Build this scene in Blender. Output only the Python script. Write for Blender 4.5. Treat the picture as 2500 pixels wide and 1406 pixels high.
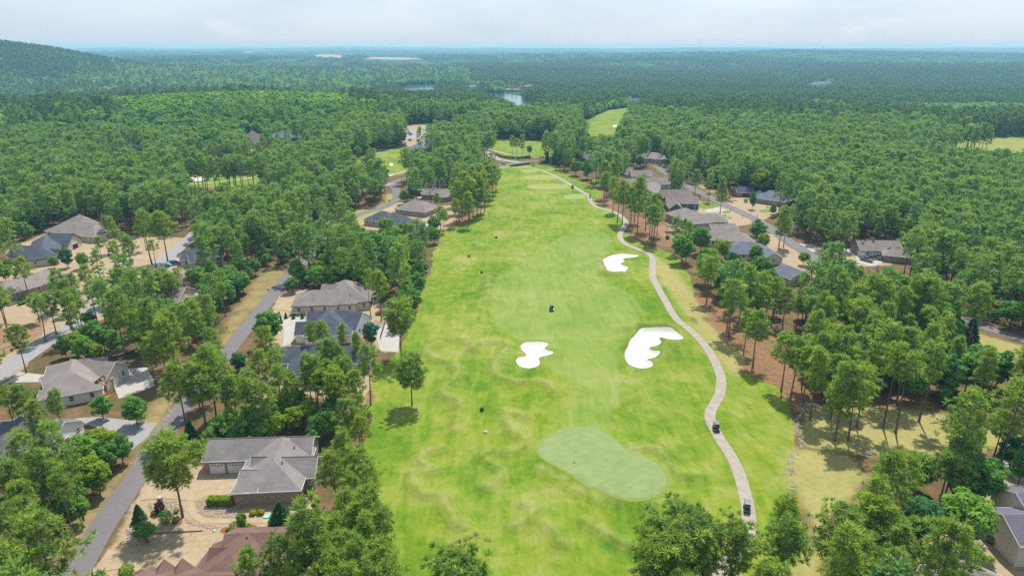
import bpy, bmesh, math, random
import numpy as np
from mathutils import Vector
from mathutils.geometry import delaunay_2d_cdt

for _o in list(bpy.data.objects):
    bpy.data.objects.remove(_o)
random.seed(7)
RNG = np.random.default_rng(7)
SC = bpy.context.scene
COL = SC.collection

# ------------------------------------------------------------------ camera, sky, sun, exposure
CAM_H = 82.0
PITCH = math.radians(19.5)
FOC = 1667.0                      # focal length in pixels of the 2500 px wide photograph
cam = bpy.data.cameras.new('camera')
cam.sensor_width = 36.0
cam.lens = FOC / 2500.0 * 36.0
cam.clip_start = 1.0
cam.clip_end = 60000.0
cam_ob = bpy.data.objects.new('camera', cam)
COL.objects.link(cam_ob)
cam_ob.location = (0, 0, CAM_H)
cam_ob.rotation_euler = (math.radians(90) - PITCH, 0, 0)
SC.camera = cam_ob

SUN_EL = math.radians(60)
SUN_AZ = math.radians(20)         # measured from +Y towards +X
SKY_STRENGTH = 0.15
VEIL = 0.90
world = bpy.data.worlds.new('World')
SC.world = world
world.use_nodes = True
wn, wl = world.node_tree.nodes, world.node_tree.links
wn.clear()
w_out = wn.new('ShaderNodeOutputWorld')
w_bg = wn.new('ShaderNodeBackground')
w_bg.inputs['Strength'].default_value = SKY_STRENGTH
w_sky = wn.new('ShaderNodeTexSky')
w_sky.sky_type = 'NISHITA'
w_sky.sun_disc = False
w_sky.sun_elevation = SUN_EL
w_sky.sun_rotation = SUN_AZ
w_sky.air_density = 1.0
w_sky.dust_density = 1.5
w_sky.ozone_density = 2.0
w_co = wn.new('ShaderNodeTexCoord')
w_map = wn.new('ShaderNodeMapping')
w_map.inputs['Scale'].default_value = (1.0, 1.0, 3.6)
w_n1 = wn.new('ShaderNodeTexNoise')
w_n1.inputs['Scale'].default_value = 5.0
w_n1.inputs['Detail'].default_value = 7.0
w_n1.inputs['Roughness'].default_value = 0.55
w_rp = wn.new('ShaderNodeValToRGB')
w_rp.color_ramp.elements[0].position = 0.40
w_rp.color_ramp.elements[0].color = (VEIL - 0.03,) * 3 + (1,)
w_rp.color_ramp.elements[1].position = 0.74
w_rp.color_ramp.elements[1].color = (min(VEIL + 0.05, 1),) * 3 + (1,)
w_mx = wn.new('ShaderNodeMix')
w_mx.data_type = 'RGBA'
w_mx.inputs[7].default_value = (1.40, 1.67, 1.99, 1)    # thin bright cloud veil
wl.new(w_co.outputs['Generated'], w_map.inputs['Vector'])
wl.new(w_map.outputs['Vector'], w_n1.inputs['Vector'])
wl.new(w_n1.outputs['Fac'], w_rp.inputs['Fac'])
wl.new(w_rp.outputs['Color'], w_mx.inputs[0])
wl.new(w_sky.outputs['Color'], w_mx.inputs[6])
w_map2 = wn.new('ShaderNodeMapping')
w_map2.inputs['Scale'].default_value = (1.0, 1.0, 2.4)
w_map2.inputs['Location'].default_value = (.35, .2, 0)
w_n2 = wn.new('ShaderNodeTexNoise')          # a few small fair-weather puffs
w_n2.inputs['Scale'].default_value = 8.5
w_n2.inputs['Detail'].default_value = 8.0
w_n2.inputs['Roughness'].default_value = 0.58
w_r2 = wn.new('ShaderNodeMapRange')
w_r2.inputs['From Min'].default_value = 0.60
w_r2.inputs['From Max'].default_value = 0.72
w_r2.inputs['To Max'].default_value = 0.5
w_m2 = wn.new('ShaderNodeMix')
w_m2.data_type = 'RGBA'
w_m2.inputs[7].default_value = (2.25, 2.35, 2.44, 1)
wl.new(w_co.outputs['Generated'], w_map2.inputs['Vector'])
wl.new(w_map2.outputs['Vector'], w_n2.inputs['Vector'])
wl.new(w_n2.outputs['Fac'], w_r2.inputs['Value'])
wl.new(w_r2.outputs[0], w_m2.inputs[0])
wl.new(w_mx.outputs[2], w_m2.inputs[6])
wl.new(w_m2.outputs[2], w_bg.inputs['Color'])
wl.new(w_bg.outputs['Background'], w_out.inputs['Surface'])

sun = bpy.data.lights.new('sun', 'SUN')
sun.energy = 2.35
sun.angle = math.radians(1.2)
sun.color = (1.0, 0.955, 0.88)
sun_ob = bpy.data.objects.new('sun', sun)
COL.objects.link(sun_ob)
_d = Vector((-math.sin(SUN_AZ) * math.cos(SUN_EL), -math.cos(SUN_AZ) * math.cos(SUN_EL), -math.sin(SUN_EL)))
sun_ob.rotation_euler = _d.to_track_quat('-Z', 'Y').to_euler()
sun_ob.location = (0, 0, 400)

SC.view_settings.view_transform = 'Standard'
SC.view_settings.look = 'None'
SC.view_settings.gamma = 1.0
SC.view_settings.exposure = 1.46
SC.cycles.use_denoising = False
SC.cycles.max_bounces = 6
SC.cycles.diffuse_bounces = 4
SC.cycles.glossy_bounces = 2
SC.cycles.transmission_bounces = 3
SC.cycles.transparent_max_bounces = 4
SC.cycles.volume_bounces = 1
SC.cycles.sample_clamp_indirect = 6.0

# ------------------------------------------------------------------ survey: photograph measurements to ground positions
FR = {'P': (0, 0, 1.0), 'F4': (1200, 330, .28455), 'A1': (0, 840, .4027), 'A2': (640, 640, .256), 'A3': (0, 500, .25605),
      'A4': (240, 1170, .216), 'A5': (2200, 1150, .182), 'A6': (880, 300, .18494), 'H': (460, 1030, .1707)}
for _k, _x in (('1', 0), ('2', 825), ('3', 1650)):
    FR['T' + _k] = (_x, 0, .34137)
    FR['M' + _k] = (_x, 460, .34137)
    FR['Z' + _k] = (_x, 926, .34137)
CT, ST = math.cos(PITCH), math.sin(PITCH)


def fpx(f, x, y):
    a, b, s = FR[f]
    return a + x * s, b + y * s


def ray(px, py):
    dx = (px - 1250.0)
    dy = -(py - 703.0)
    return dx, FOC * CT + dy * ST, -FOC * ST + dy * CT


def atz(px, py, z):
    rx, ry, rz = ray(px, py)
    t = (z - CAM_H) / rz
    return rx * t, ry * t


def proj(x, y, z):
    zc = y * CT + (CAM_H - z) * ST
    yc = y * ST - (CAM_H - z) * CT
    return 1250 + FOC * x / zc, 703 - FOC * yc / zc, zc


def smooth(a, b, v):
    t = np.clip((v - a) / (b - a), 0, 1)
    return t * t * (3 - 2 * t)


def pts0(f, lst):
    return [atz(*fpx(f, x, y), 0.0) for x, y in lst]


def catmull(p, closed=False, step=1.5):
    p = [np.array(q, float) for q in p]
    n = len(p)
    out = []
    rng = range(n) if closed else range(n - 1)
    for i in rng:
        if closed:
            a, b, c, d = p[(i - 1) % n], p[i], p[(i + 1) % n], p[(i + 2) % n]
        else:
            a, b, c, d = p[max(i - 1, 0)], p[i], p[i + 1], p[min(i + 2, n - 1)]
        m = max(1, int(np.linalg.norm(c - b) / step))
        for k in range(m):
            t = k / m
            out.append(.5 * (2 * b + (c - a) * t + (2 * a - 5 * b + 4 * c - d) * t * t + (3 * b - a - 3 * c + d) * t ** 3))
    if not closed:
        out.append(p[-1])
    return np.array(out)


def seg_dist(X, Y, pl):
    d = np.full(X.shape, 1e9)
    for (ax, ay), (bx, by) in zip(pl[:-1], pl[1:]):
        ex, ey = bx - ax, by - ay
        L = ex * ex + ey * ey + 1e-9
        t = np.clip(((X - ax) * ex + (Y - ay) * ey) / L, 0, 1)
        d = np.minimum(d, np.hypot(X - ax - t * ex, Y - ay - t * ey))
    return d


def inside(X, Y, poly):
    c = np.zeros(X.shape, bool)
    n = len(poly)
    for i in range(n):
        ax, ay = poly[i]
        bx, by = poly[(i + 1) % n]
        if ay == by:
            continue
        m = ((ay > Y) != (by > Y)) & (X < (bx - ax) * (Y - ay) / (by - ay) + ax)
        c ^= m
    return c


def sdf(X, Y, poly, margin=30.0):
    """signed distance (negative inside), far away clipped to margin"""
    poly = np.asarray(poly)
    out = np.full(X.shape, margin, float)
    m = (X > poly[:, 0].min() - margin) & (X < poly[:, 0].max() + margin) & (Y > poly[:, 1].min() - margin) & (Y < poly[:, 1].max() + margin)
    if m.any():
        x, y = X[m], Y[m]
        pl = [tuple(q) for q in poly] + [tuple(poly[0])]
        d = seg_dist(x, y, pl)
        d[inside(x, y, poly)] *= -1
        out[m] = d
    return out


def vnoise(X, Y, s, seed=0):
    """smooth value noise in 0..1"""
    x, y = X / s + seed * 17.31, Y / s - seed * 9.17
    xi, yi = np.floor(x), np.floor(y)
    fx, fy = x - xi, y - yi
    fx, fy = fx * fx * (3 - 2 * fx), fy * fy * (3 - 2 * fy)

    def h(a, b):
        v = np.sin(a * 127.1 + b * 311.7 + seed * 74.7) * 43758.5453
        return v - np.floor(v)
    return (h(xi, yi) * (1 - fx) + h(xi + 1, yi) * fx) * (1 - fy) + (h(xi, yi + 1) * (1 - fx) + h(xi + 1, yi + 1) * fx) * fy


# ------------------------------------------------------------------ ground plan (fairway, bunkers, green, path, streets)
CARTPATH = [(1215, 411), (1262, 408), (1306, 413), (1347, 427), (1385, 447), (1412, 464), (1436, 478), (1443, 493), (1456, 505), (1485, 513), (1507, 521),
            (1527, 539), (1524, 555), (1514, 572), (1516, 586), (1530, 599), (1556, 609), (1581, 619), (1593, 632), (1593, 657), (1593, 677),
            (1604, 700), (1621, 730), (1650, 777), (1684, 805), (1718, 839), (1742, 876), (1759, 914), (1761, 935), (1756, 964), (1739, 994),
            (1733, 1018), (1742, 1042), (1763, 1080), (1787, 1117), (1805, 1158), (1817, 1199), (1826, 1240), (1829, 1274), (1824, 1312),
            (1804, 1343), (1780, 1366), (1752, 1394), (1732, 1414), (1690, 1450)]
PATH = catmull([atz(x, y, 0) for x, y in CARTPATH], step=1.2)
BUNKERS = [pts0('F4', [(955, 1080), (985, 1055), (1040, 1035), (1120, 1022), (1200, 1028), (1255, 1035), (1258, 1048), (1225, 1060), (1170, 1062), (1135, 1068), (1132, 1085), (1145, 1092), (1120, 1105), (1105, 1110), (1130, 1125), (1165, 1140), (1168, 1155), (1140, 1185), (1100, 1193), (1040, 1190), (1000, 1180), (985, 1155), (965, 1120)]),
           pts0('M2', [(1310, 1120), (1345, 1100), (1420, 1095), (1480, 1100), (1508, 1115), (1478, 1140), (1490, 1152), (1540, 1170), (1535, 1185), (1490, 1198), (1450, 1208), (1438, 1225), (1445, 1245), (1440, 1268), (1400, 1288), (1350, 1292), (1300, 1278), (1275, 1250), (1280, 1225), (1300, 1212), (1335, 1205), (1348, 1190), (1325, 1168), (1308, 1145)]),
           pts0('M2', [(2050, 1180), (2075, 1130), (2085, 1095), (2125, 1050), (2165, 1010), (2220, 1003), (2310, 1003), (2380, 1010), (2420, 1030), (2465, 1062), (2465, 1080), (2420, 1083), (2360, 1080), (2310, 1065), (2300, 1080), (2312, 1100), (2295, 1125), (2230, 1138), (2240, 1155), (2290, 1170), (2303, 1190), (2280, 1212), (2210, 1222), (2240, 1240), (2253, 1258), (2235, 1280), (2170, 1290), (2110, 1278), (2065, 1245)])]
BUNKERS = [catmull(b, True, .5) for b in BUNKERS]
GREEN = catmull(pts0('Z2', [(1435, 520), (1450, 480), (1500, 425), (1570, 385), (1660, 360), (1750, 355), (1850, 370), (1930, 405), (1990, 455), (2050, 510), (2120, 545), (2200, 570), (2280, 620), (2330, 670), (2345, 730), (2330, 790), (2270, 840), (2180, 860), (2080, 865), (1990, 845), (1890, 810), (1800, 770), (1700, 710), (1600, 650), (1510, 600), (1450, 560)]), True, .8)
TEES = [catmull(pts0('F4', q), True, 1.0) for q in (
    [(260, 300), (380, 298), (385, 318), (270, 322)], [(300, 352), (540, 348), (552, 365), (540, 380), (310, 385)],
    [(335, 425), (640, 420), (655, 440), (650, 460), (350, 465)], [(640, 515), (790, 510), (805, 530), (795, 550), (640, 552)])]
FAIR = catmull([atz(x, y, 0) for x, y in [(1395, 570), (1460, 565), (1490, 585), (1485, 615), (1470, 650), (1480, 690), (1540, 720), (1562, 760), (1550, 800), (1522, 830), (1510, 900), (1522, 945), (1500, 990), (1487, 1020), (1489, 1050), (1480, 1075), (1395, 1070), (1390, 1030), (1399, 990), (1390, 950), (1360, 920), (1345, 900), (1270, 830), (1210, 800), (1200, 730), (1220, 680), (1280, 640), (1330, 600)]], True, 2)
RIDGES = [('M2', [(960, 1165), (950, 1105), (900, 1078), (800, 1090), (700, 1120), (640, 1165), (660, 1210), (740, 1240), (830, 1265), (870, 1310), (840, 1370), (790, 1400), (762, 1440), (745, 1460), (790, 1505), (870, 1520), (877, 1565), (860, 1645), (840, 1735)]),
          ('M2', [(970, 1165), (1010, 1110), (1080, 1088), (1170, 1092), (1215, 1125), (1190, 1180), (1140, 1240), (1115, 1300), (1150, 1350), (1230, 1380), (1330, 1395), (1450, 1385), (1520, 1425), (1570, 1485)]),
          ('Z2', [(1330, 270), (1280, 240), (1200, 235), (1185, 270), (1220, 330), (1280, 400), (1340, 445)]),
          ('Z2', [(1360, 480), (1300, 515), (1200, 525), (1080, 515), (1030, 540), (1040, 580), (1120, 620), (1210, 660)]),
          ('Z2', [(1170, 705), (1120, 740), (1080, 780), (1070, 830)]),
          ('Z2', [(740, 500), (650, 510), (580, 560), (590, 600), (670, 630), (690, 660), (640, 700), (540, 695), (505, 750), (560, 800), (650, 840), (770, 840), (800, 870), (770, 910), (790, 980), (850, 1040), (910, 1090), (960, 1120), (920, 1170), (870, 1210)]),
          ('Z2', [(1510, 1060), (1560, 1040), (1550, 1090), (1590, 1170)]),
          ('Z2', [(1440, 640), (1600, 730), (1720, 800), (1900, 870), (2060, 890)]),
          ('Z2', [(1330, 900), (1450, 920), (1440, 960), (1350, 1000), (1260, 1060)]),
          ('Z2', [(1780, 1030), (1880, 1090), (1960, 1150), (2060, 1200)]),
          ('Z2', [(2060, 515), (2130, 520), (2240, 490), (2350, 560), (2380, 650), (2490, 720), (2560, 700)]),
          ('Z2', [(2300, 900), (2290, 870), (2400, 850), (2520, 830)]),
          ('M2', [(1090, 620), (1070, 680), (1085, 750), (1060, 800), (990, 835), (930, 835)]),
          ('M2', [(960, 400), (1060, 420), (1160, 400), (1280, 440)]), ('M2', [(980, 455), (1090, 470), (1200, 450)]),
          ('M2', [(1060, 215), (1160, 230), (1270, 215), (1400, 240)]), ('M2', [(1090, 275), (1200, 290), (1330, 270), (1440, 290)]),
          ('M2', [(1120, 330), (1240, 345), (1340, 325)]), ('M2', [(1180, 540), (1260, 500), (1360, 470)]),
          ('M2', [(1990, 1010), (2060, 1000), (2150, 985), (2300, 985), (2420, 1000)]), ('M2', [(2320, 1210), (2360, 1130), (2440, 1110)]),
          ('M2', [(1860, 520), (1880, 580), (1930, 620), (2050, 620)])]
RIDGES = [catmull(pts0(f, q), step=1.5) for f, q in RIDGES]

STREETS = [  # name, half width, centre line in photograph pixels, material key
    ('street', 2.45, [(140, 1470), (180, 1406), (250, 1285), (322, 1180), (385, 1085), (440, 1004), (500, 930), (575, 833), (630, 765), (681, 700), (760, 620), (800, 578), (862, 530), (938, 504), (968, 484), (966, 462), (957, 448), (985, 437), (1040, 428), (1100, 417), (1190, 408), (1269, 397), (1310, 393), (1351, 391), (1440, 386), (1530, 380)], 'asphalt'),
    ('street', 3.4, [(-90, 985), (0, 914), (102, 842), (191, 788), (250, 738), (320, 700), (393, 644), (430, 608), (466, 583), (510, 540), (560, 526), (680, 505), (760, 490), (850, 470), (957, 448)], 'pale_asphalt'),
    ('street', 3.0, [(1600, 405), (1640, 432), (1684, 458), (1726, 478), (1769, 500), (1841, 534), (1885, 562), (1923, 588), (1960, 612), (2000, 640), (2060, 690), (2110, 745)], 'asphalt'),
    ('service_road', 2.2, [(2300, 740), (2350, 767), (2384, 791), (2435, 808), (2500, 829), (2600, 865)], 'asphalt'),
    ('entrance_drive', 3.2, [(1269, 397), (1215, 389), (1190, 374), (1160, 362), (1120, 352), (1080, 345), (1040, 340)], 'pale_asphalt'),
]
STREETS = [(n, w, catmull([atz(x, y, 0) for x, y in q], step=2.0), m) for n, w, q, m in STREETS]

GOLF = [[(1000, 1500), (905, 1406), (868, 1250), (885, 1080), (905, 960), (950, 880), (1000, 800), (1035, 710), (1055, 630), (1085, 565), (1150, 535), (1188, 480), (1213, 440), (1225, 405), (1290, 402), (1345, 402), (1390, 428), (1470, 470), (1450, 490), (1500, 515), (1530, 545), (1530, 575), (1570, 600), (1640, 620), (1690, 690), (1700, 740), (1690, 775), (1740, 830), (1800, 900), (1890, 950), (1945, 1010), (1950, 1090), (1925, 1170), (1940, 1250), (1960, 1350), (1980, 1500)],
        [(440, 452), (470, 428), (560, 425), (650, 430), (640, 448), (520, 458)],
        [(855, 395), (930, 372), (1010, 362), (1012, 395), (1000, 420), (955, 432), (880, 442), (850, 430)],
        [(1195, 352), (1225, 345), (1290, 345), (1350, 350), (1345, 382), (1250, 384), (1205, 372)],
        [(1405, 335), (1450, 285), (1500, 258), (1545, 255), (1520, 285), (1505, 330), (1470, 345)],
        [(2260, 352), (2330, 342), (2500, 334), (2650, 330), (2650, 385), (2480, 378), (2350, 362)],
        [(1080, 322), (1150, 312), (1160, 322), (1100, 335)]]
GOLF = [catmull([atz(x, y, 0) for x, y in q], True, 4) for q in GOLF]


LAKE_Z = -16.5
LAKE_PX = [[(1172, 231), (1200, 227), (1262, 233), (1275, 240), (1290, 247), (1325, 256), (1330, 280), (1262, 282), (1220, 262), (1185, 250)],
           [(960, 216), (985, 211), (1010, 208), (1062, 206), (1068, 214), (1066, 230), (985, 236), (970, 228)],
           [(330, 412), (345, 400), (362, 404), (358, 420), (335, 428)]]
LAKES = [(catmull([atz(x, y, z) for x, y in q], True, 6), z) for q, z in zip(LAKE_PX, (LAKE_Z, -18.0, .12))]


def th(X, Y):
    """height of the ground"""
    X = np.asarray(X, float)
    Y = np.asarray(Y, float)
    r = np.hypot(X, Y)
    z = -20 * smooth(800, 1500, r)
    f = smooth(1300, 3000, r)
    z = z + f * (38 * (vnoise(X, Y, 1300, 1) - .55) + 18 * (vnoise(X, Y, 600, 2) - .5)) + smooth(4000, 9000, r) * 40 * (vnoise(X, Y, 4200, 3) - .40) + smooth(8500, 13000, r) * (18 + 52 * vnoise(X, Y, 3000, 4))
    z = z + 20 * np.exp(-(((X + 285) / 210) ** 2 + ((Y - 800) / 150) ** 2)) + 9 * np.exp(-(((X + 560) / 180) ** 2 + ((Y - 760) / 160) ** 2))
    z = z + 94 * np.exp(-(np.hypot((X + 1640) / 400, (Y - 2120) / 480)) ** 2.4)
    z = z + 34 * np.exp(-(((X - 2300) / 2600) ** 2 + ((Y - 5200) / 700) ** 2))
    for q, lz in LAKES:
        s = sdf(X, Y, q, 70 if lz < 0 else 20)
        k = smooth(0, 70 if lz < 0 else 20, s)
        z = z * k + (lz + 2.0 * np.tanh(s / 10)) * (1 - k)
    near = r < 620
    if near.any():
        x, y = X[near], Y[near]
        zz = .5 * (vnoise(x, y, 40, 5) - .5) * smooth(100, 130, y)
        d = np.full(x.shape, 99.)
        gz = sdf(x, y, GOLF[0], 12)
        m = gz < 8
        if m.any():
            xm, ym = x[m], y[m]
            rel = .5 * (vnoise(xm, ym, 15, 8) - .5) + .22 * (vnoise(xm, ym, 6, 9) - .5)
            for k, q in enumerate(RIDGES):
                b = (xm > q[:, 0].min() - 8) & (xm < q[:, 0].max() + 8) & (ym > q[:, 1].min() - 8) & (ym < q[:, 1].max() + 8)
                if b.any():
                    dd = seg_dist(xm[b], ym[b], q[::2])
                    rel[b] += (.95 if k != 7 else .5) * np.exp(-(dd / 1.7) ** 2)
            for q in BUNKERS:
                s = sdf(xm, ym, q, 12)
                rel += .55 * np.exp(-((s - 1.6) / 2.0) ** 2) * (s > -4) - .55 * smooth(.6, -1.6, s)
            s = sdf(xm, ym, GREEN, 14)
            rel = rel * smooth(-.5, 3.5, s) + .55 * smooth(4, -1, s)
            pd = seg_dist(xm, ym, PATH[::3])
            rel *= smooth(1.6, 6, pd)
            rel *= smooth(8, -6, gz[m])
            zz[m] += rel
        z = np.array(z)
        z[near] += zz
    return z


def P(f, x, y, dz=0.0):
    """point on the ground (plus dz) seen at a photograph position"""
    px, py = fpx(f, x, y)
    z = 0.0
    for _ in range(5):
        X, Y = atz(px, py, z + dz)
        z = float(th(np.array([X]), np.array([Y]))[0])
    return X, Y, z


def gz1(x, y):
    return float(th(np.array([x]), np.array([y]))[0])


# ------------------------------------------------------------------ materials
MATS = {}


def _mat(name):
    m = bpy.data.materials.new(name)
    m.use_nodes = True
    n = m.node_tree.nodes
    n.clear()
    o = n.new('ShaderNodeOutputMaterial')
    return m, n, m.node_tree.links, o


def surf(name, col, rough=.8, var=.15, scale=3.0, col2=None, spec=.3, metal=0.0, bump=0.0, detail=4.0, bscale=None):
    """plain procedural surface: colour varied by noise, optional fine relief"""
    m, n, l, o = _mat(name)
    b = n.new('ShaderNodeBsdfPrincipled')
    b.inputs['Roughness'].default_value = rough
    b.inputs['Metallic'].default_value = metal
    b.inputs['Specular IOR Level'].default_value = spec
    g = n.new('ShaderNodeNewGeometry')
    t = n.new('ShaderNodeTexNoise')
    t.inputs['Scale'].default_value = scale
    t.inputs['Detail'].default_value = detail
    t.inputs['Roughness'].default_value = .65
    l.new(g.outputs['Position'], t.inputs['Vector'])
    r = n.new('ShaderNodeValToRGB')
    c2 = col2 or tuple(min(1, c * (1 + var)) for c in col)
    c1 = col if col2 else tuple(c * (1 - var) for c in col)
    r.color_ramp.elements[0].position = .32
    r.color_ramp.elements[0].color = (*c1, 1)
    r.color_ramp.elements[1].position = .68
    r.color_ramp.elements[1].color = (*c2, 1)
    l.new(t.outputs['Fac'], r.inputs['Fac'])
    l.new(r.outputs['Color'], b.inputs['Base Color'])
    if bump:
        t2 = n.new('ShaderNodeTexNoise')
        t2.inputs['Scale'].default_value = bscale or scale * 4
        t2.inputs['Detail'].default_value = 3
        l.new(g.outputs['Position'], t2.inputs['Vector'])
        bp = n.new('ShaderNodeBump')
        bp.inputs['Strength'].default_value = bump
        bp.inputs['Distance'].default_value = .1
        l.new(t2.outputs['Fac'], bp.inputs['Height'])
        l.new(bp.outputs['Normal'], b.inputs['Normal'])
    l.new(b.outputs['BSDF'], o.inputs['Surface'])
    MATS[name] = m
    return m


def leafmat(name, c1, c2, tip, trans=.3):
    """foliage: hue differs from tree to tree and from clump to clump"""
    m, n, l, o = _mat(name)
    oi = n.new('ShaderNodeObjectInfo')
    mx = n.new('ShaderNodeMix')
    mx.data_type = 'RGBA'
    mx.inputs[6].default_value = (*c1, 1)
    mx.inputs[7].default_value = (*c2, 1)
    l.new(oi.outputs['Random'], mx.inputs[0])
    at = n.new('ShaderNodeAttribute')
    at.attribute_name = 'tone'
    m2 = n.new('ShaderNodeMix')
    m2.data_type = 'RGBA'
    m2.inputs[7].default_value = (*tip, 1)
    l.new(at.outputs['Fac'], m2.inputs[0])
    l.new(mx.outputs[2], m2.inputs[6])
    d = n.new('ShaderNodeBsdfDiffuse')
    t = n.new('ShaderNodeBsdfTranslucent')
    ms = n.new('ShaderNodeMixShader')
    ms.inputs[0].default_value = trans
    l.new(m2.outputs[2], d.inputs['Color'])
    l.new(m2.outputs[2], t.inputs['Color'])
    l.new(d.outputs[0], ms.inputs[1])
    l.new(t.outputs[0], ms.inputs[2])
    l.new(ms.outputs[0], o.inputs['Surface'])
    MATS[name] = m
    return m


def shingle(name, col):
    m, n, l, o = _mat(name)
    b = n.new('ShaderNodeBsdfPrincipled')
    b.inputs['Roughness'].default_value = .9
    b.inputs['Specular IOR Level'].default_value = .15
    g = n.new('ShaderNodeNewGeometry')
    t = n.new('ShaderNodeTexNoise')
    t.inputs['Scale'].default_value = 4.5
    t.inputs['Detail'].default_value = 5
    t.inputs['Roughness'].default_value = .8
    l.new(g.outputs['Position'], t.inputs['Vector'])
    v = n.new('ShaderNodeTexNoise')
    v.inputs['Scale'].default_value = .35
    v.inputs['Detail'].default_value = 3
    l.new(g.outputs['Position'], v.inputs['Vector'])
    r = n.new('ShaderNodeValToRGB')
    r.color_ramp.elements[0].position = .3
    r.color_ramp.elements[0].color = (*[c * .72 for c in col], 1)
    r.color_ramp.elements[1].position = .72
    r.color_ramp.elements[1].color = (*[c * 1.22 for c in col], 1)
    l.new(t.outputs['Fac'], r.inputs['Fac'])
    mx = n.new('ShaderNodeMix')
    mx.data_type = 'RGBA'
    mx.blend_type = 'SOFT_LIGHT'
    mx.inputs[0].default_value = .4
    l.new(r.outputs['Color'], mx.inputs[6])
    l.new(v.outputs['Fac'], mx.inputs[7])
    hs = n.new('ShaderNodeHueSaturation')
    hs.inputs['Saturation'].default_value = 1.0
    l.new(mx.outputs[2], hs.inputs['Color'])
    l.new(hs.outputs['Color'], b.inputs['Base Color'])
    wv = n.new('ShaderNodeTexWave')
    wv.bands_direction = 'Z'
    wv.inputs['Scale'].default_value = 2.2
    wv.inputs['Distortion'].default_value = .6
    l.new(g.outputs['Position'], wv.inputs['Vector'])
    bp = n.new('ShaderNodeBump')
    bp.inputs['Strength'].default_value = .35
    bp.inputs['Distance'].default_value = .05
    l.new(wv.outputs['Fac'], bp.inputs['Height'])
    l.new(bp.outputs['Normal'], b.inputs['Normal'])
    l.new(b.outputs['BSDF'], o.inputs['Surface'])
    MATS[name] = m
    return m


def brick(name, c1, c2, mortar):
    m, n, l, o = _mat(name)
    b = n.new('ShaderNodeBsdfPrincipled')
    b.inputs['Roughness'].default_value = .9
    b.inputs['Specular IOR Level'].default_value = .15
    g = n.new('ShaderNodeNewGeometry')
    sx = n.new('ShaderNodeSeparateXYZ')
    l.new(g.outputs['Position'], sx.inputs[0])
    ad = n.new('ShaderNodeMath')
    l.new(sx.outputs['X'], ad.inputs[0])
    l.new(sx.outputs['Y'], ad.inputs[1])
    cb = n.new('ShaderNodeCombineXYZ')
    l.new(ad.outputs[0], cb.inputs['X'])
    l.new(sx.outputs['Z'], cb.inputs['Y'])
    t = n.new('ShaderNodeTexBrick')
    t.inputs['Scale'].default_value = 1.0
    t.inputs['Brick Width'].default_value = .42
    t.inputs['Row Height'].default_value = .15
    t.inputs['Mortar Size'].default_value = .018
    t.inputs['Color1'].default_value = (*c1, 1)
    t.inputs['Color2'].default_value = (*c2, 1)
    t.inputs['Mortar'].default_value = (*mortar, 1)
    l.new(cb.outputs[0], t.inputs['Vector'])
    nz = n.new('ShaderNodeTexNoise')
    nz.inputs['Scale'].default_value = 2.5
    nz.inputs['Detail'].default_value = 4
    l.new(g.outputs['Position'], nz.inputs['Vector'])
    mx = n.new('ShaderNodeMix')
    mx.data_type = 'RGBA'
    mx.blend_type = 'OVERLAY'
    mx.inputs[0].default_value = .55
    l.new(t.outputs['Color'], mx.inputs[6])
    l.new(nz.outputs['Fac'], mx.inputs[7])
    l.new(mx.outputs[2], b.inputs['Base Color'])
    bp = n.new('ShaderNodeBump')
    bp.inputs['Strength'].default_value = .5
    bp.inputs['Distance'].default_value = .02
    l.new(t.outputs['Fac'], bp.inputs['Height'])
    bp.invert = True
    l.new(bp.outputs['Normal'], b.inputs['Normal'])
    l.new(b.outputs['BSDF'], o.inputs['Surface'])
    MATS[name] = m
    return m


surf('asphalt', (.142, .130, .134), .9, .07, .9, bump=.3, bscale=18)
surf('pale_asphalt', (.25, .24, .24), .9, .08, .8, bump=.3, bscale=18)
surf('concrete', (.315, .242, .152), .85, .13, .5, bump=.2, bscale=9)
surf('pale_concrete', (.34, .315, .285), .85, .10, .5, bump=.2, bscale=9)
surf('path_concrete', (.285, .250, .212), .88, .14, .7, bump=.3, bscale=10)
surf('bunker_sand', (.46, .448, .425), .95, .08, .8, bump=.4, bscale=6)
surf('bark', (.13, .095, .075), .95, .3, 6, bump=.5)
surf('pine_bark', (.15, .11, .09), .95, .35, 5, bump=.5)
surf('grey_bark', (.27, .24, .21), .95, .2, 5)
surf('white_paint', (.74, .73, .71), .6, .05, 2)
surf('cream_paint', (.50, .45, .37), .8, .06, 1.5)
surf('beige_stucco', (.58, .51, .44), .85, .05, 1.5)
surf('white_brick', (.56, .53, .50), .85, .12, 6)
surf('green_siding', (.08, .12, .11), .7, .1, 3)
surf('timber', (.34, .15, .055), .7, .25, 4)
surf('dark_timber', (.11, .055, .035), .8, .2, 4)
surf('black_metal', (.015, .015, .017), .4, .1, 5, spec=.5)
surf('dark_glass', (.02, .026, .032), .08, .2, 2, spec=.8)
surf('tyre', (.018, .018, .018), .8, .1, 8)
surf('rim', (.45, .45, .46), .35, .05, 5, metal=.8)
surf('rock', (.42, .39, .36), .9, .25, 2.2, bump=.6)
surf('red_fabric', (.45, .03, .03), .8, .1, 4)
surf('blue_plastic', (.20, .48, .58), .4, .06, 3)
surf('teal_tarp', (.06, .30, .36), .6, .1, 3)
surf('orange_paint', (.65, .24, .02), .5, .06, 3)
surf('red_paint', (.5, .03, .02), .4, .05, 3)
surf('mulch', (.22, .075, .045), .95, .3, 5)
surf('skin', (.45, .28, .2), .6, .03, 4)
surf('denim', (.06, .09, .2), .9, .1, 8)
surf('chrome', (.6, .6, .62), .2, .03, 4, metal=.9)
surf('lamp_white', (.75, .75, .72), .2, .02, 4, spec=.6)
surf('lamp_red', (.4, .02, .02), .25, .02, 4, spec=.6)
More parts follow.
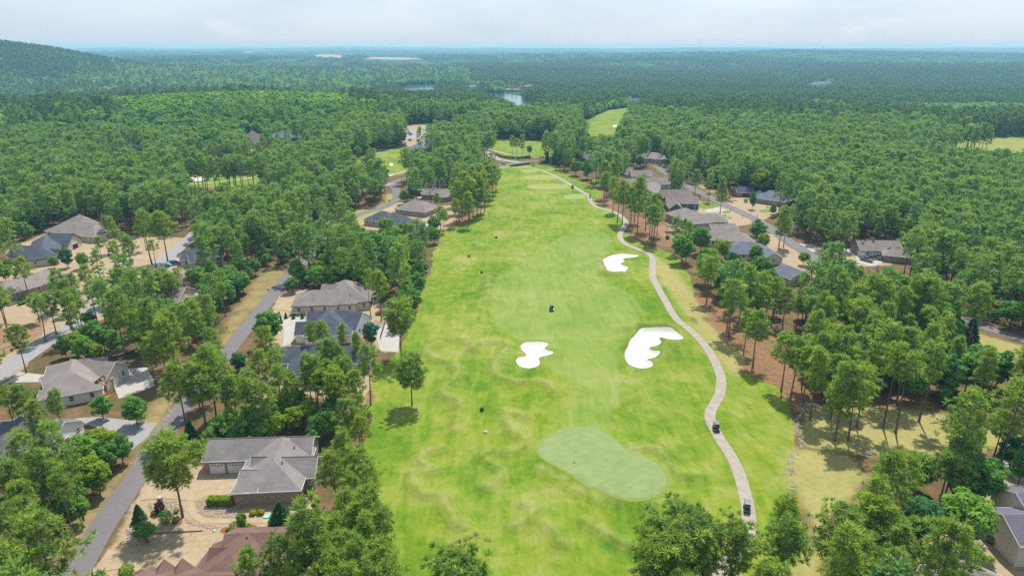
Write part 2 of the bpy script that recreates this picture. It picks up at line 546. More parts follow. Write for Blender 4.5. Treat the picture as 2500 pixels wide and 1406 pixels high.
surf('seat_vinyl', (.50, .47, .42), .5, .05, 6)
surf('flag_white', (.82, .82, .80), .7, .02, 6)
for _n, _c in (('car_black', (.018, .019, .022)), ('car_blue', (.018, .035, .10)), ('car_white', (.70, .70, .70)), ('car_silver', (.36, .37, .39)), ('car_red', (.32, .03, .025)), ('car_grey', (.10, .105, .115)), ('cart_navy', (.022, .03, .085)), ('cart_black', (.02, .021, .024)), ('cart_roof', (.13, .14, .16))):
    surf(_n, _c, .3, .06, 3, spec=.6)
for _n, _c in (('roof_taupe', (.212, .186, .170)), ('roof_grey', (.195, .176, .170)), ('roof_slate', (.074, .083, .108)), ('roof_redbrown', (.150, .092, .076)), ('roof_blueslate', (.125, .145, .180)), ('roof_brown', (.185, .152, .140)), ('roof_violet', (.120, .115, .140))):
    shingle(_n, _c)
brick('brick_brown', (.22, .135, .10), (.33, .235, .19), (.42, .37, .32))
brick('brick_red', (.25, .115, .08), (.32, .18, .13), (.4, .34, .3))
leafmat('pine_needles', (.082, .212, .060), (.222, .335, .046), (.46, .59, .090), .48)
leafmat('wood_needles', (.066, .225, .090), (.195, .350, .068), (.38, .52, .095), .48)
leafmat('shaded_far_needles', (.040, .145, .082), (.118, .225, .068), (.24, .34, .088), .47)  # coarse far crowns: missing self-shadow is put into this darker needle colour
leafmat('wood_leaves', (.085, .265, .090), (.200, .370, .062), (.30, .48, .085), .48)
leafmat('wood_bright_leaves', (.22, .42, .05), (.32, .50, .05), (.42, .60, .08), .48)
leafmat('broad_leaves', (.062, .225, .064), (.175, .350, .044), (.30, .50, .08), .48)
leafmat('bright_leaves', (.19, .33, .03), (.25, .37, .03), (.34, .46, .05), .48)
leafmat('dark_leaves', (.040, .155, .055), (.062, .185, .058), (.12, .28, .08), .42)
leafmat('bluegreen_leaves', (.05, .18, .08), (.06, .19, .08), (.13, .29, .13), .42)
leafmat('hedge_leaves', (.15, .28, .018), (.17, .30, .02), (.28, .44, .04), .4)
leafmat('yellow_leaves', (.30, .31, .02), (.33, .33, .02), (.45, .42, .04), .25)
leafmat('purple_leaves', (.05, .03, .04), (.06, .03, .045), (.10, .06, .07), .25)
leafmat('grey_twigs', (.20, .17, .14), (.24, .20, .17), (.30, .26, .22), .1)

# ------------------------------------------------------------------ mesh helpers
GROUPED = {}


def np_mesh(name, V, F, mat=None, smooth_shade=False, tone=None):
    V = np.asarray(V, np.float32)
    F = np.asarray(F, np.int32)
    k = F.shape[1]
    me = bpy.data.meshes.new(name)
    me.vertices.add(len(V))
    me.vertices.foreach_set('co', V.ravel())
    me.loops.add(F.size)
    me.loops.foreach_set('vertex_index', F.ravel())
    me.polygons.add(len(F))
    me.polygons.foreach_set('loop_start', np.arange(0, F.size, k, dtype=np.int32))
    me.polygons.foreach_set('loop_total', np.full(len(F), k, np.int32))
    if tone is not None:
        a = me.attributes.new('tone', 'FLOAT', 'POINT')
        a.data.foreach_set('value', np.asarray(tone, np.float32))
    if mat is not None:
        for q in (mat if isinstance(mat, (list, tuple)) else [mat]):
            me.materials.append(MATS[q] if isinstance(q, str) else q)
    me.update(calc_edges=True)
    if smooth_shade:
        me.polygons.foreach_set('use_smooth', np.ones(len(F), bool))
    return me


def link(name, data, parent=None, loc=None, rotz=None, scale=None):
    o = bpy.data.objects.new(name, data)
    COL.objects.link(o)
    if parent is not None:
        o.parent = parent
    if loc is not None:
        o.location = loc
    if rotz is not None:
        o.rotation_euler = (0, 0, rotz)
    if scale is not None:
        o.scale = scale if hasattr(scale, '__len__') else (scale,) * 3
    return o


def tag(o, label, cat, group=None):
    o['label'] = label
    o['category'] = cat
    if group:
        o['group'] = group
    return o


def thing(name, label, cat, loc=(0, 0, 0), rotz=0.0, group=None):
    return tag(link(name, None, None, loc, rotz), label, cat, group)


def struct(name, data):
    o = link(name, data)
    o['kind'] = 'structure'
    return o


class MB:
    """collects simple solids into one mesh"""

    def __init__(s):
        s.v, s.f = [], []

    def add(s, v, f):
        b = len(s.v)
        s.v += [tuple(q) for q in v]
        s.f += [tuple(i + b for i in q) for q in f]
        return s

    def box(s, c, d, rz=0.0, taper=1.0, rx=0.0):
        hx, hy, hz = d[0] / 2, d[1] / 2, d[2] / 2
        v = []
        for z in (-hz, hz):
            k = taper if z > 0 else 1.0
            for x, y in ((-hx, -hy), (hx, -hy), (hx, hy), (-hx, hy)):
                x, y = x * k, y * k
                yy, z2 = (y * math.cos(rx) - z * math.sin(rx), y * math.sin(rx) + z * math.cos(rx)) if rx else (y, z)
                v.append((c[0] + x * math.cos(rz) - yy * math.sin(rz), c[1] + x * math.sin(rz) + yy * math.cos(rz), c[2] + z2))
        return s.add(v, [(3, 2, 1, 0), (4, 5, 6, 7), (0, 1, 5, 4), (1, 2, 6, 5), (2, 3, 7, 6), (3, 0, 4, 7)])

    def tube(s, p, q, r0, r1=None, n=8, cap=True):
        r1 = r0 if r1 is None else r1
        p, q = Vector(p), Vector(q)
        d = (q - p).normalized()
        a = d.orthogonal().normalized()
        b = d.cross(a)
        v = []
        for c, r in ((p, r0), (q, r1)):
            for i in range(n):
                t = 2 * math.pi * i / n
                v.append(c + a * (r * math.cos(t)) + b * (r * math.sin(t)))
        f = [(i, (i + 1) % n, n + (i + 1) % n, n + i) for i in range(n)]
        if cap:
            f += [tuple(range(n - 1, -1, -1)), tuple(range(n, 2 * n))]
        return s.add(v, f)

    def prism(s, prof, y0, y1, inset=0.0):
        """profile in (x, z) extruded along y; the far/near caps may be inset"""
        n = len(prof)
        cx = sum(p[0] for p in prof) / n
        v = [(x, y0, z) for x, z in prof] + [(x, y1, z) for x, z in prof]
        f = [(i, n + i, n + (i + 1) % n, (i + 1) % n) for i in range(n)]
        f += [tuple(range(n)), tuple(range(2 * n - 1, n - 1, -1))]
        return s.add(v, f)

    def mesh(s, name, mat, bevel=0.0, smooth_shade=False, seg=2):
        me = bpy.data.meshes.new(name)
        me.from_pydata(s.v, [], s.f)
        bm = bmesh.new()
        bm.from_mesh(me)
        bmesh.ops.recalc_face_normals(bm, faces=bm.faces)
        if bevel:
            bmesh.ops.bevel(bm, geom=list(bm.edges), offset=bevel, segments=seg, affect='EDGES', profile=.6, clamp_overlap=True)
        bm.to_mesh(me)
        bm.free()
        for q in (mat if isinstance(mat, (list, tuple)) else [mat]):
            me.materials.append(MATS[q])
        if smooth_shade:
            for p in me.polygons:
                p.use_smooth = True
        return me

    def build(s, name, mat, parent=None, bevel=0.0, smooth_shade=False, loc=None, rotz=None):
        return link(name, s.mesh(name, mat, bevel, smooth_shade), parent, loc, rotz)


def sheet_mesh(name, poly, mat, eps=.05, spacing=1.5):
    """a ground-hugging sheet bounded by a closed outline"""
    poly = [tuple(map(float, p)) for p in poly]
    A = np.array(poly)
    vs = [Vector(p) for p in poly]
    ed = [(i, (i + 1) % len(poly)) for i in range(len(poly))]
    gx = np.arange(A[:, 0].min(), A[:, 0].max(), spacing)
    gy = np.arange(A[:, 1].min(), A[:, 1].max(), spacing)
    if len(gx) * len(gy):
        X, Y = [q.ravel() for q in np.meshgrid(gx, gy)]
        k = sdf(X, Y, A, 5) < -.35 * spacing
        vs += [Vector((float(a), float(b))) for a, b in zip(X[k], Y[k])]
    v2, _, fs = delaunay_2d_cdt(vs, ed, [], 1, 1e-4)[:3]
    XY = np.array([(q.x, q.y) for q in v2])
    Z = th(XY[:, 0], XY[:, 1]) + eps
    F = [f if (XY[f[1]][0] - XY[f[0]][0]) * (XY[f[2]][1] - XY[f[0]][1]) - (XY[f[1]][1] - XY[f[0]][1]) * (XY[f[2]][0] - XY[f[0]][0]) > 0 else f[::-1] for f in fs]
    return np_mesh(name, np.column_stack([XY, Z]), np.array(F), mat, True)


def strip_mesh(name, line, hw, mat, eps=.06, across=5):
    line = np.asarray(line)
    t = np.gradient(line, axis=0)
    t /= np.linalg.norm(t, axis=1)[:, None] + 1e-9
    nrm = np.column_stack([-t[:, 1], t[:, 0]])
    us = np.linspace(-1, 1, across)
    V = []
    for u in us:
        q = line + nrm * (hw * u)
        V.append(np.column_stack([q, th(q[:, 0], q[:, 1]) + eps + .03 * (1 - u * u)]))
    n = len(line)
    V = np.concatenate(V)
    F = [(k * n + i + 1, k * n + i, (k + 1) * n + i, (k + 1) * n + i + 1)[::-1] for k in range(across - 1) for i in range(n - 1)]
    # right handed so that the faces look up
    a, b, c = V[F[0][0]], V[F[0][1]], V[F[0][2]]
    if np.cross(b - a, c - a)[2] < 0:
        F = [f[::-1] for f in F]
    return np_mesh(name, V, np.array(F), mat, True)


def slab_pieces(parent, poly, size, ang, mat, eps=.05, thick=.12, gap=.014, name='slab'):
    """an outline cut into separate slabs with open joints"""
    poly = np.array(poly, float)
    c, s = math.cos(ang), math.sin(ang)
    R = np.array([[c, s], [-s, c]])
    q = poly @ R.T

    def clip(pl, ax, val, keep):
        out = []
        for i in range(len(pl)):
            a, b = pl[i], pl[(i + 1) % len(pl)]
            ia, ib = (a[ax] - val) * keep >= 0, (b[ax] - val) * keep >= 0
            if ia:
                out.append(a)
            if ia != ib:
                t = (val - a[ax]) / (b[ax] - a[ax])
                out.append(a + (b - a) * t)
        return out
    x = q[:, 0].min()
    while x < q[:, 0].max():
        y = q[:, 1].min()
        while y < q[:, 1].max():
            pl = list(q)
            for ax, v, k in ((0, x + gap, 1), (0, x + size - gap, -1), (1, y + gap, 1), (1, y + size - gap, -1)):
                pl = clip(pl, ax, v, k)
                if len(pl) < 3:
                    break
            if len(pl) >= 3:
                w = np.array(pl) @ R
                area = abs(sum(w[i][0] * w[(i + 1) % len(w)][1] - w[(i + 1) % len(w)][0] * w[i][1] for i in range(len(w)))) / 2
                if area > .4:
                    zt = th(w[:, 0], w[:, 1]) + eps + random.uniform(0, .012)
                    n = len(w)
                    m = MB()
                    m.add([(*p, z) for p, z in zip(w, zt)] + [(*p, z - thick) for p, z in zip(w, zt)],
                          [tuple(range(n))] + [(i, (i + 1) % n, n + (i + 1) % n, n + i) for i in range(n)])
                    m.build(name, mat, parent)
            y += size
        x += size

# ------------------------------------------------------------------ the ground: one sheet out to the horizon
_r = [45.0]
while _r[-1] < 900:
    _r.append(_r[-1] * 1.0056)
while _r[-1] < 20000:
    _r.append(_r[-1] * 1.016)
RINGS = np.array(_r)
FA = math.radians(53)
ANG_F = np.linspace(-FA, FA, 330)
ANG_C = np.linspace(FA, 2 * math.pi - FA, 46)[1:-1]
ANGS = np.concatenate([ANG_F, ANG_C])
GR, GA = np.meshgrid(RINGS, ANGS, indexing='ij')
GX, GY = GR * np.sin(GA), GR * np.cos(GA)
GZ = th(GX.ravel(), GY.ravel()).reshape(GX.shape)


def thq(X, Y):
    """ground height read back from the finished sheet"""
    X = np.asarray(X, float)
    Y = np.asarray(Y, float)
    r = np.clip(np.hypot(X, Y), RINGS[0], RINGS[-2])
    a = np.clip(np.arctan2(X, Y), -FA, FA - 1e-6)
    i = np.clip(np.searchsorted(RINGS, r) - 1, 0, len(RINGS) - 2)
    t = (r - RINGS[i]) / (RINGS[i + 1] - RINGS[i])
    u = (a + FA) / (2 * FA) * (len(ANG_F) - 1)
    j = np.clip(u.astype(int), 0, len(ANG_F) - 2)
    u = u - j
    return (GZ[i, j] * (1 - u) + GZ[i, j + 1] * u) * (1 - t) + (GZ[i + 1, j] * (1 - u) + GZ[i + 1, j + 1] * u) * t


th = thq
MASK_POLYS = {
    'straw': [('M3', [(60, 860), (170, 740), (290, 760), (430, 960), (600, 1000), (760, 1020), (900, 1180), (900, 1400), (740, 1420), (540, 1400), (420, 1330), (350, 1200), (230, 1060), (190, 920)]),
              ('Z3', [(640, -20), (900, -40), (1300, 60), (1900, 180), (1800, 230), (1400, 180), (1000, 160), (960, 200), (830, 250), (760, 100)]),
              ('F4', [(880, 500), (960, 480), (1060, 560), (1130, 640), (1040, 650), (930, 610), (880, 560)]),
              ('F4', [(1150, 760), (1250, 700), (1500, 780), (1600, 900), (1560, 960), (1400, 940), (1250, 900), (1150, 860)]),
              ('M2', [(830, 280), (870, 200), (1050, 100), (1130, 60), (1110, 150), (1020, 230), (950, 280)]),
              ('A3', [(-200, 1230), (0, 1180), (300, 1130), (500, 1080), (430, 1180), (300, 1290), (130, 1400), (-200, 1500)]),
              ('Z2', [(130, 180), (300, 20), (330, 60), (300, 180), (260, 250), (180, 330), (100, 300)]),
              ('M2', [(560, 900), (680, 820), (700, 870), (640, 960), (580, 960)]),
              ('P', [(455, 382), (540, 372), (650, 376), (640, 388), (520, 394)])],
    'sand': [('Z1', [(1130, 650), (1480, 600), (2280, 860), (2250, 1000), (2150, 1100), (2500, 1480), (300, 1480), (630, 1406), (900, 1000)]),
             ('A3', [(30, 450), (200, 380), (520, 250), (1000, 300), (1300, 300), (1800, 310), (1780, 340), (1460, 600), (1250, 640), (900, 660), (560, 640), (200, 600)]),
             ('A2', [(100, 440), (330, 260), (1200, 400), (1250, 560), (1310, 640), (1310, 860), (1150, 880), (1050, 800), (900, 700), (300, 1000), (100, 1050), (0, 900), (80, 700)]),
             ('A6', [(0, 1250), (300, 1130), (560, 1050), (1000, 1100), (1250, 1100), (1240, 1350), (900, 1406), (0, 1406)]),
             ('F4', [(1680, 480), (1780, 560), (2100, 640), (2240, 740), (2100, 780), (1950, 760), (1780, 700), (1690, 560)]),
             ('F4', [(1980, 560), (2200, 540), (2450, 620), (2450, 660), (2300, 730), (2060, 610)]),
             ('M3', [(580, 340), (700, 330), (860, 440), (1000, 560), (1000, 680), (900, 640), (730, 520), (640, 420)]),
             ('M3', [(1230, 460), (1560, 460), (1560, 520), (1450, 560), (1280, 560)]),
             ('F4', [(1400, 790), (1600, 780), (1620, 880), (1500, 900)]),
             ('A5', [(300, 900), (1100, 200), (1648, 100), (1900, 100), (1900, 1500), (1300, 1500), (400, 1060)]),
             ('P', [(-80, 650), (130, 650), (330, 600), (460, 650), (470, 760), (330, 760), (200, 800), (100, 860), (-80, 940)]),
             ('P', [(600, 1000), (640, 905), (780, 930), (870, 870), (905, 940), (870, 1000), (740, 960)]),
             ('P', [(460, 385), (520, 372), (640, 368), (640, 378), (520, 386)]),
             ('P', [(980, 335), (1010, 320), (1090, 322), (1090, 345), (1010, 365)])],
    'dry': [('Z3', [(780, 500), (900, 480), (1330, 570), (1320, 700), (1180, 900), (1100, 1000), (1060, 1200), (1000, 1450), (930, 1450), (980, 1000), (860, 830)]),
            ('Z1', [(1250, 60), (1300, 60), (1200, 230), (1000, 560), (700, 1000), (420, 1400), (380, 1480), (200, 1480), (300, 1200), (560, 1000), (760, 700), (920, 560), (960, 350), (1100, 200)]),
            ('P', [(540, 820), (600, 720), (660, 650), (692, 670), (690, 690), (600, 780), (560, 850)]),
            ('Z3', [(900, 230), (960, 180), (1400, 190), (1900, 230), (2600, 420), (2600, 500), (2300, 480), (1750, 560), (1380, 560), (900, 480), (870, 350)]),
            ('M3', [(2040, 1000), (2490, 1120), (2600, 1150), (2600, 1330), (2300, 1230), (2080, 1100)]),
            ('F4', [(1690, 410), (1760, 410), (1960, 490), (2000, 520), (1940, 520), (1800, 450)]),
            ('P', [(950, 470), (965, 500), (870, 545), (840, 560), (850, 520), (930, 500)]),
            ('P', [(2265, 352), (2330, 343), (2500, 335), (2650, 331), (2650, 384), (2480, 377), (2350, 361)]),
            ('M2', [(2230, 480), (2330, 520), (2490, 700), (2700, 1000), (2900, 1200), (2820, 1330), (2600, 1050), (2400, 780), (2280, 620)])],
}
FIELDS = [catmull([atz(x, y, -14) for x, y in q], True, 40) for q in ([(750, 141), (790, 136), (850, 138), (845, 142), (800, 144)], [(868, 145), (930, 140), (1040, 143), (1050, 147), (960, 149)], [(590, 131), (650, 129), (660, 132), (600, 134)])]
MASK_W = {k: [catmull(pts0(f, q), True, 3.0) for f, q in v] for k, v in MASK_POLYS.items()}
_gx, _gy = GX.ravel(), GY.ravel()
_grass = np.zeros(_gx.shape)
_wig = (vnoise(_gx, _gy, 7, 21) - .5) * 3.0 + (vnoise(_gx, _gy, 2.6, 22) - .5) * 1.4
for _q in GOLF:
    _grass = np.maximum(_grass, smooth(1.6, -1.6, sdf(_gx, _gy, _q, 10) + _wig))
for _q in [MASK_W['dry'][0]] + MASK_W['dry'][3:]:
    _grass = np.maximum(_grass, .72 * smooth(2.5, -2.5, sdf(_gx, _gy, _q, 10) + _wig))
_m = {}
for _k, _v in MASK_W.items():
    _a = np.zeros(_gx.shape)
    for _q in _v:
        _a = np.maximum(_a, smooth(2.0, -2.0, sdf(_gx, _gy, _q, 10) + _wig))
    _m[_k] = _a
for _q in FIELDS:
    _m['dry'] = np.maximum(_m['dry'], smooth(60, -60, sdf(_gx, _gy, _q, 300)))
    _m['sand'] = np.maximum(_m['sand'], smooth(60, -60, sdf(_gx, _gy, _q, 300)))
_near = (np.hypot(_gx, _gy) < 620)
_dry = .85 * _m['dry']
_dry[sdf(_gx, _gy, GOLF[5], 10) < 4] *= .5
_rid = np.zeros(_gx.shape)
_ring = np.ones(_gx.shape)
for _q in RIDGES:
    _b = _near & (_gx > _q[:, 0].min() - 9) & (_gx < _q[:, 0].max() + 9) & (_gy > _q[:, 1].min() - 9) & (_gy < _q[:, 1].max() + 9)
    if _b.any():
        _d = seg_dist(_gx[_b], _gy[_b], _q[::2])
        _rid[_b] = np.maximum(_rid[_b], np.exp(-((_d) / 1.5) ** 2))
        _ring[_b] = np.minimum(_ring[_b], np.clip(_d / 5.0, 0, 1))
_fair = smooth(1.6, -1.6, sdf(_gx, _gy, FAIR, 10) + .5 * _wig)
_far = smooth(520, 700, np.hypot(_gx, _gy)) * (1 - _grass) * (1 - _m['sand']) * (1 - _m['straw'])
_nR, _nA = GX.shape
V = np.column_stack([_gx, _gy, GZ.ravel()])
_c = len(V)
V = np.vstack([V, [[0, 0, float(GZ[0].mean())]]])
_i = np.arange(_nR - 1)[:, None] * _nA
_j = np.arange(_nA)[None, :]
_jn = (_j + 1) % _nA
F = np.stack([_i + _j, _i + _jn, _i + _nA + _jn, _i + _nA + _j], -1).reshape(-1, 4)[:, ::-1]
ground_me = np_mesh('ground', V, F, None, True)
_bm = bmesh.new()
_bm.from_mesh(ground_me)
_bm.verts.ensure_lookup_table()
for _k in range(_nA):
    _f = _bm.faces.new((_bm.verts[_c], _bm.verts[(_k + 1) % _nA], _bm.verts[_k]))
    _f.smooth = True
bmesh.ops.recalc_face_normals(_bm, faces=_bm.faces)
_bm.to_mesh(ground_me)
_bm.free()
if ground_me.polygons[1000].normal.z < 0:
    ground_me.flip_normals()


def _attr(name, arrs):
    a = ground_me.attributes.new(name, 'FLOAT_COLOR', 'POINT')
    c = np.zeros((len(ground_me.vertices), 4), np.float32)
    for k, q in enumerate(arrs):
        c[:len(q), k] = q
    a.data.foreach_set('color', c.ravel())


_attr('cover_a', [_grass, _fair, _m['straw'], _m['sand']])
_attr('cover_b', [_dry, _rid, _far, _ring])


def ground_material():
    m, n, l, o = _mat('ground_cover')
    b = n.new('ShaderNodeBsdfPrincipled')
    b.inputs['Roughness'].default_value = .95
    b.inputs['Specular IOR Level'].default_value = .1
    g = n.new('ShaderNodeNewGeometry')

    def noise(scale, detail=4.0, rough=.6, vec=None, dist=0.0):
        t = n.new('ShaderNodeTexNoise')
        t.inputs['Scale'].default_value = scale
        t.inputs['Detail'].default_value = detail
        t.inputs['Roughness'].default_value = rough
        t.inputs['Distortion'].default_value = dist
        l.new(vec or g.outputs['Position'], t.inputs['Vector'])
        return t.outputs['Fac']

    def rampc(fac, stops):
        r = n.new('ShaderNodeValToRGB')
        while len(r.color_ramp.elements) < len(stops):
            r.color_ramp.elements.new(.5)
        for e, (p, c) in zip(r.color_ramp.elements, stops):
            e.position = p
            e.color = (*c, 1)
        l.new(fac, r.inputs['Fac'])
        return r.outputs['Color']

    def mix(fac, a, c, blend='MIX'):
        x = n.new('ShaderNodeMix')
        x.data_type = 'RGBA'
        x.blend_type = blend
        if isinstance(fac, float):
            x.inputs[0].default_value = fac
        else:
            l.new(fac, x.inputs[0])
        for s, q in ((6, a), (7, c)):
            if isinstance(q, tuple):
                x.inputs[s].default_value = (*q, 1)
            else:
                l.new(q, x.inputs[s])
        return x.outputs[2]

    def math_(op, a, c=None, clamp=False):
        x = n.new('ShaderNodeMath')
        x.operation = op
        x.use_clamp = clamp
        for s, q in ((0, a), (1, c)):
            if q is None:
                continue
            if isinstance(q, float):
                x.inputs[s].default_value = q
            else:
                l.new(q, x.inputs[s])
        return x.outputs[0]

    def attr(name):
        a = n.new('ShaderNodeAttribute')
        a.attribute_name = name
        s = n.new('ShaderNodeSeparateColor')
        l.new(a.outputs['Color'], s.inputs[0])
        return s.outputs[0], s.outputs[1], s.outputs[2], a.outputs['Alpha']

    grass, fair, straw, sand = attr('cover_a')
    dry, ridge, far, ring = attr('cover_b')
    nb = noise(.035, 5, .6)
    nm = noise(.16, 5, .65)
    nf = noise(.9, 5, .7)
    nx = noise(4.5, 3, .7)

    def rag(mask, amt=.55):
        t = math_('MULTIPLY_ADD', nf, amt)
        t.node.inputs[2].default_value = -.5 * amt
        s = math_('ADD', mask, t)
        r = n.new('ShaderNodeMapRange')
        r.interpolation_type = 'SMOOTHSTEP'
        r.inputs['From Min'].default_value = .3
        r.inputs['From Max'].default_value = .7
        l.new(s, r.inputs['Value'])
        return r.outputs[0]
    # forest floor: fallen needles, weeds, bare soil
    floor = rampc(nm, [(.30, (.036, .050, .014)), (.45, (.085, .075, .028)), (.58, (.16, .092, .045)), (.72, (.22, .135, .075))])
    floor = mix(math_('MULTIPLY', nx, .5), floor, rampc(nf, [(.35, (.06, .055, .02)), (.65, (.20, .13, .07))]))
    canopy = rampc(noise(.05, 8, .75), [(.35, (.018, .040, .012)), (.52, (.03, .066, .016)), (.66, (.05, .095, .022))])
    col = mix(far, floor, canopy)
    sandc = rampc(nf, [(.3, (.235, .178, .112)), (.55, (.325, .255, .168)), (.75, (.40, .335, .245))])
    sandc = mix(math_('MULTIPLY', nx, .6), sandc, rampc(nm, [(.35, (.26, .20, .125)), (.62, (.33, .235, .135))]))
    col = mix(rag(sand), col, sandc)
    strawc = rampc(nf, [(.3, (.14, .072, .036)), (.5, (.215, .118, .060)), (.72, (.28, .175, .095))])
    col = mix(math_('MULTIPLY', rag(straw), math_('ADD', nm, .22), True), col, strawc)
    # grass: rough with broad lush and pale patches, mown lines, thin dry spots
    mp = n.new('ShaderNodeMapping')
    mp.inputs['Rotation'].default_value = (0, 0, .5)
    mp.inputs['Scale'].default_value = (.55, .09, .1)
    l.new(g.outputs['Position'], mp.inputs['Vector'])
    brush = noise(1.0, 4, .6, mp.outputs[0], .8)
    mp2 = n.new('ShaderNodeMapping')
    mp2.inputs['Rotation'].default_value = (0, 0, -.28)
    mp2.inputs['Scale'].default_value = (.38, .06, .1)
    l.new(g.outputs['Position'], mp2.inputs['Vector'])
    brush2 = noise(1.0, 4, .6, mp2.outputs[0], 1.2)
    def madd(a, k, c):
        t = math_('MULTIPLY_ADD', a, k)
        if isinstance(c, float):
            t.node.inputs[2].default_value = c
        else:
            l.new(c, t.node.inputs[2])
        return t

    def wsum(parts, start=0.0):
        acc = start
        for fac, k in parts:
            acc = madd(fac, k, acc) if not isinstance(acc, float) else madd(fac, k, acc - 0.0)
        return acc
    nl = noise(.075, 6, .68, None, 1.0)
    ns = noise(.28, 6, .72, None, .4)
    # rings left by mowing round the mounds
    wv = math_('SINE', math_('MULTIPLY', ring, 29.0))
    wv = math_('MULTIPLY', wv, math_('SUBTRACT', 1.0, ring, True))
    wsm = [(nb, 1.25), (nl, 1.15), (ns, .65), (brush, .55), (brush2, .6), (nf, .40), (nx, .30), (wv, .06)]
    tot = wsum(wsm, -.5 * sum(k for _, k in wsm[:-1]) + .5)
    rough = rampc(tot, [(.02, (.048, .118, .006)), (.30, (.086, .168, .008)), (.50, (.136, .200, .018)), (.68, (.180, .222, .034)), (.86, (.225, .236, .075)), (1.0, (.27, .25, .12))])
    hue = noise(.05, 4, .6)
    rough = mix(math_('MULTIPLY', madd(hue, 3.0, -1.25), .40, True), rough, rampc(tot, [(.1, (.12, .165, .002)), (.5, (.19, .22, .006)), (.9, (.26, .25, .06))]))
    tf = wsum([(nb, .8), (brush2, 1.0), (nl, .5), (nf, .3), (nx, .22)], -.5 * 2.82 + .5)
    fairc = rampc(tf, [(.05, (.108, .192, .022)), (.35, (.150, .222, .040)), (.6, (.188, .244, .062)), (.9, (.232, .258, .094))])
    gcol = mix(math_('MULTIPLY', fair, .62, True), rough, fairc)
    dryc = rampc(nf, [(.30, (.225, .185, .080)), (.52, (.315, .262, .112)), (.72, (.27, .27, .07))])
    t = math_('MULTIPLY_ADD', ns, 3.2)
    t.node.inputs[2].default_value = -1.05
    gcol = mix(math_('MULTIPLY', ridge, math_('MULTIPLY', t, .55), True), gcol, rampc(nf, [(.3, (.20, .190, .070)), (.7, (.30, .280, .125))]))
    gcol = mix(math_('MULTIPLY', dry, math_('ADD', nm, .38), True), gcol, dryc)
    col = mix(math_('MULTIPLY', dry, math_('ADD', nm, .10), True), col, dryc)
    worn = n.new('ShaderNodeMapRange')
    worn.inputs['From Min'].default_value = .66
    worn.inputs['From Max'].default_value = .74
    l.new(noise(.11, 6, .72, None, .6), worn.inputs['Value'])
    gcol = mix(math_('MULTIPLY', worn.outputs[0], .55), gcol, (.27, .225, .11))
    col = mix(rag(grass, .4), col, gcol)
    l.new(col, b.inputs['Base Color'])
    bp = n.new('ShaderNodeBump')
    bp.inputs['Strength'].default_value = .35
    bp.inputs['Distance'].default_value = .12
    l.new(nx, bp.inputs['Height'])
    l.new(bp.outputs['Normal'], b.inputs['Normal'])
    l.new(b.outputs['BSDF'], o.inputs['Surface'])
    return m


ground_me.materials.append(ground_material())
struct('ground', ground_me)

# ------------------------------------------------------------------ green, bunkers, cart path, streets, water
def green_turf():
    """close-mown turf: mowing bands over soft patches"""
    m, n, l, o = _mat('green_turf')
    b = n.new('ShaderNodeBsdfPrincipled')
    b.inputs['Roughness'].default_value = .9
    b.inputs['Specular IOR Level'].default_value = .15
    g = n.new('ShaderNodeNewGeometry')
    mp = n.new('ShaderNodeMapping')
    mp.inputs['Rotation'].default_value = (0, 0, .95)
    l.new(g.outputs['Position'], mp.inputs['Vector'])
    w = n.new('ShaderNodeTexWave')
    w.inputs['Scale'].default_value = .16
    w.inputs['Distortion'].default_value = 1.2
    w.inputs['Detail'].default_value = 2
    l.new(mp.outputs[0], w.inputs['Vector'])
    t = n.new('ShaderNodeTexNoise')
    t.inputs['Scale'].default_value = .35
    t.inputs['Detail'].default_value = 7
    t.inputs['Roughness'].default_value = .7
    l.new(g.outputs['Position'], t.inputs['Vector'])
    ad = n.new('ShaderNodeMath')
    ad.operation = 'MULTIPLY_ADD'
    ad.inputs[1].default_value = .05
    l.new(w.outputs['Fac'], ad.inputs[0])
    l.new(t.outputs['Fac'], ad.inputs[2])
    r = n.new('ShaderNodeValToRGB')
    for e, (p, c) in zip(r.color_ramp.elements, ((.32, (.142, .205, .066)), (.72, (.208, .252, .100)))):
        e.position = p
        e.color = (*c, 1)
    l.new(ad.outputs[0], r.inputs['Fac'])
    l.new(r.outputs['Color'], b.inputs['Base Color'])
    l.new(b.outputs['BSDF'], o.inputs['Surface'])
    return m


surf('collar_turf', (.150, .205, .036), .95, .1, .5, col2=(.175, .215, .055), detail=6)
_cp = GREEN + 0.0
_ctr = _cp.mean(0)
struct('green_collar', sheet_mesh('green_collar', _ctr + (_cp - _ctr) * (1.06 + .018 * np.sin(np.arange(len(_cp)) * .21) + .01 * np.sin(np.arange(len(_cp)) * .57))[:, None], 'collar_turf', .02, 1.2))
struct('putting_green', sheet_mesh('putting_green', GREEN, green_turf(), .035, 1.2))
surf('tee_turf', (.185, .235, .040), .95, .1, .4, col2=(.235, .262, .075), detail=6)
for _q in TEES:
    struct('tee_box', sheet_mesh('tee_box', _q, 'tee_turf', .05, 1.5))
for _q in BUNKERS:
    struct('bunker', sheet_mesh('bunker', _q, 'bunker_sand', .10, .9))
_small_bunkers = [('A6', [(0, 540), (60, 520), (75, 560), (30, 590), (-10, 580)]), ('T1', [(1335, 1290), (1380, 1270), (1460, 1270), (1465, 1290), (1400, 1300)]),
                  ('T2', [(1965, 905), (1985, 898), (1995, 908), (1975, 915)]), ('A6', [(385, 545), (425, 540), (430, 570), (395, 575)])]
for _f, _q in _small_bunkers:
    struct('bunker', sheet_mesh('bunker', catmull(pts0(_f, _q), True, 1.0), 'bunker_sand', .08, 3))
_path = link('cart_path', strip_mesh('cart_path', PATH, 1.22, 'path_concrete', .03, 3))
_path['kind'] = 'structure'
_s = np.concatenate([[0], np.cumsum(np.linalg.norm(np.diff(PATH, axis=0), axis=1))])
_k = 0.0
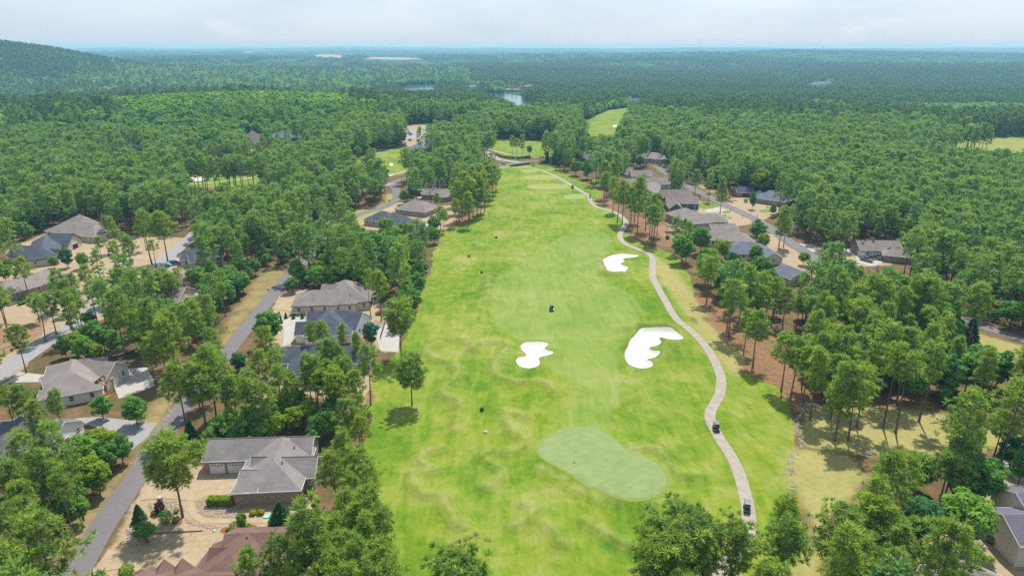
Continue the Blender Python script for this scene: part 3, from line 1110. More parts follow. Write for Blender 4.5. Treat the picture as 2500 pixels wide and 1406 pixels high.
while _k + 3.6 < _s[-1]:
    _seg = np.column_stack([np.interp(np.linspace(_k + .012, _k + 3.588, 4), _s, PATH[:, q]) for q in (0, 1)])
    link('slab', strip_mesh('slab', _seg, 1.25, 'path_concrete', .055 + random.uniform(0, .012), 3), _path)
    _k += 3.6
for _f, _q, _w in (('A6', [(330, 720), (400, 690), (560, 655), (700, 620), (860, 590)], 1.3), ('A6', [(1640, 345), (1720, 370), (1850, 400), (2000, 425), (2271, 430)], 1.3),
                   ('T1', [(1310, 1325), (1500, 1310), (1700, 1290), (1830, 1270)], 1.2), ('P', [(880, 440), (920, 437), (960, 428)], 1.2)):
    struct('side_path', strip_mesh('side_path', catmull(pts0(_f, _q), step=2), _w, 'pale_concrete', .10, 3))
for _k, (_n, _w, _l, _mt) in enumerate(STREETS):
    struct(_n, strip_mesh(_n, _l, _w, _mt, .06 + .012 * _k))
_parking = catmull(pts0('A6', [(590, 250), (600, 150), (800, 175), (900, 150), (1180, 185), (1170, 225), (1000, 230), (880, 215), (760, 250)]), True, 3)
struct('car_park', sheet_mesh('car_park', _parking, 'pale_asphalt', .14, 5))


def water_material():
    m, n, l, o = _mat('lake_water')
    b = n.new('ShaderNodeBsdfPrincipled')
    b.inputs['Base Color'].default_value = (.035, .11, .115, 1)
    b.inputs['Roughness'].default_value = .12
    b.inputs['Specular IOR Level'].default_value = .5
    g = n.new('ShaderNodeNewGeometry')
    t = n.new('ShaderNodeTexNoise')
    t.inputs['Scale'].default_value = .35
    t.inputs['Detail'].default_value = 4
    l.new(g.outputs['Position'], t.inputs['Vector'])
    bp = n.new('ShaderNodeBump')
    bp.inputs['Strength'].default_value = .12
    bp.inputs['Distance'].default_value = .5
    l.new(t.outputs['Fac'], bp.inputs['Height'])
    l.new(bp.outputs['Normal'], b.inputs['Normal'])
    l.new(b.outputs['BSDF'], o.inputs['Surface'])
    MATS['lake_water'] = m


water_material()
for _w, _z in LAKES:
    _vs = [Vector(p) for p in _w]
    _v2, _, _fs = delaunay_2d_cdt(_vs, [(i, (i + 1) % len(_vs)) for i in range(len(_vs))], [], 1, 1e-3)[:3]
    struct('lake_water', np_mesh('lake_water', [(p.x, p.y, _z) for p in _v2], np.array(_fs), 'lake_water'))

# ------------------------------------------------------------------ houses
HOUSE_HULLS = []      # (photo-plane hull, distance, share of clearing) used to keep woods off visible roofs
FOOTPRINTS = []       # (centre, radius) no tree stands inside a house


def hull2(pts):
    pts = sorted(set((round(a, 2), round(b, 2)) for a, b in pts))

    def half(ps):
        o = []
        for p in ps:
            while len(o) > 1 and (o[-1][0] - o[-2][0]) * (p[1] - o[-2][1]) - (o[-1][1] - o[-2][1]) * (p[0] - o[-2][0]) <= 0:
                o.pop()
            o.append(p)
        return o
    a, b = half(pts), half(pts[::-1])
    return a[:-1] + b[:-1]


_WF = {}


def win_mesh(w, h):
    k = (w, h)
    if k not in _WF:
        m = MB()
        t = .09
        m.box((0, 0, h / 2), (w + 2 * t, .10, t)).box((0, 0, -h / 2), (w + 2 * t + .06, .14, t))
        m.box((-w / 2 - t / 2, 0, 0), (t, .10, h - t)).box((w / 2 + t / 2, 0, 0), (t, .10, h - t)).box((0, .005, 0), (w, .06, .05))
        f = m.mesh('window', 'white_paint')
        p = MB().box((0, .02, 0), (w, .03, h)).mesh('pane', 'dark_glass')
        _WF[k] = (f, p)
    return _WF[k]


_GD = {}


def garage_mesh(w, mat):
    k = (round(w, 1), mat)
    if k not in _GD:
        m = MB()
        for i in range(4):
            m.box((0, 0, .28 + i * .55), (w, .07, .53))
            nn = max(2, int(w / .6))
            for j in range(nn):
                m.box(((j + .5) / nn * w - w / 2, -.045, .28 + i * .55), (w / nn - .14, .03, .36))
        d = m.mesh('garage_door', mat)
        g = MB()
        nn = max(2, int(w / .6))
        for j in range(nn):
            g.box(((j + .5) / nn * w - w / 2, -.065, 1.94), (w / nn - .22, .02, .24))
        _GD[k] = (d, g.mesh('light', 'dark_glass'))
    return _GD[k]


def wing_geo(A, B, W, he, zr, ends, o=.45):
    """roof and walls of one wing. A, B: ridge ends (x, y); ends: 'g' gable or 'h' hip at A and at B"""
    A, B = np.array(A, float), np.array(B, float)
    L = np.linalg.norm(B - A)
    u = (B - A) / max(L, 1e-6)
    n = np.array([-u[1], u[0]])
    w = W / 2
    p = (zr - he) / w
    ez = he - p * o
    wo = w + o

    def pt(c, k, z):
        q = c + n * k
        return (q[0], q[1], z)
    ea = A - u * (wo if ends[0] == 'h' else 0)
    eb = B + u * (wo if ends[1] == 'h' else 0)
    top = [pt(ea, wo, ez), pt(eb, wo, ez), pt(eb, -wo, ez), pt(ea, -wo, ez), (A[0], A[1], zr), (B[0], B[1], zr)]
    faces = [(0, 1, 5, 4), (2, 3, 4, 5)]
    loop = [0]
    faces += [(3, 0, 4)] if ends[0] == 'h' else []
    loop = [0, 1] + ([5] if ends[1] == 'g' else []) + [2, 3] + ([4] if ends[0] == 'g' else [])
    faces += [(1, 2, 5)] if ends[1] == 'h' else []
    th_ = .16
    V = top + [(x, y, z - th_) for x, y, z in top]
    F = list(faces) + [tuple(i + 6 for i in f[::-1]) for f in faces]
    F += [(loop[i], loop[(i + 1) % len(loop)], loop[(i + 1) % len(loop)] + 6, loop[i] + 6) for i in range(len(loop))]
    roof = (V, F)
    # walls
    wa = A - u * (w if ends[0] == 'h' else -.35)
    wb = B + u * (w if ends[1] == 'h' else -.35)
    hw = he - .02
    z0 = -.7
    c = [pt(wa, w, z0), pt(wb, w, z0), pt(wb, -w, z0), pt(wa, -w, z0)]
    WV = c + [(x, y, hw) for x, y, _ in c]
    WF = [(0, 1, 5, 4), (1, 2, 6, 5), (2, 3, 7, 6), (3, 0, 4, 7), (4, 5, 6, 7)]
    for e, cc, i0, i1 in ((ends[0], wa, 7, 4), (ends[1], wb, 5, 6)):
        if e == 'g':
            WV.append((cc[0], cc[1], zr - .2))
            WF.append((i0, i1, len(WV) - 1))
    return roof, (WV, WF), [top[i] for i in loop], (wa, wb, u, n, w, p)


def house(name, label, wings, roof, wall, fascia='white_paint', he=3.0, vis=.8, cat='house', garages=(), vents=(), win=True, trim_h=.2, win_h=1.35, ridge=None, wins=()):
    """wings: (frame, ax, ay, bx, by, ridge height, width, ends). Ridge ends are where the photograph shows them"""
    wl_ = []
    for (f, ax, ay, bx, by, zr, W, ends) in wings:
        g0 = P(f, (ax + bx) / 2, (ay + by) / 2, zr)[2]
        a = atz(*fpx(f, ax, ay), zr + g0)
        b = atz(*fpx(f, bx, by), zr + g0)
        wl_.append((a, b, zr, W, ends))
    cx = sum(q[0][0] + q[1][0] for q in wl_) / (2 * len(wl_))
    cy = sum(q[0][1] + q[1][1] for q in wl_) / (2 * len(wl_))
    gz = gz1(cx, cy)
    H = thing(name, label, cat, (cx, cy, gz))
    hullp, info = [], []
    for k, (a, b, zr, W, ends) in enumerate(wl_):
        a = (a[0] - cx, a[1] - cy)
        b = (b[0] - cx, b[1] - cy)
        R, Wl, loop, inf = wing_geo(a, b, W, he - .004 * k, zr + .006 * k, ends)
        info.append(inf)
        ro = MB().add(*R).build('roof', roof, H)
        MB().add(*Wl).build('wall', wall, H)
        m = MB()
        mid = np.mean([q[:2] for q in loop], axis=0)
        for i in range(len(loop)):
            p, q = np.array(loop[i]), np.array(loop[(i + 1) % len(loop)])
            d = q - p
            nn = np.array([d[1], -d[0], 0])
            nn /= np.linalg.norm(nn) + 1e-9
            if np.dot(nn[:2], (p + q)[:2] / 2 - mid) < 0:
                nn = -nn
            v = []
            for e in (p, q):
                for off, zz in ((.004, .012), (.05, .012), (.05, -trim_h), (.004, -trim_h)):
                    v.append(tuple(e + nn * off + np.array([0, 0, zz])))
            m.add(v, [(0, 1, 5, 4), (1, 2, 6, 5), (2, 3, 7, 6), (3, 0, 4, 7), (0, 1, 2, 3), (4, 5, 6, 7)])
        m.build('fascia', fascia, ro)
        if ridge:
            m = MB()
            c0 = np.array((*a, zr + .006 * k))
            c1 = np.array((*b, zr + .006 * k))
            m.tube(c0 + (0, 0, .0), c1 + (0, 0, .0), .10, .10, 6)
            m.build('ridge_cap', ridge, ro)
        for z in (he, zr):
            for q in loop:
                hullp.append(proj(q[0] + cx, q[1] + cy, q[2] + gz)[:2])
        FOOTPRINTS.append((np.array(a) + (cx, cy), np.array(b) + (cx, cy), W / 2 + 2.0))
        for q in loop[:4]:
            hullp.append(proj(q[0] + cx, q[1] + cy, gz + 1.2)[:2])

    def blocked(x, y, me):
        for j, (wa, wb, u, n, w, p) in enumerate(info):
            if j == me:
                continue
            d = np.array([x, y]) - wa
            t, s = d @ u, d @ n
            if -.3 < t < np.linalg.norm(wb - wa) + .3 and abs(s) < w + .3:
                return True
        return False
    gar = {}
    for (wi, side, off, gw, gm) in garages:
        gar.setdefault((wi, side), []).append((off, gw, gm))
    for k, (wa, wb, u, n, w, p) in enumerate(info):
        L = np.linalg.norm(wb - wa)
        for side in ('L', 'R', 'A', 'B'):
            if side in 'LR':
                s = 1 if side == 'L' else -1
                base, dirv, nn, ln = (wa + wb) / 2 + n * s * w, u, n * s, L
            else:
                s = -1 if side == 'A' else 1
                base, dirv, nn, ln = (wa if side == 'A' else wb), n, u * s, 2 * w
            ang = math.atan2(nn[1], nn[0]) + math.pi / 2
            if (k, side) in gar:
                for off, gw, gm in gar[(k, side)]:
                    q = base + dirv * off + nn * .05
                    d, g = garage_mesh(gw, gm)
                    o = link('garage_door', d, H, (q[0], q[1], 0.02), ang)
                    link('light', g, o)['kind'] = 'stuff'
                    m = MB().box((0, -.02, 2.30), (gw + .3, .12, .14)).box((-gw / 2 - .09, -.02, 1.1), (.14, .12, 2.26)).box((gw / 2 + .09, -.02, 1.1), (.14, .12, 2.26))
                    m.build('door_frame', 'white_paint', o)
                continue
            for (wi, sd, off, zz) in wins:
                if wi == k and sd == side:
                    q = base + dirv * off + nn * .04
                    f, g = win_mesh(.95, win_h)
                    link('pane', g, link('window', f, H, (q[0], q[1], zz), ang))
            if not win or nn[1] > .75:
                continue
            nw = int((ln - 1.0) / 3.4)
            for i in range(nw):
                t = (i + .5) / nw * ln - ln / 2
                q = base + dirv * t + nn * .04
                if blocked(q[0] + nn[0] * .3, q[1] + nn[1] * .3, k):
                    continue
                f, g = win_mesh(.95, win_h)
                o = link('window', f, H, (q[0], q[1], 1.65), ang)
                link('pane', g, o)
    for (f, x, y, z) in vents:
        q = atz(*fpx(f, x, y), z + gz)
        MB().tube((q[0] - cx, q[1] - cy, z - .9), (q[0] - cx, q[1] - cy, z + .05), .11, .11, 8).tube((q[0] - cx, q[1] - cy, z + .05), (q[0] - cx, q[1] - cy, z + .2), .17, .12, 8).build('roof_vent', 'black_metal', H)
    if vis > 0:
        HOUSE_HULLS.append((hull2(hullp), min(cy, 1e9) - 2, vis))
    return H, (cx, cy, gz)


HA, HAc = house('brick_house', 'brown brick house with grey shingled roof and two white garage doors beside the left street', [
    ('H', 262, 243, 1803, 200, 5.8, 7.6, 'gg'),
    ('H', 1345, 217, 1205, 530, 6.05, 12.2, 'gh'),
    ('H', 742, 686, 1075, 682, 5.0, 8.4, 'gg'),
    ('H', 895, 497, 1180, 490, 5.4, 5.0, 'gg'),
    ('H', 1330, 497, 1852, 484, 5.55, 6.6, 'gg')], 'roof_grey', 'brick_brown', he=3.4, vis=.97,
    garages=[(0, 'R', -8.1, 2.7, 'white_paint'), (0, 'R', -3.4, 4.9, 'white_paint')], vents=[('H', 1340, 575, 5.6), ('H', 1512, 360, 5.2)], ridge='roof_taupe', win=False, wins=[(4, 'R', .9, 2.2), (4, 'R', 2.6, 2.2)])
# stone piers and white corner posts of the garage front
house('redbrown_roof_house', 'house with reddish brown shingle roof and twin dormer gables at the bottom edge', [
    ('A4', 1428, 612, 2112, 592, 5.6, 8.4, 'gg'),
    ('A4', 1660, 600, 1490, 838, 5.9, 11.0, 'gh'),
    ('A4', 1255, 770, 1560, 764, 5.2, 5.0, 'gg'),
    ('A4', 380, 1100, 1540, 1078, 5.7, 9.0, 'gg'),
    ('A4', 742, 898, 640, 1110, 5.35, 3.4, 'gg'),
    ('A4', 948, 888, 850, 1105, 5.40, 3.4, 'gg')], 'roof_redbrown', 'brick_red', he=3.3, vis=.8, fascia='roof_redbrown', vents=[('A4', 1678, 660, 5.6), ('A4', 1563, 812, 5.5)])
house('white_house', 'white walled house with violet grey roof behind the roadside pines at left edge', [
    ('A1', -80, 470, 390, 470, 6.2, 11.5, 'gg'), ('A1', 120, 430, 100, 640, 5.6, 8.0, 'gg')], 'roof_violet', 'white_paint', he=3.3, vis=.55)
HD, HDc = house('white_brick_house', 'white brick house with taupe hip roof and timber framed porch', [
    ('A1', 428, 88, 700, 106, 6.0, 8.5, 'gg'), ('A1', 440, 95, 424, 160, 6.3, 13.0, 'hh'), ('A1', 240, 200, 400, 160, 5.4, 8.0, 'gg')], 'roof_taupe', 'white_brick', he=3.2, vis=.75, vents=[('A1', 474, 92, 6.0)])
house('taupe_hip_house', 'cream walled house with layered taupe hip roofs and screened porch beside the fairway', [
    ('A2', 470, 266, 735, 255, 6.3, 11.0, 'hh'), ('A2', 792, 166, 812, 215, 7.2, 12.5, 'hh'), ('A2', 568, 210, 740, 212, 5.8, 7.0, 'gg'), ('A2', 880, 222, 940, 232, 6.2, 8.0, 'hh')], 'roof_taupe', 'cream_paint', he=3.2, vis=.95, fascia='dark_timber', vents=[('A2', 838, 308, 5.4)])
house('slate_hip_house', 'white walled house with large dark slate hip roof beside its pale concrete yard', [
    ('A2', 660, 448, 965, 478, 6.5, 10.5, 'gg'), ('A2', 664, 446, 643, 500, 6.7, 13.0, 'hh'), ('A2', 318, 568, 560, 562, 5.6, 6.0, 'gg'), ('A2', 428, 468, 620, 462, 5.8, 7.0, 'gg')], 'roof_slate', 'white_paint', he=3.1, vis=.7)
house('slate_garage_house', 'slate roofed house with white garage door half hidden by roadside pines', [
    ('A2', 250, 800, 880, 800, 5.6, 9.0, 'hh'), ('A2', 400, 830, 375, 940, 5.2, 7.0, 'hh')], 'roof_slate', 'cream_paint', he=3.0, vis=.55, garages=[(0, 'R', -10.0, 4.6, 'white_paint')])
house('slate_gable_house', 'cream house with dark slate gables and a black garage door', [
    ('A3', 470, 272, 698, 272, 6.8, 9.5, 'gg'), ('A3', 430, 285, 395, 400, 6.5, 10.5, 'hh'), ('A3', 130, 385, 380, 395, 5.9, 9.0, 'gg'), ('A3', 470, 420, 552, 424, 5.2, 4.0, 'gg')], 'roof_slate', 'cream_paint', he=3.2, vis=.9, fascia='black_metal',
    garages=[(0, 'B', 0, 3.6, 'black_metal')], vents=[('A3', 272, 400, 5.7)])
house('taupe_left_house', 'cream brick house under a broad taupe hip roof behind the slate gabled house', [
    ('A3', 640, 150, 900, 180, 6.8, 13.0, 'hh'), ('A3', 752, 92, 800, 118, 7.4, 13.0, 'hh')], 'roof_taupe', 'cream_paint', he=3.2, vis=.9, vents=[('A3', 703, 195, 6.1), ('A3', 852, 205, 6.0)])
house('slate_corner_house', 'house with dark slate roof peeking over pines by the pale street', [
    ('A3', 1830, 418, 2000, 402, 5.8, 9.0, 'hh'), ('A3', 1780, 480, 1850, 470, 5.0, 6.0, 'gg')], 'roof_slate', 'cream_paint', he=3.0, vis=.6)
house('greybrown_roof_house', 'house with wide grey brown roof seen through bare pine trunks', [
    ('A3', 1240, 790, 1770, 785, 5.8, 13.0, 'gg'), ('A3', 1400, 660, 1700, 640, 5.4, 8.0, 'hh')], 'roof_brown', 'cream_paint', he=3.0, vis=.45)
house('brick_corner_house', 'brick house with taupe roof among pines at the left edge', [
    ('A3', 60, 720, 440, 620, 5.8, 12.0, 'hh')], 'roof_taupe', 'brick_brown', he=3.0, vis=.4)
house('porch_hip_house', 'brick house with taupe pyramid roof and shaded corner porch left of the fairway', [
    ('A6', 700, 1014, 795, 1024, 6.8, 14.0, 'hh')], 'roof_taupe', 'brick_brown', he=3.0, vis=.9, vents=[('A6', 742, 1008, 6.7), ('A6', 770, 1000, 6.7)])
house('slate_roadside_house', 'house with dark slate hip roof beside the curving left street', [
    ('A6', 270, 1162, 340, 1170, 6.4, 12.0, 'hh'), ('A6', 440, 1175, 590, 1230, 6.2, 12.0, 'hh')], 'roof_slate', 'cream_paint', he=3.0, vis=.65)
house('brick_drive_house', 'brick house with taupe roof beside a parked dark pickup', [
    ('A6', 820, 866, 1100, 872, 5.4, 8.0, 'gg'), ('A6', 1120, 872, 1190, 862, 6.0, 11.0, 'hh')], 'roof_taupe', 'brick_brown', he=3.0, vis=.75)
house('slate_garage_cottage', 'white cottage with blue grey slate roof and white double garage door', [
    ('A6', 1020, 716, 1190, 718, 5.6, 9.0, 'hh')], 'roof_slate', 'white_paint', he=3.0, vis=.8, garages=[(0, 'R', -2.0, 5.0, 'white_paint')])
# across the fairway
house('blueslate_tree_house', 'house with pale blue slate roof among round green trees beyond the tees', [
    ('F4', 725, 138, 835, 140, 6.5, 11.0, 'gh'), ('F4', 800, 150, 880, 172, 5.6, 8.0, 'hh')], 'roof_blueslate', 'cream_paint', he=3.0, vis=.97)
house('white_taupe_house', 'white walled house with taupe hip roof highest up the right street', [
    ('F4', 1335, 142, 1425, 152, 6.8, 14.0, 'hh'), ('F4', 1290, 170, 1330, 168, 5.6, 7.0, 'hh')], 'roof_taupe', 'white_brick', he=3.4, vis=1.0)
house('long_taupe_house', 'long house with overlapping taupe gable roofs behind tall fairway pines', [
    ('F4', 1165, 276, 1212, 280, 6.6, 10.0, 'gg'), ('F4', 1190, 302, 1370, 302, 6.0, 9.0, 'gg'), ('F4', 1250, 366, 1520, 366, 6.0, 9.5, 'gg'), ('F4', 1120, 372, 1300, 372, 5.8, 10.0, 'gg'), ('F4', 1380, 400, 1360, 470, 5.6, 9.0, 'hh')], 'roof_taupe', 'beige_stucco', he=3.1, vis=.97)
house('green_wall_house', 'house with green siding and brown taupe gabled roofs facing the fairway', [
    ('F4', 1450, 470, 1695, 466, 6.6, 9.5, 'gg'), ('F4', 1490, 520, 1772, 522, 6.2, 10.0, 'gg'), ('F4', 1555, 540, 1588, 585, 5.8, 6.0, 'gg')], 'roof_brown', 'green_siding', he=3.4, vis=.97, vents=[('F4', 1520, 525, 6.0), ('F4', 1545, 548, 5.8)])
HR5, HR5c = house('deck_house', 'house with taupe hip roof and raised deck on white posts facing the fairway', [
    ('F4', 1662, 622, 1770, 662, 7.2, 13.0, 'hh'), ('F4', 1840, 668, 1925, 672, 6.2, 11.0, 'hh')], 'roof_taupe', 'brick_brown', he=3.8, vis=.9, vents=[('F4', 1700, 618, 6.9), ('F4', 1690, 614, 6.9)])
house('low_taupe_house', 'low house with pale taupe roof between the deck house and leafy oaks', [
    ('F4', 1870, 762, 2095, 755, 5.8, 10.0, 'gg'), ('F4', 1900, 820, 2130, 832, 5.6, 11.0, 'hh')], 'roof_taupe', 'cream_paint', he=3.0, vis=.97)
house('blueslate_row_house', 'house with grey slate hip roof behind bright leafy trees on the right', [
    ('F4', 2140, 912, 2270, 918, 6.2, 11.5, 'hh'), ('F4', 2375, 965, 2430, 1010, 5.0, 7.0, 'gg')], 'roof_blueslate', 'cream_paint', he=3.0, vis=.97)
house('slate_sliver_house', 'house showing only a grey slate roof plane above the right hand trees', [
    ('M3', 762, 535, 905, 588, 5.6, 9.0, 'gg')], 'roof_blueslate', 'cream_paint', he=3.0, vis=.97)
HR9, HR9c = house('garage_front_house', 'brick house with taupe roof, three garage bays and two dark trucks parked in front', [
    ('M3', 1290, 368, 1600, 372, 5.8, 9.5, 'gg'), ('M3', 1520, 395, 1532, 415, 4.9, 3.2, 'gg'), ('M3', 1560, 432, 1640, 440, 4.8, 7.0, 'hh')], 'roof_taupe', 'brick_brown', he=3.0, vis=.9,
    garages=[(0, 'R', -7.8, 3.0, 'white_paint'), (0, 'R', -2.2, 5.2, 'white_paint')])
house('brick_garage', 'small brick garage with dark slate roof and brown door at the wood edge', [
    ('M3', 425, -12, 548, -12, 5.2, 7.5, 'gg')], 'roof_slate', 'brick_red', he=2.9, vis=.9, garages=[(0, 'R', 0.5, 4.6, 'dark_timber')], cat='garage')
house('brick_slate_house', 'brick bungalow with blue grey hip roof beside the small brick garage', [
    ('M3', 672, 14, 745, 24, 6.6, 13.0, 'hh'), ('M3', 598, 10, 603, 12, 5.4, 5.0, 'hh')], 'roof_blueslate', 'brick_red', he=2.9, vis=.9)
house('beige_house', 'tall beige house with slate roof at the right edge', [
    ('A5', 1365, 580, 2300, 580, 6.9, 9.2, 'gg'), ('A5', 1545, 290, 2300, 280, 7.2, 11.0, 'gg')], 'roof_violet', 'beige_stucco', he=4.7, vis=.8, win=False)
HR12, HR12c = house('patio_house', 'house with light taupe roof and walled patio in the bottom right corner', [
    ('A5', 760, 1190, 1700, 1600, 5.6, 8.5, 'gg'), ('A5', 250, 1250, 900, 1560, 5.2, 7.0, 'gg')], 'roof_taupe', 'white_paint', he=3.2, vis=.8)
# farther houses in the woods
house('slate_wood_house', 'white house with slate roof among pines left of the far hill', [
    ('T1', 850, 1012, 950, 1008, 8.0, 12.0, 'hh')], 'roof_slate', 'white_paint', he=4.5, vis=.9)
house('red_bank_house', 'pale house behind pines above the red earth bank', [
    ('T1', 1380, 1040, 1550, 1035, 8.0, 11.0, 'gg')], 'roof_violet', 'white_brick', he=4.5, vis=.6)
house('brown_wood_house', 'house with steep brown roof rising out of the pines', [
    ('T1', 1800, 930, 1890, 985, 10.0, 11.0, 'gg')], 'roof_brown', 'brick_red', he=4.5, vis=.9)
house('blueslate_wood_house', 'large house with pale blue slate hips among dark pines', [
    ('T1', 1990, 935, 2090, 932, 9.5, 16.0, 'hh')], 'roof_blueslate', 'white_brick', he=4.8, vis=.9)
house('clubhouse', 'low clubhouse with grey slate roof beside the car park', [
    ('A6', 730, 285, 870, 222, 6.5, 15.0, 'hh')], 'roof_blueslate', 'cream_paint', he=3.2, vis=.9, cat='clubhouse')
house('lake_brick_house', 'pink brick house with long roof on the lake shore', [
    ('T2', 1215, 632, 1285, 632, 9.0, 15.0, 'hh')], 'roof_brown', 'brick_red', he=5.5, vis=1.0)
house('lake_hill_house', 'brown roofed house above the lake inlet', [
    ('T2', 1345, 608, 1390, 606, 9.0, 16.0, 'hh')], 'roof_brown', 'brick_red', he=5.0, vis=1.0)
house('lake_left_house', 'brown roofed house left of the lake inlet', [
    ('T2', 945, 610, 980, 608, 9.0, 14.0, 'hh')], 'roof_brown', 'cream_paint', he=5.0, vis=1.0)
house('dormer_house', 'white house with slate roof and porch at the far fairway', [
    ('T2', 2090, 702, 2160, 702, 9.5, 12.0, 'gg')], 'roof_blueslate', 'white_paint', he=5.0, vis=1.0)
house('far_slate_house', 'large far house with slate blue roof in the right woods', [
    ('T3', 985, 588, 1095, 584, 11.0, 24.0, 'hh')], 'roof_violet', 'white_paint', he=6.0, vis=1.0)

# ------------------------------------------------------------------ tree models
def tube_np(p, q, r0, r1, n=5):
    p, q = np.array(p, float), np.array(q, float)
    d = q - p
    d /= np.linalg.norm(d) + 1e-9
    a = np.cross(d, [0.3, .9, .2])
    a /= np.linalg.norm(a) + 1e-9
    b = np.cross(d, a)
    t = np.arange(n) * 2 * math.pi / n
    c = np.cos(t)[:, None] * a + np.sin(t)[:, None] * b
    return np.vstack([p + c * r0, q + c * r1]), np.array([(i, (i + 1) % n, n + (i + 1) % n, n + i) for i in range(n)])


class Acc:
    def __init__(s):
        s.V, s.F, s.T, s.n = [], [], [], 0

    def add(s, V, F, t=None):
        s.V.append(V)
        s.F.append(F + s.n)
        s.n += len(V)
        if t is not None:
            s.T.append(t)

    def get(s):
        return np.vstack(s.V), np.vstack(s.F), (np.concatenate(s.T) if s.T else None)


def blades(rng, centres, size, per, width, up=.45, out=None):
    """needle or leaf blades radiating from clump centres"""
    n = len(centres) * per
    c = np.repeat(centres, per, axis=0)
    d = rng.normal(size=(n, 3))
    d[:, 2] = d[:, 2] + up * 1.9
    if out is not None:
        d += np.repeat(out, per, axis=0) * .8
    d /= np.linalg.norm(d, axis=1)[:, None]
    sz = np.repeat(np.broadcast_to(size, (len(centres),)), per) * rng.uniform(.7, 1.15, n)
    s = np.cross(d, rng.normal(size=(n, 3)))
    s /= np.linalg.norm(s, axis=1)[:, None] + 1e-9
    b = c + d * (sz * .12)[:, None]
    tip = c + d * sz[:, None]
    w = (width * rng.uniform(.75, 1.25, n))[:, None]
    mid = c + d * (sz * .55)[:, None]
    V = np.stack([b, mid + s * w, tip, mid - s * w], 1).reshape(-1, 3)
    F = np.arange(n * 4).reshape(-1, 4)
    return V, F, n


def pine_model(seed, H=17.0, c0=.45, R=3.3, limbs=52, tufts=4, per=26, size=.92, width=.075, shape=.8, sides=7):
    rng = np.random.default_rng(seed)
    wood, crown = Acc(), Acc()
    k = 7
    bend = rng.normal(size=2) * .25
    ax = [np.array([bend[0] * math.sin(t * 2.4), bend[1] * math.sin(t * 2.0 + 1) - bend[1] * math.sin(1), t * H * .97]) for t in np.linspace(0, 1, k)]
    r = .21 * H / 17
    for i in range(k - 1):
        wood.add(*tube_np(ax[i], ax[i + 1], r * (1 - .8 * i / (k - 1)) * (1.25 if i == 0 else 1), r * (1 - .8 * (i + 1) / (k - 1)), sides))
    axis = np.array(ax)

    def at(z):
        return np.array([np.interp(z, axis[:, 2], axis[:, 0]), np.interp(z, axis[:, 2], axis[:, 1]), z])
    C, O, S = [], [], []
    lobe = rng.uniform(0, 6.28, 3)
    for i in range(limbs):
        t = (i + rng.uniform(-.4, .4)) / limbs
        t = min(max(t, 0), 1)
        z = H * (c0 + (1 - c0) * t * .95)
        az = i * 2.39996 + rng.uniform(-.5, .5)
        prof = math.sin(math.pi * (.14 + .80 * t ** shape)) ** .75
        ln = R * prof * rng.uniform(.62, 1.12) * (1 + .30 * math.sin(az * 2 + lobe[0] + t * 3) + .18 * math.sin(az * 3 + lobe[1] - t * 5))
        rise = -.12 + .85 * t + rng.uniform(-.15, .2)
        p = at(z)
        d = np.array([math.cos(az), math.sin(az), rise])
        q = p + d * ln
        if sides > 5 or i % 3 == 0:
            wood.add(*tube_np(p, p + d * ln * .9, .05 * H / 17, .014, 3 if sides < 6 else 4))
        nt = max(2, int(tufts * (.5 + .6 * ln / R)))
        for j in range(nt):
            u = 1 - .62 * (j / nt) * rng.uniform(.7, 1.2)
            side = np.array([-math.sin(az), math.cos(az), 0]) * rng.normal() * .34 * ln * (.5 + .5 * (1 - u) * 2)
            C.append(p + d * ln * u + side + np.array([0, 0, rng.uniform(-.1, .3)]))
            O.append(np.array([math.cos(az), math.sin(az), .2]))
            S.append(size * rng.uniform(.75, 1.3))
    for j in range(5):
        C.append(at(H * .985) + rng.normal(size=3) * np.array([.45, .45, .3]))
        O.append(np.array([0, 0, 1.]))
        S.append(size * 1.1)
    C, O, S = np.array(C), np.array(O), np.array(S)
    V, F, n = blades(rng, C, S, per, width, .5, O)
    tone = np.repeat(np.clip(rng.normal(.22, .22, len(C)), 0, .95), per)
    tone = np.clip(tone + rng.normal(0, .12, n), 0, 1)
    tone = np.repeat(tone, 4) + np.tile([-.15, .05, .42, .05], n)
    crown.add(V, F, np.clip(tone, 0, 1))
    return wood.get(), crown.get()


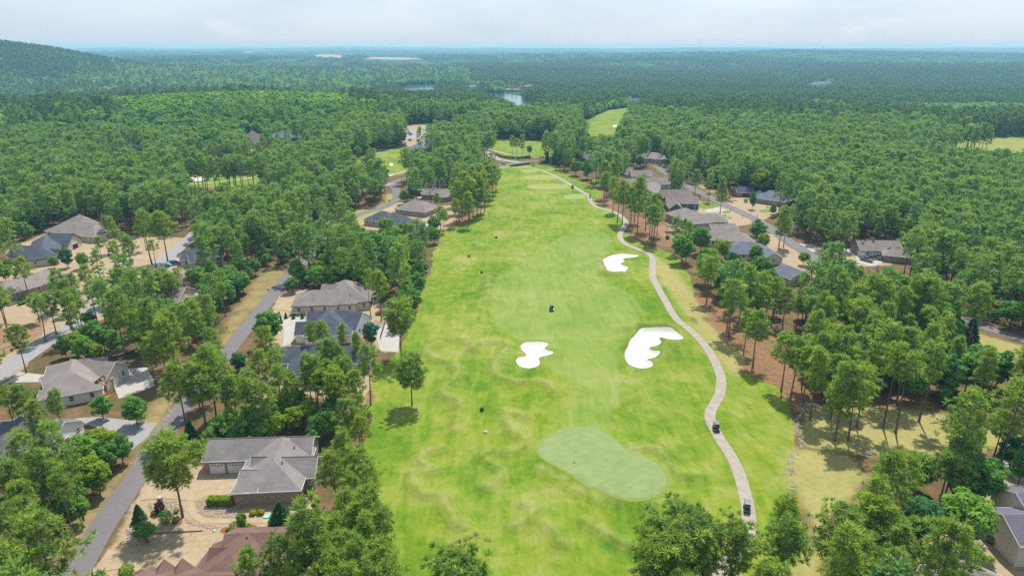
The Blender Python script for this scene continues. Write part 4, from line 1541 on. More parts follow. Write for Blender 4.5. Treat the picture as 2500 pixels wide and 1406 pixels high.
def broad_model(seed, H=11.0, c0=.22, R=4.0, lobes=20, leaves=130, size=.34, sides=6, squash=1.0):
    rng = np.random.default_rng(seed)
    wood, crown = Acc(), Acc()
    wood.add(*tube_np((0, 0, 0), (0, 0, H * .34), .2, .15, sides))
    for i in range(6):
        a = i * 1.05 + rng.uniform(-.3, .3)
        e = np.array([math.cos(a) * R * .55, math.sin(a) * R * .55, H * rng.uniform(.55, .8)])
        wood.add(*tube_np((0, 0, H * .3), e, .10, .03, 4))
    zc = H * (c0 + 1) / 2
    hz = H * (1 - c0) / 2
    for i in range(lobes):
        t = (i + .5) / lobes
        ph = math.acos(1 - 2 * t)
        a = i * 2.39996 + rng.uniform(-.3, .3)
        k = rng.uniform(.48, .80)
        rr = math.sin(ph)
        c = np.array([math.cos(a) * rr * R * k, math.sin(a) * rr * R * k, zc + math.cos(ph) * hz * k * 1.02])
        lr = R * rng.uniform(.24, .40)
        m = int(leaves * rng.uniform(.75, 1.25))
        d = rng.normal(size=(m, 3))
        d[:, 2] += .35
        d /= np.linalg.norm(d, axis=1)[:, None]
        pos = c + d * lr * rng.uniform(.72, 1.1, m)[:, None] * np.array([1, 1, .8 * squash])
        nn = d + rng.normal(size=(m, 3)) * .5 + np.array([0, 0, .35])
        nn /= np.linalg.norm(nn, axis=1)[:, None]
        u = np.cross(nn, rng.normal(size=(m, 3)))
        u /= np.linalg.norm(u, axis=1)[:, None] + 1e-9
        v = np.cross(nn, u)
        s = (size * rng.uniform(.7, 1.3, m))[:, None]
        V = np.stack([pos - u * s, pos + v * s * .62, pos + u * s, pos - v * s * .62], 1).reshape(-1, 3)
        base = np.clip(rng.normal(.32, .2), 0, .9)
        tone = np.repeat(np.clip(base + rng.normal(0, .16, m), 0, 1), 4)
        crown.add(V, np.arange(m * 4).reshape(-1, 4), tone)
    return wood.get(), crown.get()


def cedar_model(seed, H=8.0, R=2.3, n=1500, size=.34):
    rng = np.random.default_rng(seed)
    wood = Acc()
    wood.add(*tube_np((0, 0, 0), (0, 0, H * .9), .16, .04, 6))
    t = rng.uniform(0, 1, n) ** 1.25
    az = rng.uniform(0, 6.283, n)
    layer = .82 + .18 * np.sin(t * 52 + az * 2)
    r = R * (1 - t) ** .78 * layer * rng.uniform(.72, 1.05, n)
    c = np.column_stack([np.cos(az) * r, np.sin(az) * r, .3 + t * (H - .3)])
    out = np.column_stack([np.cos(az), np.sin(az), np.full(n, -.05)])
    V, F, m = blades(rng, c, np.full(n, size * 1.5), 3, .12, .1, out)
    tone = np.repeat(np.clip(np.repeat(rng.normal(.25, .22, n), 3) + rng.normal(0, .1, m), 0, 1), 4)
    return wood.get(), (V, F, tone)


def shrub_model(seed, R=1.0, hz=.8, n=900, size=.12, sides=5):
    rng = np.random.default_rng(seed)
    wood = Acc()
    for i in range(4):
        a = i * 1.6
        wood.add(*tube_np((0, 0, -.1), (math.cos(a) * R * .5, math.sin(a) * R * .5, hz), .03, .012, 4))
    d = rng.normal(size=(n, 3))
    d /= np.linalg.norm(d, axis=1)[:, None]
    bump = 1 + .10 * np.sin(d[:, 0] * 7 + seed) + .08 * np.sin(d[:, 1] * 9 + d[:, 2] * 5)
    rad = rng.uniform(.80, 1.03, n) * bump
    pos = d * rad[:, None] * np.array([R, R, hz]) + np.array([0, 0, hz * .98])
    nn = d + rng.normal(size=(n, 3)) * .45
    nn /= np.linalg.norm(nn, axis=1)[:, None]
    u = np.cross(nn, rng.normal(size=(n, 3)))
    u /= np.linalg.norm(u, axis=1)[:, None]
    v = np.cross(nn, u)
    s = (size * rng.uniform(.7, 1.3, n))[:, None]
    V = np.stack([pos - u * s, pos + v * s * .7, pos + u * s, pos - v * s * .7], 1).reshape(-1, 3)
    tone = np.repeat(np.clip(rng.normal(.35, .25, n), 0, 1), 4)
    return wood.get(), (V, np.arange(n * 4).reshape(-1, 4), tone)


def bare_model(seed, H=12.0):
    rng = np.random.default_rng(seed)
    wood, tw = Acc(), Acc()
    wood.add(*tube_np((0, 0, 0), (0, 0, H * .9), .16, .03, 6))
    C = []
    for i in range(34):
        z = H * rng.uniform(.3, .9)
        a = i * 2.4
        ln = 2.6 * (1.15 - z / H) * rng.uniform(.7, 1.3)
        e = np.array([math.cos(a) * ln, math.sin(a) * ln, z + ln * rng.uniform(.5, 1.0)])
        wood.add(*tube_np((0, 0, z), e, .045, .015, 3))
        for j in range(4):
            q = np.array([0, 0, z]) + (e - np.array([0, 0, z])) * rng.uniform(.4, 1)
            C.append(q)
    C = np.array(C)
    V, F, n = blades(rng, C, np.full(len(C), .85), 9, .022, .5)
    return wood.get(), (V, F, np.full(n * 4, .3))


PROTO = {}


def register(key, model, wood_mat, leaf_mat, h):
    (wv, wf, _), (cv, cf, ct) = model
    t = np_mesh('trunk', wv, wf, wood_mat, True)
    c = np_mesh('crown', cv, cf, leaf_mat, False, ct)
    PROTO[key] = (t, c, h)


def joined(key):
    t, c, h = PROTO[key]
    bm = bmesh.new()
    bm.from_mesh(c)
    n0 = len(bm.faces)
    bm.from_mesh(t)
    bm.faces.ensure_lookup_table()
    for f in bm.faces[n0:]:
        f.material_index = 1
    me = bpy.data.meshes.new('wood_tree')
    bm.to_mesh(me)
    bm.free()
    me.materials.append(c.materials[0])
    me.materials.append(t.materials[0])
    return me


for _i in range(8):
    _rg = np.random.default_rng(300 + _i)
    register('pine%d' % _i, pine_model(40 + _i, 17.0, _rg.uniform(.34, .60), _rg.uniform(1.9, 3.3), limbs=int(_rg.uniform(40, 58)), shape=_rg.uniform(.5, .85)), 'pine_bark', 'pine_needles', 17.0)
for _i in range(2):
    register('round%d' % _i, pine_model(110 + _i, 15.0, .42 + .06 * _i, 3.7, limbs=78, tufts=5, per=26, shape=1.05), 'pine_bark', 'pine_needles', 15.0)
for _i in range(3):
    register('thin%d' % _i, pine_model(90 + _i, 17.0, .62 + .04 * _i, 2.1, limbs=26, tufts=3, per=26), 'pine_bark', 'pine_needles', 17.0)
for _i in range(5):
    register('broad%d' % _i, broad_model(60 + _i, 11.0, .16 + .05 * (_i % 3), 3.6 + .3 * (_i % 3), lobes=20 + 2 * _i), 'bark', 'broad_leaves', 11.0)
for _i in range(3):
    register('bright%d' % _i, broad_model(70 + _i, 11.0, .18, 3.8, lobes=22), 'bark', 'bright_leaves', 11.0)
for _i in range(2):
    register('dark%d' % _i, broad_model(80 + _i, 11.0, .08, 3.7, lobes=24), 'bark', 'dark_leaves', 11.0)
register('bluegreen', broad_model(88, 11.0, .12, 3.3, lobes=20), 'bark', 'bluegreen_leaves', 11.0)
register('cedar', cedar_model(5), 'bark', 'dark_leaves', 8.0)
register('holly', cedar_model(6, 7.0, 3.0, 1900, .3), 'bark', 'dark_leaves', 7.0)
register('bare', bare_model(3), 'grey_bark', 'grey_twigs', 12.0)
# lighter versions for the woods
for _i in range(5):
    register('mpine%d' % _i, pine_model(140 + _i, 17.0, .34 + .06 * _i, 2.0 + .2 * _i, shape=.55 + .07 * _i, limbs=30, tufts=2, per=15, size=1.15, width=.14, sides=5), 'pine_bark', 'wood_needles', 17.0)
for _i in range(3):
    register('mbroad%d' % _i, broad_model(160 + _i, 11.0, .14, 3.9, lobes=18, leaves=46, size=.58, sides=4), 'bark', 'broad_leaves', 11.0)
register('mbright', broad_model(170, 11.0, .14, 3.9, lobes=18, leaves=46, size=.58, sides=4), 'bark', 'bright_leaves', 11.0)
for _i in range(4):
    register('fpine%d' % _i, pine_model(180 + _i, 17.0, .30 + .05 * _i, 2.5 + .15 * _i, limbs=24, tufts=2, per=8, size=1.3, width=.30, sides=4), 'pine_bark', 'shaded_far_needles', 17.0)
for _i in range(3):
    register('fbroad%d' % _i, broad_model(190 + _i, 11.0, .05, 4.2, lobes=12, leaves=18, size=1.05, sides=4), 'bark', 'wood_leaves', 11.0)
register('fbright', broad_model(194, 11.0, .05, 4.2, lobes=12, leaves=18, size=1.05, sides=4), 'bark', 'wood_bright_leaves', 11.0)
register('mdark', broad_model(171, 11.0, .06, 3.9, lobes=18, leaves=46, size=.58, sides=4), 'bark', 'dark_leaves', 11.0)


def patch_model(seed, kind, size=46.0, n=16):
    rng = np.random.default_rng(seed)
    w, c = Acc(), Acc()
    for i in range(n):
        x, y = rng.uniform(-size / 2, size / 2, 2)
        if kind == 'p':
            (wv, wf, _), (cv, cf, ct) = pine_model(seed * 31 + i, rng.uniform(15, 22), .3, 3.6, limbs=9, tufts=2, per=6, size=2.4, width=.75, sides=4)
        else:
            (wv, wf, _), (cv, cf, ct) = broad_model(seed * 31 + i, rng.uniform(10, 16), .05, 5.4, lobes=7, leaves=11, size=1.7, sides=4)
        o = np.array([x, y, 0])
        w.add(wv + o, wf)
        c.add(cv + o, cf, ct)
    return w.get(), c.get()


for _i in range(3):
    register('ppatch%d' % _i, patch_model(210 + _i, 'p'), 'pine_bark', 'shaded_far_needles', 18.0)
    register('bpatch%d' % _i, patch_model(220 + _i, 'b'), 'bark', 'wood_leaves', 13.0)
PINES = ['pine%d' % i for i in range(8)]
THINS = ['thin%d' % i for i in range(3)]
BROADS = ['broad%d' % i for i in range(5)]
BRIGHTS = ['bright%d' % i for i in range(3)]
DARKS = ['dark0', 'dark1']
ROUNDS = ['round0', 'round1']

# ------------------------------------------------------------------ planting: single trees measured one by one
TREES = []      # (kind key, x, y, z, height, width factor, label, group, category)
_idx = {}


def pick(keys):
    k = keys[0][:4]
    _idx[k] = _idx.get(k, random.randint(0, 5)) + 1
    return keys[_idx[k] % len(keys)] if isinstance(keys, list) else keys


LAST = {}


def put(kind, x, y, h, wide=1.0, label=None, group=None, cat='tree', name=None):
    z = gz1(x, y)
    keys = {'pine': PINES, 'thin': THINS, 'round': ROUNDS, 'broad': BROADS, 'bright': BRIGHTS, 'dark': DARKS}.get(kind, [kind])
    TREES.append([pick(keys), x, y, z, h, wide, label, group, cat, name or {'pine': 'pine_tree', 'round': 'pine_tree', 'thin': 'pine_tree', 'broad': 'broadleaf_tree', 'bright': 'broadleaf_tree', 'dark': 'broadleaf_tree', 'bluegreen': 'broadleaf_tree', 'cedar': 'cedar_tree', 'holly': 'holly_tree', 'bare': 'bare_tree'}[kind]])


def shoulder(h, wide, dl):
    """how far the far side of a round crown shows above its top, seen from above"""
    a, b = 2.7 * wide, .27 * h
    return math.hypot(a * math.sin(dl), b * math.cos(dl)) - b * math.cos(dl)


def tb(kind, f, bx, by, ty, wide=1.0, **k):
    """tree whose foot (bx, by) and top level ty can be read off"""
    x, y, z = P(f, bx, by)
    _, py = fpx(f, bx, ty)
    kk = (703 - py) / FOC
    h = CAM_H - y * (ST - kk * CT) / (CT + kk * ST) - z
    dl = math.atan2(CAM_H, y)
    h -= shoulder(h, wide, dl) / math.cos(dl) + (.04 * h if kind in ('pine', 'thin', 'round') else 0)
    put(kind, x, y, h, wide, **k)


def tt(kind, f, tx, ty, h, wide=1.0, **k):
    """tree whose top is seen and whose height is judged from its neighbours"""
    x, y, z = P(f, tx, ty, h * (1.04 if kind in ('pine', 'thin', 'round') else 1.0))
    dl = math.atan2(CAM_H - h, y)
    y -= shoulder(h, wide, dl) / math.sin(dl)
    put(kind, x, y, h, wide, **k)


# landmark trees with their own labels
tb('round', 'Z1', 1308, 985, 388, 1.12, label='tall single pine with spreading crown in the gravel yard before the brick house')
tb('round', 'Z2', 530, 186, -180, 1.2, label='lone round crowned pine standing on the left edge of the fairway')
tb('round', 'M2', 455, 1210, 790, 1.05, label='large pine on the fairway edge beside the pale concrete yard')
tt('round', 'Z2', 860, 1215, 15, 1.25, label='round pine crown at the bottom edge left of the putting green')
tb('cedar', 'Z1', 1380, 500, 280, 1.25, label='dark conical evergreen behind the brick house garage')
tb('bluegreen', 'A2', 1040, 800, 545, .95, label='blue green conical tree in the corner of the pale concrete yard')
tb('bright', 'T3', 610, 1400, 1195, 1.25, label='bright yellow green round tree at the edge of the right wood')
tb('broad', 'F4', 1630, 1100, 830, 1.15, label='full green oak standing on bare ground right of the cart path')
tb('broad', 'F4', 1790, 1020, 770, 1.0, label='green oak just behind the full oak near the cart path')
tb('cedar', 'M3', 2090, 1115, 920, 1.35, label='dark cedar beside the service road at right edge')
tb('broad', 'M3', 545, 150, 20, .7, label='small green tree in the forecourt of the brick bungalow')
tb('broad', 'M3', 690, 205, 100, .7, label='young bright tree on the lawn of the brick bungalow', cat='tree')
tb('broad', 'M3', 910, 550, 445, 1.15, label='round clipped green tree beside the right street')
tb('broad', 'A3', 520, 605, 470, 1.05, label='leftmost of three small leafy trees before the slate gabled house')
tb('bluegreen', 'A3', 650, 600, 390, 1.0, label='middle and tallest of three leafy trees before the slate gabled house')
tb('broad', 'A3', 800, 610, 440, 1.0, label='rightmost of three small leafy trees before the slate gabled house')
tb('holly', 'Z1', 2020, 1100, 845, 1.05, label='dark green evergreen at the front corner of the brick house')
tb('broad', 'Z1', 740, 285, 85, 1.15, label='leafy tree by the driveway below the timber porch')
tb('broad', 'Z1', 985, 325, 100, 1.25, label='broad leafy tree beside the gravel verge of the left street')
tb('holly', 'Z1', 1000, 1010, 858, .95, label='dark evergreen near the street in the gravel yard')
tb('broad', 'Z1', 1045, 1160, 965, 1.25, label='small rounded tree in a ringed bed of the gravel yard')
tb('broad', 'Z1', 1735, 1080, 920, .75, label='slender flowering tree between two clipped bushes')
tb('broad', 'A6', 585, 1075, 870, 1.0, label='round green tree in front of the taupe pyramid roof')
tb('cedar', 'A6', 765, 850, 730, 1.0, label='small dark evergreen on the street corner lawn')
tb('bright', 'A6', 890, 860, 680, 1.0, label='light green tree beside the white garage cottage')
tb('broad', 'A6', 1190, 850, 650, .9, label='green tree right of the white garage cottage')
tb('bare', 'M3', 1420, 700, 540, 1.0, label='leafless grey tree among pines before the garage bays')
tb('bare', 'M3', 1780, 830, 640, 1.2, label='leafless grey tree inside the right hand stand')
tb('bare', 'M3', 2010, 880, 720, 1.2, label='leafless grey tree at the bend of the service road')
tb('broad', 'M3', 2440, 0 + 2150, 1850, .8, label='small open tree by the gravel drive at right edge')
tb('broad', 'A6', 2230, 430, 290, .85, label='round tree among pines by the entrance hedge')
tb('cedar', 'F4', 480, 240, 140, .8, label='small dark conifer by the entrance road')
tb('holly', 'F4', 570, 250, 100, 1.1, label='dark evergreen left of the round green trees')
tb('broad', 'F4', 665, 270, 185, .9, label='small green tree left in the row below the blue slate roof')
tb('broad', 'F4', 720, 350, 215, 1.1, label='green tree second in the row below the blue slate roof')
tb('broad', 'F4', 820, 380, 205, 1.1, label='round green tree at the lower end of the row beyond the tees')
tb('bright', 'F4', 1080, 250, 105, 1.3, label='bright round tree left of the white walled house')
tb('bright', 'F4', 1170, 250, 120, 1.1, label='light green tree beside the white walled house')
tb('broad', 'F4', 1275, 290, 175, 1.0, label='green tree before the white walled house')
tb('bright', 'F4', 760, 130, 15, 1.1, label='tall leafy tree behind the blue slate roof')
tb('broad', 'A2', 290, 290, 130, 1.3, label='leafy tree at the head of the concrete driveway')
tb('broad', 'A2', 80, 800, 430, 1.1, label='full leafy tree at the street before the slate hip house')
tb('pine', 'A2', 80, 1085, 590, 1.3, label='pine standing at the garage drive of the slate roofed house')
tb('thin', 'A2', 1040, 545, 60, .8, label='very thin tall pine beside the screened porch')
tb('pine', 'A2', 1137, 565, 75, .9, label='slim pine in the sandy yard beside the screened porch')
tb('pine', 'A2', 1035, 1365, 760, 1.0, label='pine on the red soil at the fairway edge above the lone pine')
tb('pine', 'A2', 785, 900, 570, .85, label='pine directly before the large slate hip roof')
tb('pine', 'A2', 500, 930, 560, .9, label='pine left of centre before the large slate hip roof')
tb('pine', 'A2', 915, 1000, 660, .7, label='narrow pine right of centre before the slate roofs')

# groups measured by crown top; members of one group look alike
G1 = dict(label='pine in the thin roadside row left of the near street', group='pines left of the near street')
for _x, _y, _h in ((330, 295, 16), (150, 350, 15), (270, 480, 17), (480, 470, 15), (50, 560, 15), (110, 640, 13), (230, 135, 12), (130, 30, 13), (20, 30, 14), (390, 60, 9), (60, 860, 14), (200, 925, 12), (150, 700, 15), (20, 1180, 12), (100, 1130, 12), (330, 560, 15), (210, 1260, 8), (420, 640, 14)):
    tt('pine' if _x % 20 else 'thin', 'Z1', _x, _y, _h, 1.0, **G1)
G2 = dict(label='leafy tree in the roadside row left of the near street', group='leafy trees left of the near street')
for _x, _y, _h in ((560, 370, 10), (700, 315, 9), (850, 365, 7.5), (620, 520, 9), (500, 650, 8), (680, 560, 8), (560, 800, 6), (760, 430, 7), (430, 820, 6)):
    tt('bright' if _x in (700, 620, 680) else 'broad', 'Z1', _x, _y, _h, 1.0, **G2)
G3 = dict(label='pine between the near street and the fairway above the brick house', group='pines above the brick house')
tb('pine', 'Z1', 1480, 400, -140, 1.2, **G3)
for _x, _y, _h in ((1620, -40, 14), (1750, -10, 15), (1860, 20, 14), (1980, -120, 15), (2240, -180, 15), (2380, -110, 15), (2080, -60, 12), (1560, -160, 14), (1830, -220, 15)):
    tt('pine', 'Z1', _x, _y, _h, 1.0, **G3)
for _x, _y, _h in ((560, 560, 15), (640, 720, 15), (420, 850, 15), (480, 880, 14), (560, 1000, 13), (720, 890, 15), (800, 890, 15), (620, 920, 14), (880, 1010, 14), (700, 780, 14)):
    tt('pine', 'A2', _x, _y, _h, .9, **G3)
for _x, _by, _ty in ((175, 1320, 790), (255, 1365, 1000)):
    tb('thin', 'A2', _x, _by, _ty, 1.1, **G3)
G4 = dict(label='leafy tree in the thicket above the brick house', group='leafy trees above the brick house')
for _x, _y, _h in ((1560, 230, 8), (1660, 190, 8), (1780, 180, 9), (1700, 280, 7), (1950, 200, 8), (2100, 170, 7), (2200, 110, 8), (2010, 90, 8), (2390, 60, 9), (2270, 230, 7), (1870, 260, 7), (2120, 40, 7), (2330, 180, 8), (2240, 330, 5), (1500, 330, 6)):
    tt('bright' if _x in (1950, 2100, 2200) else 'broad', 'Z1', _x, _y, _h, 1.0, **G4)
G5 = dict(label='pine in the dense row along the left edge of the near fairway', group='pines along the near fairway edge')
for _x, _y, _h in ((30, 335, 15), (140, 470, 14), (205, 560, 13), (90, 640, 14), (225, 735, 15), (50, 770, 14), (205, 930, 15), (290, 905, 14), (130, 1105, 15), (50, 1050, 14), (320, 1130, 15), (215, 1265, 15), (350, 1275, 14), (60, 1290, 14), (120, 850, 14), (-40, 500, 14), (-40, 930, 14), (-110, 1180, 14), (-60, 1330, 13), (130, 90, 12), (60, 120, 13), (160, 230, 11)):
    tt('pine', 'Z2', _x, _y, _h, 1.0, **G5)
G6 = dict(label='pine standing over the red brown roof at the bottom edge', group='pines over the red brown roof')
for _x, _y, _h in ((1760, 1180, 14), (1985, 1108, 14), (2200, 945, 14), (2300, 1010, 13), (2360, 1195, 14), (2230, 1340, 13), (2080, 1290, 12)):
    tt('pine', 'Z1', _x, _y, _h, .95, **G6)
G7 = dict(label='tall bare stemmed pine in the grassy clearing right of the path', group='pines in the clearing')
for _x, _by, _ty in ((820, 125, -315), (960, 285, -240), (1105, 285, -190), (1135, 438, -145), (1232, 435, -110), (1290, 345, -130), (1480, 345, -270), (1572, 380, -200), (1737, 300, -280), (1240, 215, -230), (900, 60, -330)):
    tb('pine' if _x < 1300 else 'thin', 'Z3', _x, _by, _ty, 1.05, **G7)
G8 = dict(label='pine in the small group at the right edge of the clearing', group='pines right of the clearing')
for _x, _by, _ty in ((2030, 482, 170), (2120, 478, 205), (2270, 565, 210), (2340, 500, 230), (1960, 470, 240)):
    tb('pine', 'Z3', _x, _by, _ty, 1.15, **G8)
G9 = dict(label='pine in the right foreground group below the dry clearing', group='right foreground pines')
for _x, _by, _ty in ((1510, 850, 495), (1610, 880, 480), (1890, 860, 480), (1960, 900, 560)):
    tb('pine', 'Z3', _x, _by, _ty, 1.25, **G9)
for _x, _y, _h, _w in ((800, 815, 15, 1.15), (800, 985, 14, 1.2), (620, 1270, 13, 1.1), (740, 1290, 12, 1.0), (1210, 880, 16, 1.2), (1400, 790, 16, 1.25), (1500, 860, 15, 1.2), (1530, 1150, 14, 1.2), (1600, 1000, 14, 1.1), (1300, 1090, 14, 1.1), (1400, 1250, 12, 1.1), (1150, 1010, 13, 1.0)):
    tt('pine', 'Z3', _x, _y, _h, _w, **G9)
G10 = dict(label='pine at the bottom edge left of the cart path', group='pines at the bottom edge by the cart path')
for _x, _y, _h, _w in ((100, 925, 15, 1.25), (430, 1000, 14, .95), (-40, 1050, 14, 1.2), (60, 1350, 11, 1.0), (-150, 1130, 13, 1.1), (160, 1130, 12, 1.0)):
    tt('round', 'Z3', _x, _y, _h, _w, **G10)
G11 = dict(label='leafy tree among the right foreground pines', group='right foreground leafy trees')
for _x, _y, _h, _w, _kd in ((1780, 800, 10, 1.1, 'dark'), (2110, 780, 11, 1.15, 'broad'), (2200, 510, 11, 1.2, 'broad'), (1720, 880, 8, 1.0, 'dark'), (2060, 900, 8, 1.0, 'dark')):
    tt(_kd, 'Z3', _x, _y, _h, _w, **G11)
G12 = dict(label='tall pine beside the cart path below the right hand houses', group='pines by the upper cart path')
for _x, _by, _ty in ((980, 580, 310), (1040, 665, 350), (1080, 750, 400), (1117, 770, 375), (1195, 785, 440), (1225, 745, 400), (1250, 848, 350), (1320, 820, 470), (1355, 890, 520), (1390, 915, 490), (965, 540, 220), (1060, 500, 140), (1000, 470, 330), (1420, 860, 560)):
    tb('pine', 'F4', _x, _by, _ty, 1.0, **G12)
tb('pine', 'F4', 1960, 675, 355, .9, label='single pine beside the right street lawn')
G13 = dict(label='pine by the lower cart path on brown needle litter', group='pines on the needle litter')
for _x, _by, _ty in ((220, 810, 480), (375, 1065, 640), (365, 1015, 700), (485, 1170, 850), (550, 1275, 860), (450, 960, 660), (600, 1000, 690), (760, 1010, 700), (700, 900, 640), (860, 1000, 760)):
    tb('pine', 'M3', _x, _by, _ty, 1.15, **G13)
G14 = dict(label='leafy tree in the garden row right of the cart path', group='leafy garden trees on the right')
for _x, _y, _h, _w, _kd in ((340, 350, 10, 1.0, 'bright'), (120, 300, 8, .9, 'broad'), (70, 210, 7, .8, 'broad'), (200, 270, 7, .9, 'bright'), (580, 400, 9, 1.0, 'broad'), (500, 510, 9, 1.0, 'bright'), (620, 470, 10, 1.1, 'broad'), (680, 560, 9, 1.0, 'broad'), (460, 580, 9, 1.0, 'broad'), (560, 600, 8, 1.0, 'dark'), (600, 215, 11, 1.1, 'broad'), (930, 150, 12, 1.0, 'broad'), (780, 110, 8, .9, 'bright'), (420, 440, 8, .9, 'dark')):
    tt(_kd, 'M3', _x, _y, _h, _w, **G14)
G15 = dict(label='pine by the right street above the slate roofs', group='pines by the right street')
for _x, _by, _ty in ((735, 440, 140), (770, 420, 180), (1040, 420, 150), (1190, 430, 120), (1275, 400, 190), (1080, 430, 200)):
    tb('pine', 'M3', _x, _by, _ty, 1.1, **G15)
G16 = dict(label='tall pine by the street corner opposite the golf green', group='street corner pines')
for _x, _by, _ty in ((612, 805, 330), (640, 760, 420), (685, 775, 350), (765, 720, 330), (1000, 690, 330), (900, 690, 420)):
    tb('pine', 'A6', _x, _by, _ty, .95, **G16)
G17 = dict(label='pine near the entrance drive beyond the tees', group='pines by the entrance drive')
for _x, _by, _ty in ((1590, 470, 130), (1748, 400, 110), (2010, 430, 170), (2060, 440, 200), (2140, 440, 150)):
    tb('pine', 'A6', _x, _by, _ty, .95, **G17)
for _x, _by, _ty in ((450, 180, 20), (520, 200, 10)):
    tb('pine', 'F4', _x, _by, _ty, 1.0, **G17)
G18 = dict(label='pine in the stand at the head of the left fairway edge', group='pines at the head of the left fairway edge')
for _x, _by, _ty in ((1425, 1380, 900), (1265, 1370, 1000), (1300, 1300, 760), (1345, 1280, 880), (1440, 1280, 700), (1490, 1270, 780), (1540, 1250, 650), (1590, 1240, 760), (1640, 1180, 620), (1700, 1060, 560), (1750, 1000, 540), (1780, 940, 560), (1800, 900, 600), (1250, 1200, 720), (1380, 1180, 640), (1480, 1130, 560), (1580, 1050, 540), (1660, 980, 500), (1700, 900, 440), (1060, 1406, 1090), (1100, 1450, 1130), (1010, 1140, 920)):
    tb('pine', 'A6', _x, _by, _ty, 1.05, **G18)
G19 = dict(label='thin pine standing in front of the pale left street', group='thin pines by the pale street')
for _x, _by, _ty in ((540, 1240, 820), (680, 1190, 700), (925, 1110, 720), (435, 1310, 870), (785, 1200, 850), (1130, 960, 640), (1000, 960, 680), (1250, 620, 290), (1600, 540, 60), (1450, 570, 40), (1490, 600, 330), (1230, 900, 640), (1320, 1010, 700), (1480, 960, 640), (1600, 930, 590), (1730, 900, 590), (1100, 1240, 960), (1280, 1270, 930), (1690, 1400, 960), (130, 1335, 760), (90, 1260, 780), (280, 880, 490), (1040, 330, 100), (60, 1130, 800), (1180, 380, 250), (620, 1000, 610), (380, 1120, 830), (740, 1030, 640), (1400, 900, 700), (860, 900, 560), (1540, 1000, 620), (1660, 960, 640)):
    tb('thin' if _x % 4 else 'pine', 'A3', _x, _by, _ty, 1.2, **G19)
for _x, _y, _h in ((1050, 105, 15), (1190, 285, 14), (1060, 340, 14), (1330, 70, 16), (930, 300, 9)):
    tt('pine', 'A3', _x, _y, _h, .9, **G19)
G20 = dict(label='leafy undergrowth tree between the two left streets', group='leafy trees between the left streets')
for _x, _y, _h in ((700, 1190, 8), (860, 1090, 8), (960, 1130, 8), (780, 1230, 8), (920, 1300, 6), (600, 1230, 7), (1080, 1180, 8), (840, 1000, 6)):
    tt('bright' if _x in (700, 920) else 'broad', 'A3', _x, _y, _h, 1.0, **G20)

# ------------------------------------------------------------------ woods: every gap of the plan is filled with trees
CLEAR = []   # (outline seen from the survey point, distance of what must stay visible, share)
for _hl, _d, _v in HOUSE_HULLS:
    CLEAR.append((_hl, _d, _v))
for _pl in ([(900, 1406), (880, 1250), (900, 1080), (930, 970), (1000, 870), (1040, 720), (1075, 620), (1120, 570), (1190, 530), (1215, 470), (1232, 414), (1330, 408), (1400, 450), (1440, 490), (1505, 530), (1500, 590), (1580, 640), (1610, 720), (1700, 800), (1790, 900), (1880, 990), (1930, 1050), (1920, 1130), (1900, 1250), (1900, 1406)],
            [(145, 1406), (420, 1003), (458, 1003), (215, 1406)], [(565, 830), (665, 692), (695, 700), (600, 830)],
            [(1430, 325), (1450, 287), (1500, 262), (1540, 258), (1515, 290), (1500, 330)], [(2285, 356), (2340, 347), (2500, 338), (2560, 336), (2560, 372), (2480, 366), (2350, 360)],
            [(1180, 231), (1265, 234), (1310, 256), (1265, 258), (1240, 245)], [(990, 210), (1062, 208), (1060, 218), (990, 222)],
            [(935, 380), (1005, 365), (1008, 400), (950, 425)], [(1205, 352), (1235, 346), (1320, 350), (1320, 380), (1215, 376)],
            [(455, 430), (640, 430), (630, 445), (460, 450)], [(1180, 370), (1215, 385), (1350, 385), (1350, 398), (1225, 404), (1180, 385)],
            [(1680, 452), (1845, 528), (1830, 545), (1670, 462)], [(1700, 480), (1780, 505), (1840, 545), (1790, 570), (1720, 520)],
            [(1920, 580), (2010, 630), (1990, 640), (1915, 600)], [(1850, 500), (1930, 505), (1900, 525), (1840, 530)],
            [(2370, 778), (2500, 825), (2500, 870), (2390, 800)], [(1920, 1100), (2100, 1130), (2050, 1260), (1990, 1300)], [(1960, 980), (2300, 1000), (2250, 1090), (1960, 1080)],
            [(385, 650), (460, 585), (470, 600), (420, 650)], [(0, 900), (100, 835), (185, 790), (190, 810), (60, 890), (0, 930)],
            [(860, 525), (940, 500), (962, 480), (960, 450), (985, 440), (985, 480), (945, 515), (870, 540)],
            [(270, 560), (450, 560), (450, 580), (300, 600)], [(920, 790), (975, 790), (975, 860), (930, 850)],
            [(1400, 520), (1430, 470), (1465, 480), (1540, 540), (1540, 590), (1640, 640), (1700, 740), (1640, 740)],
            [(690, 730), (720, 690), (730, 770), (690, 770)], [(640, 890), (690, 885), (720, 930), (640, 925)], [(170, 990), (330, 1000), (420, 1000), (300, 1110), (180, 1010)],
            [(755, 140), (790, 137), (848, 138), (840, 142)], [(872, 144), (930, 141), (1045, 144), (1040, 147), (950, 147)],
            [(2083, 600), (2182, 603), (2176, 640), (2130, 653), (2085, 646)], [(2060, 575), (2090, 590), (2090, 625), (2060, 610)],
            [(1360, 395), (1450, 420), (1500, 480), (1440, 470)]):
    CLEAR.append((_pl, 1e9, 1.0))
SPARSE = [(.22, [(-60, 590), (470, 560), (500, 640), (340, 720), (190, 830), (-60, 960)]), (.16, [(-60, 960), (190, 830), (330, 900), (400, 1010), (200, 1406), (-60, 1406)])]
SPARSE = [(p, np.array([atz(x, y, 0) for x, y in q])) for p, q in SPARSE]
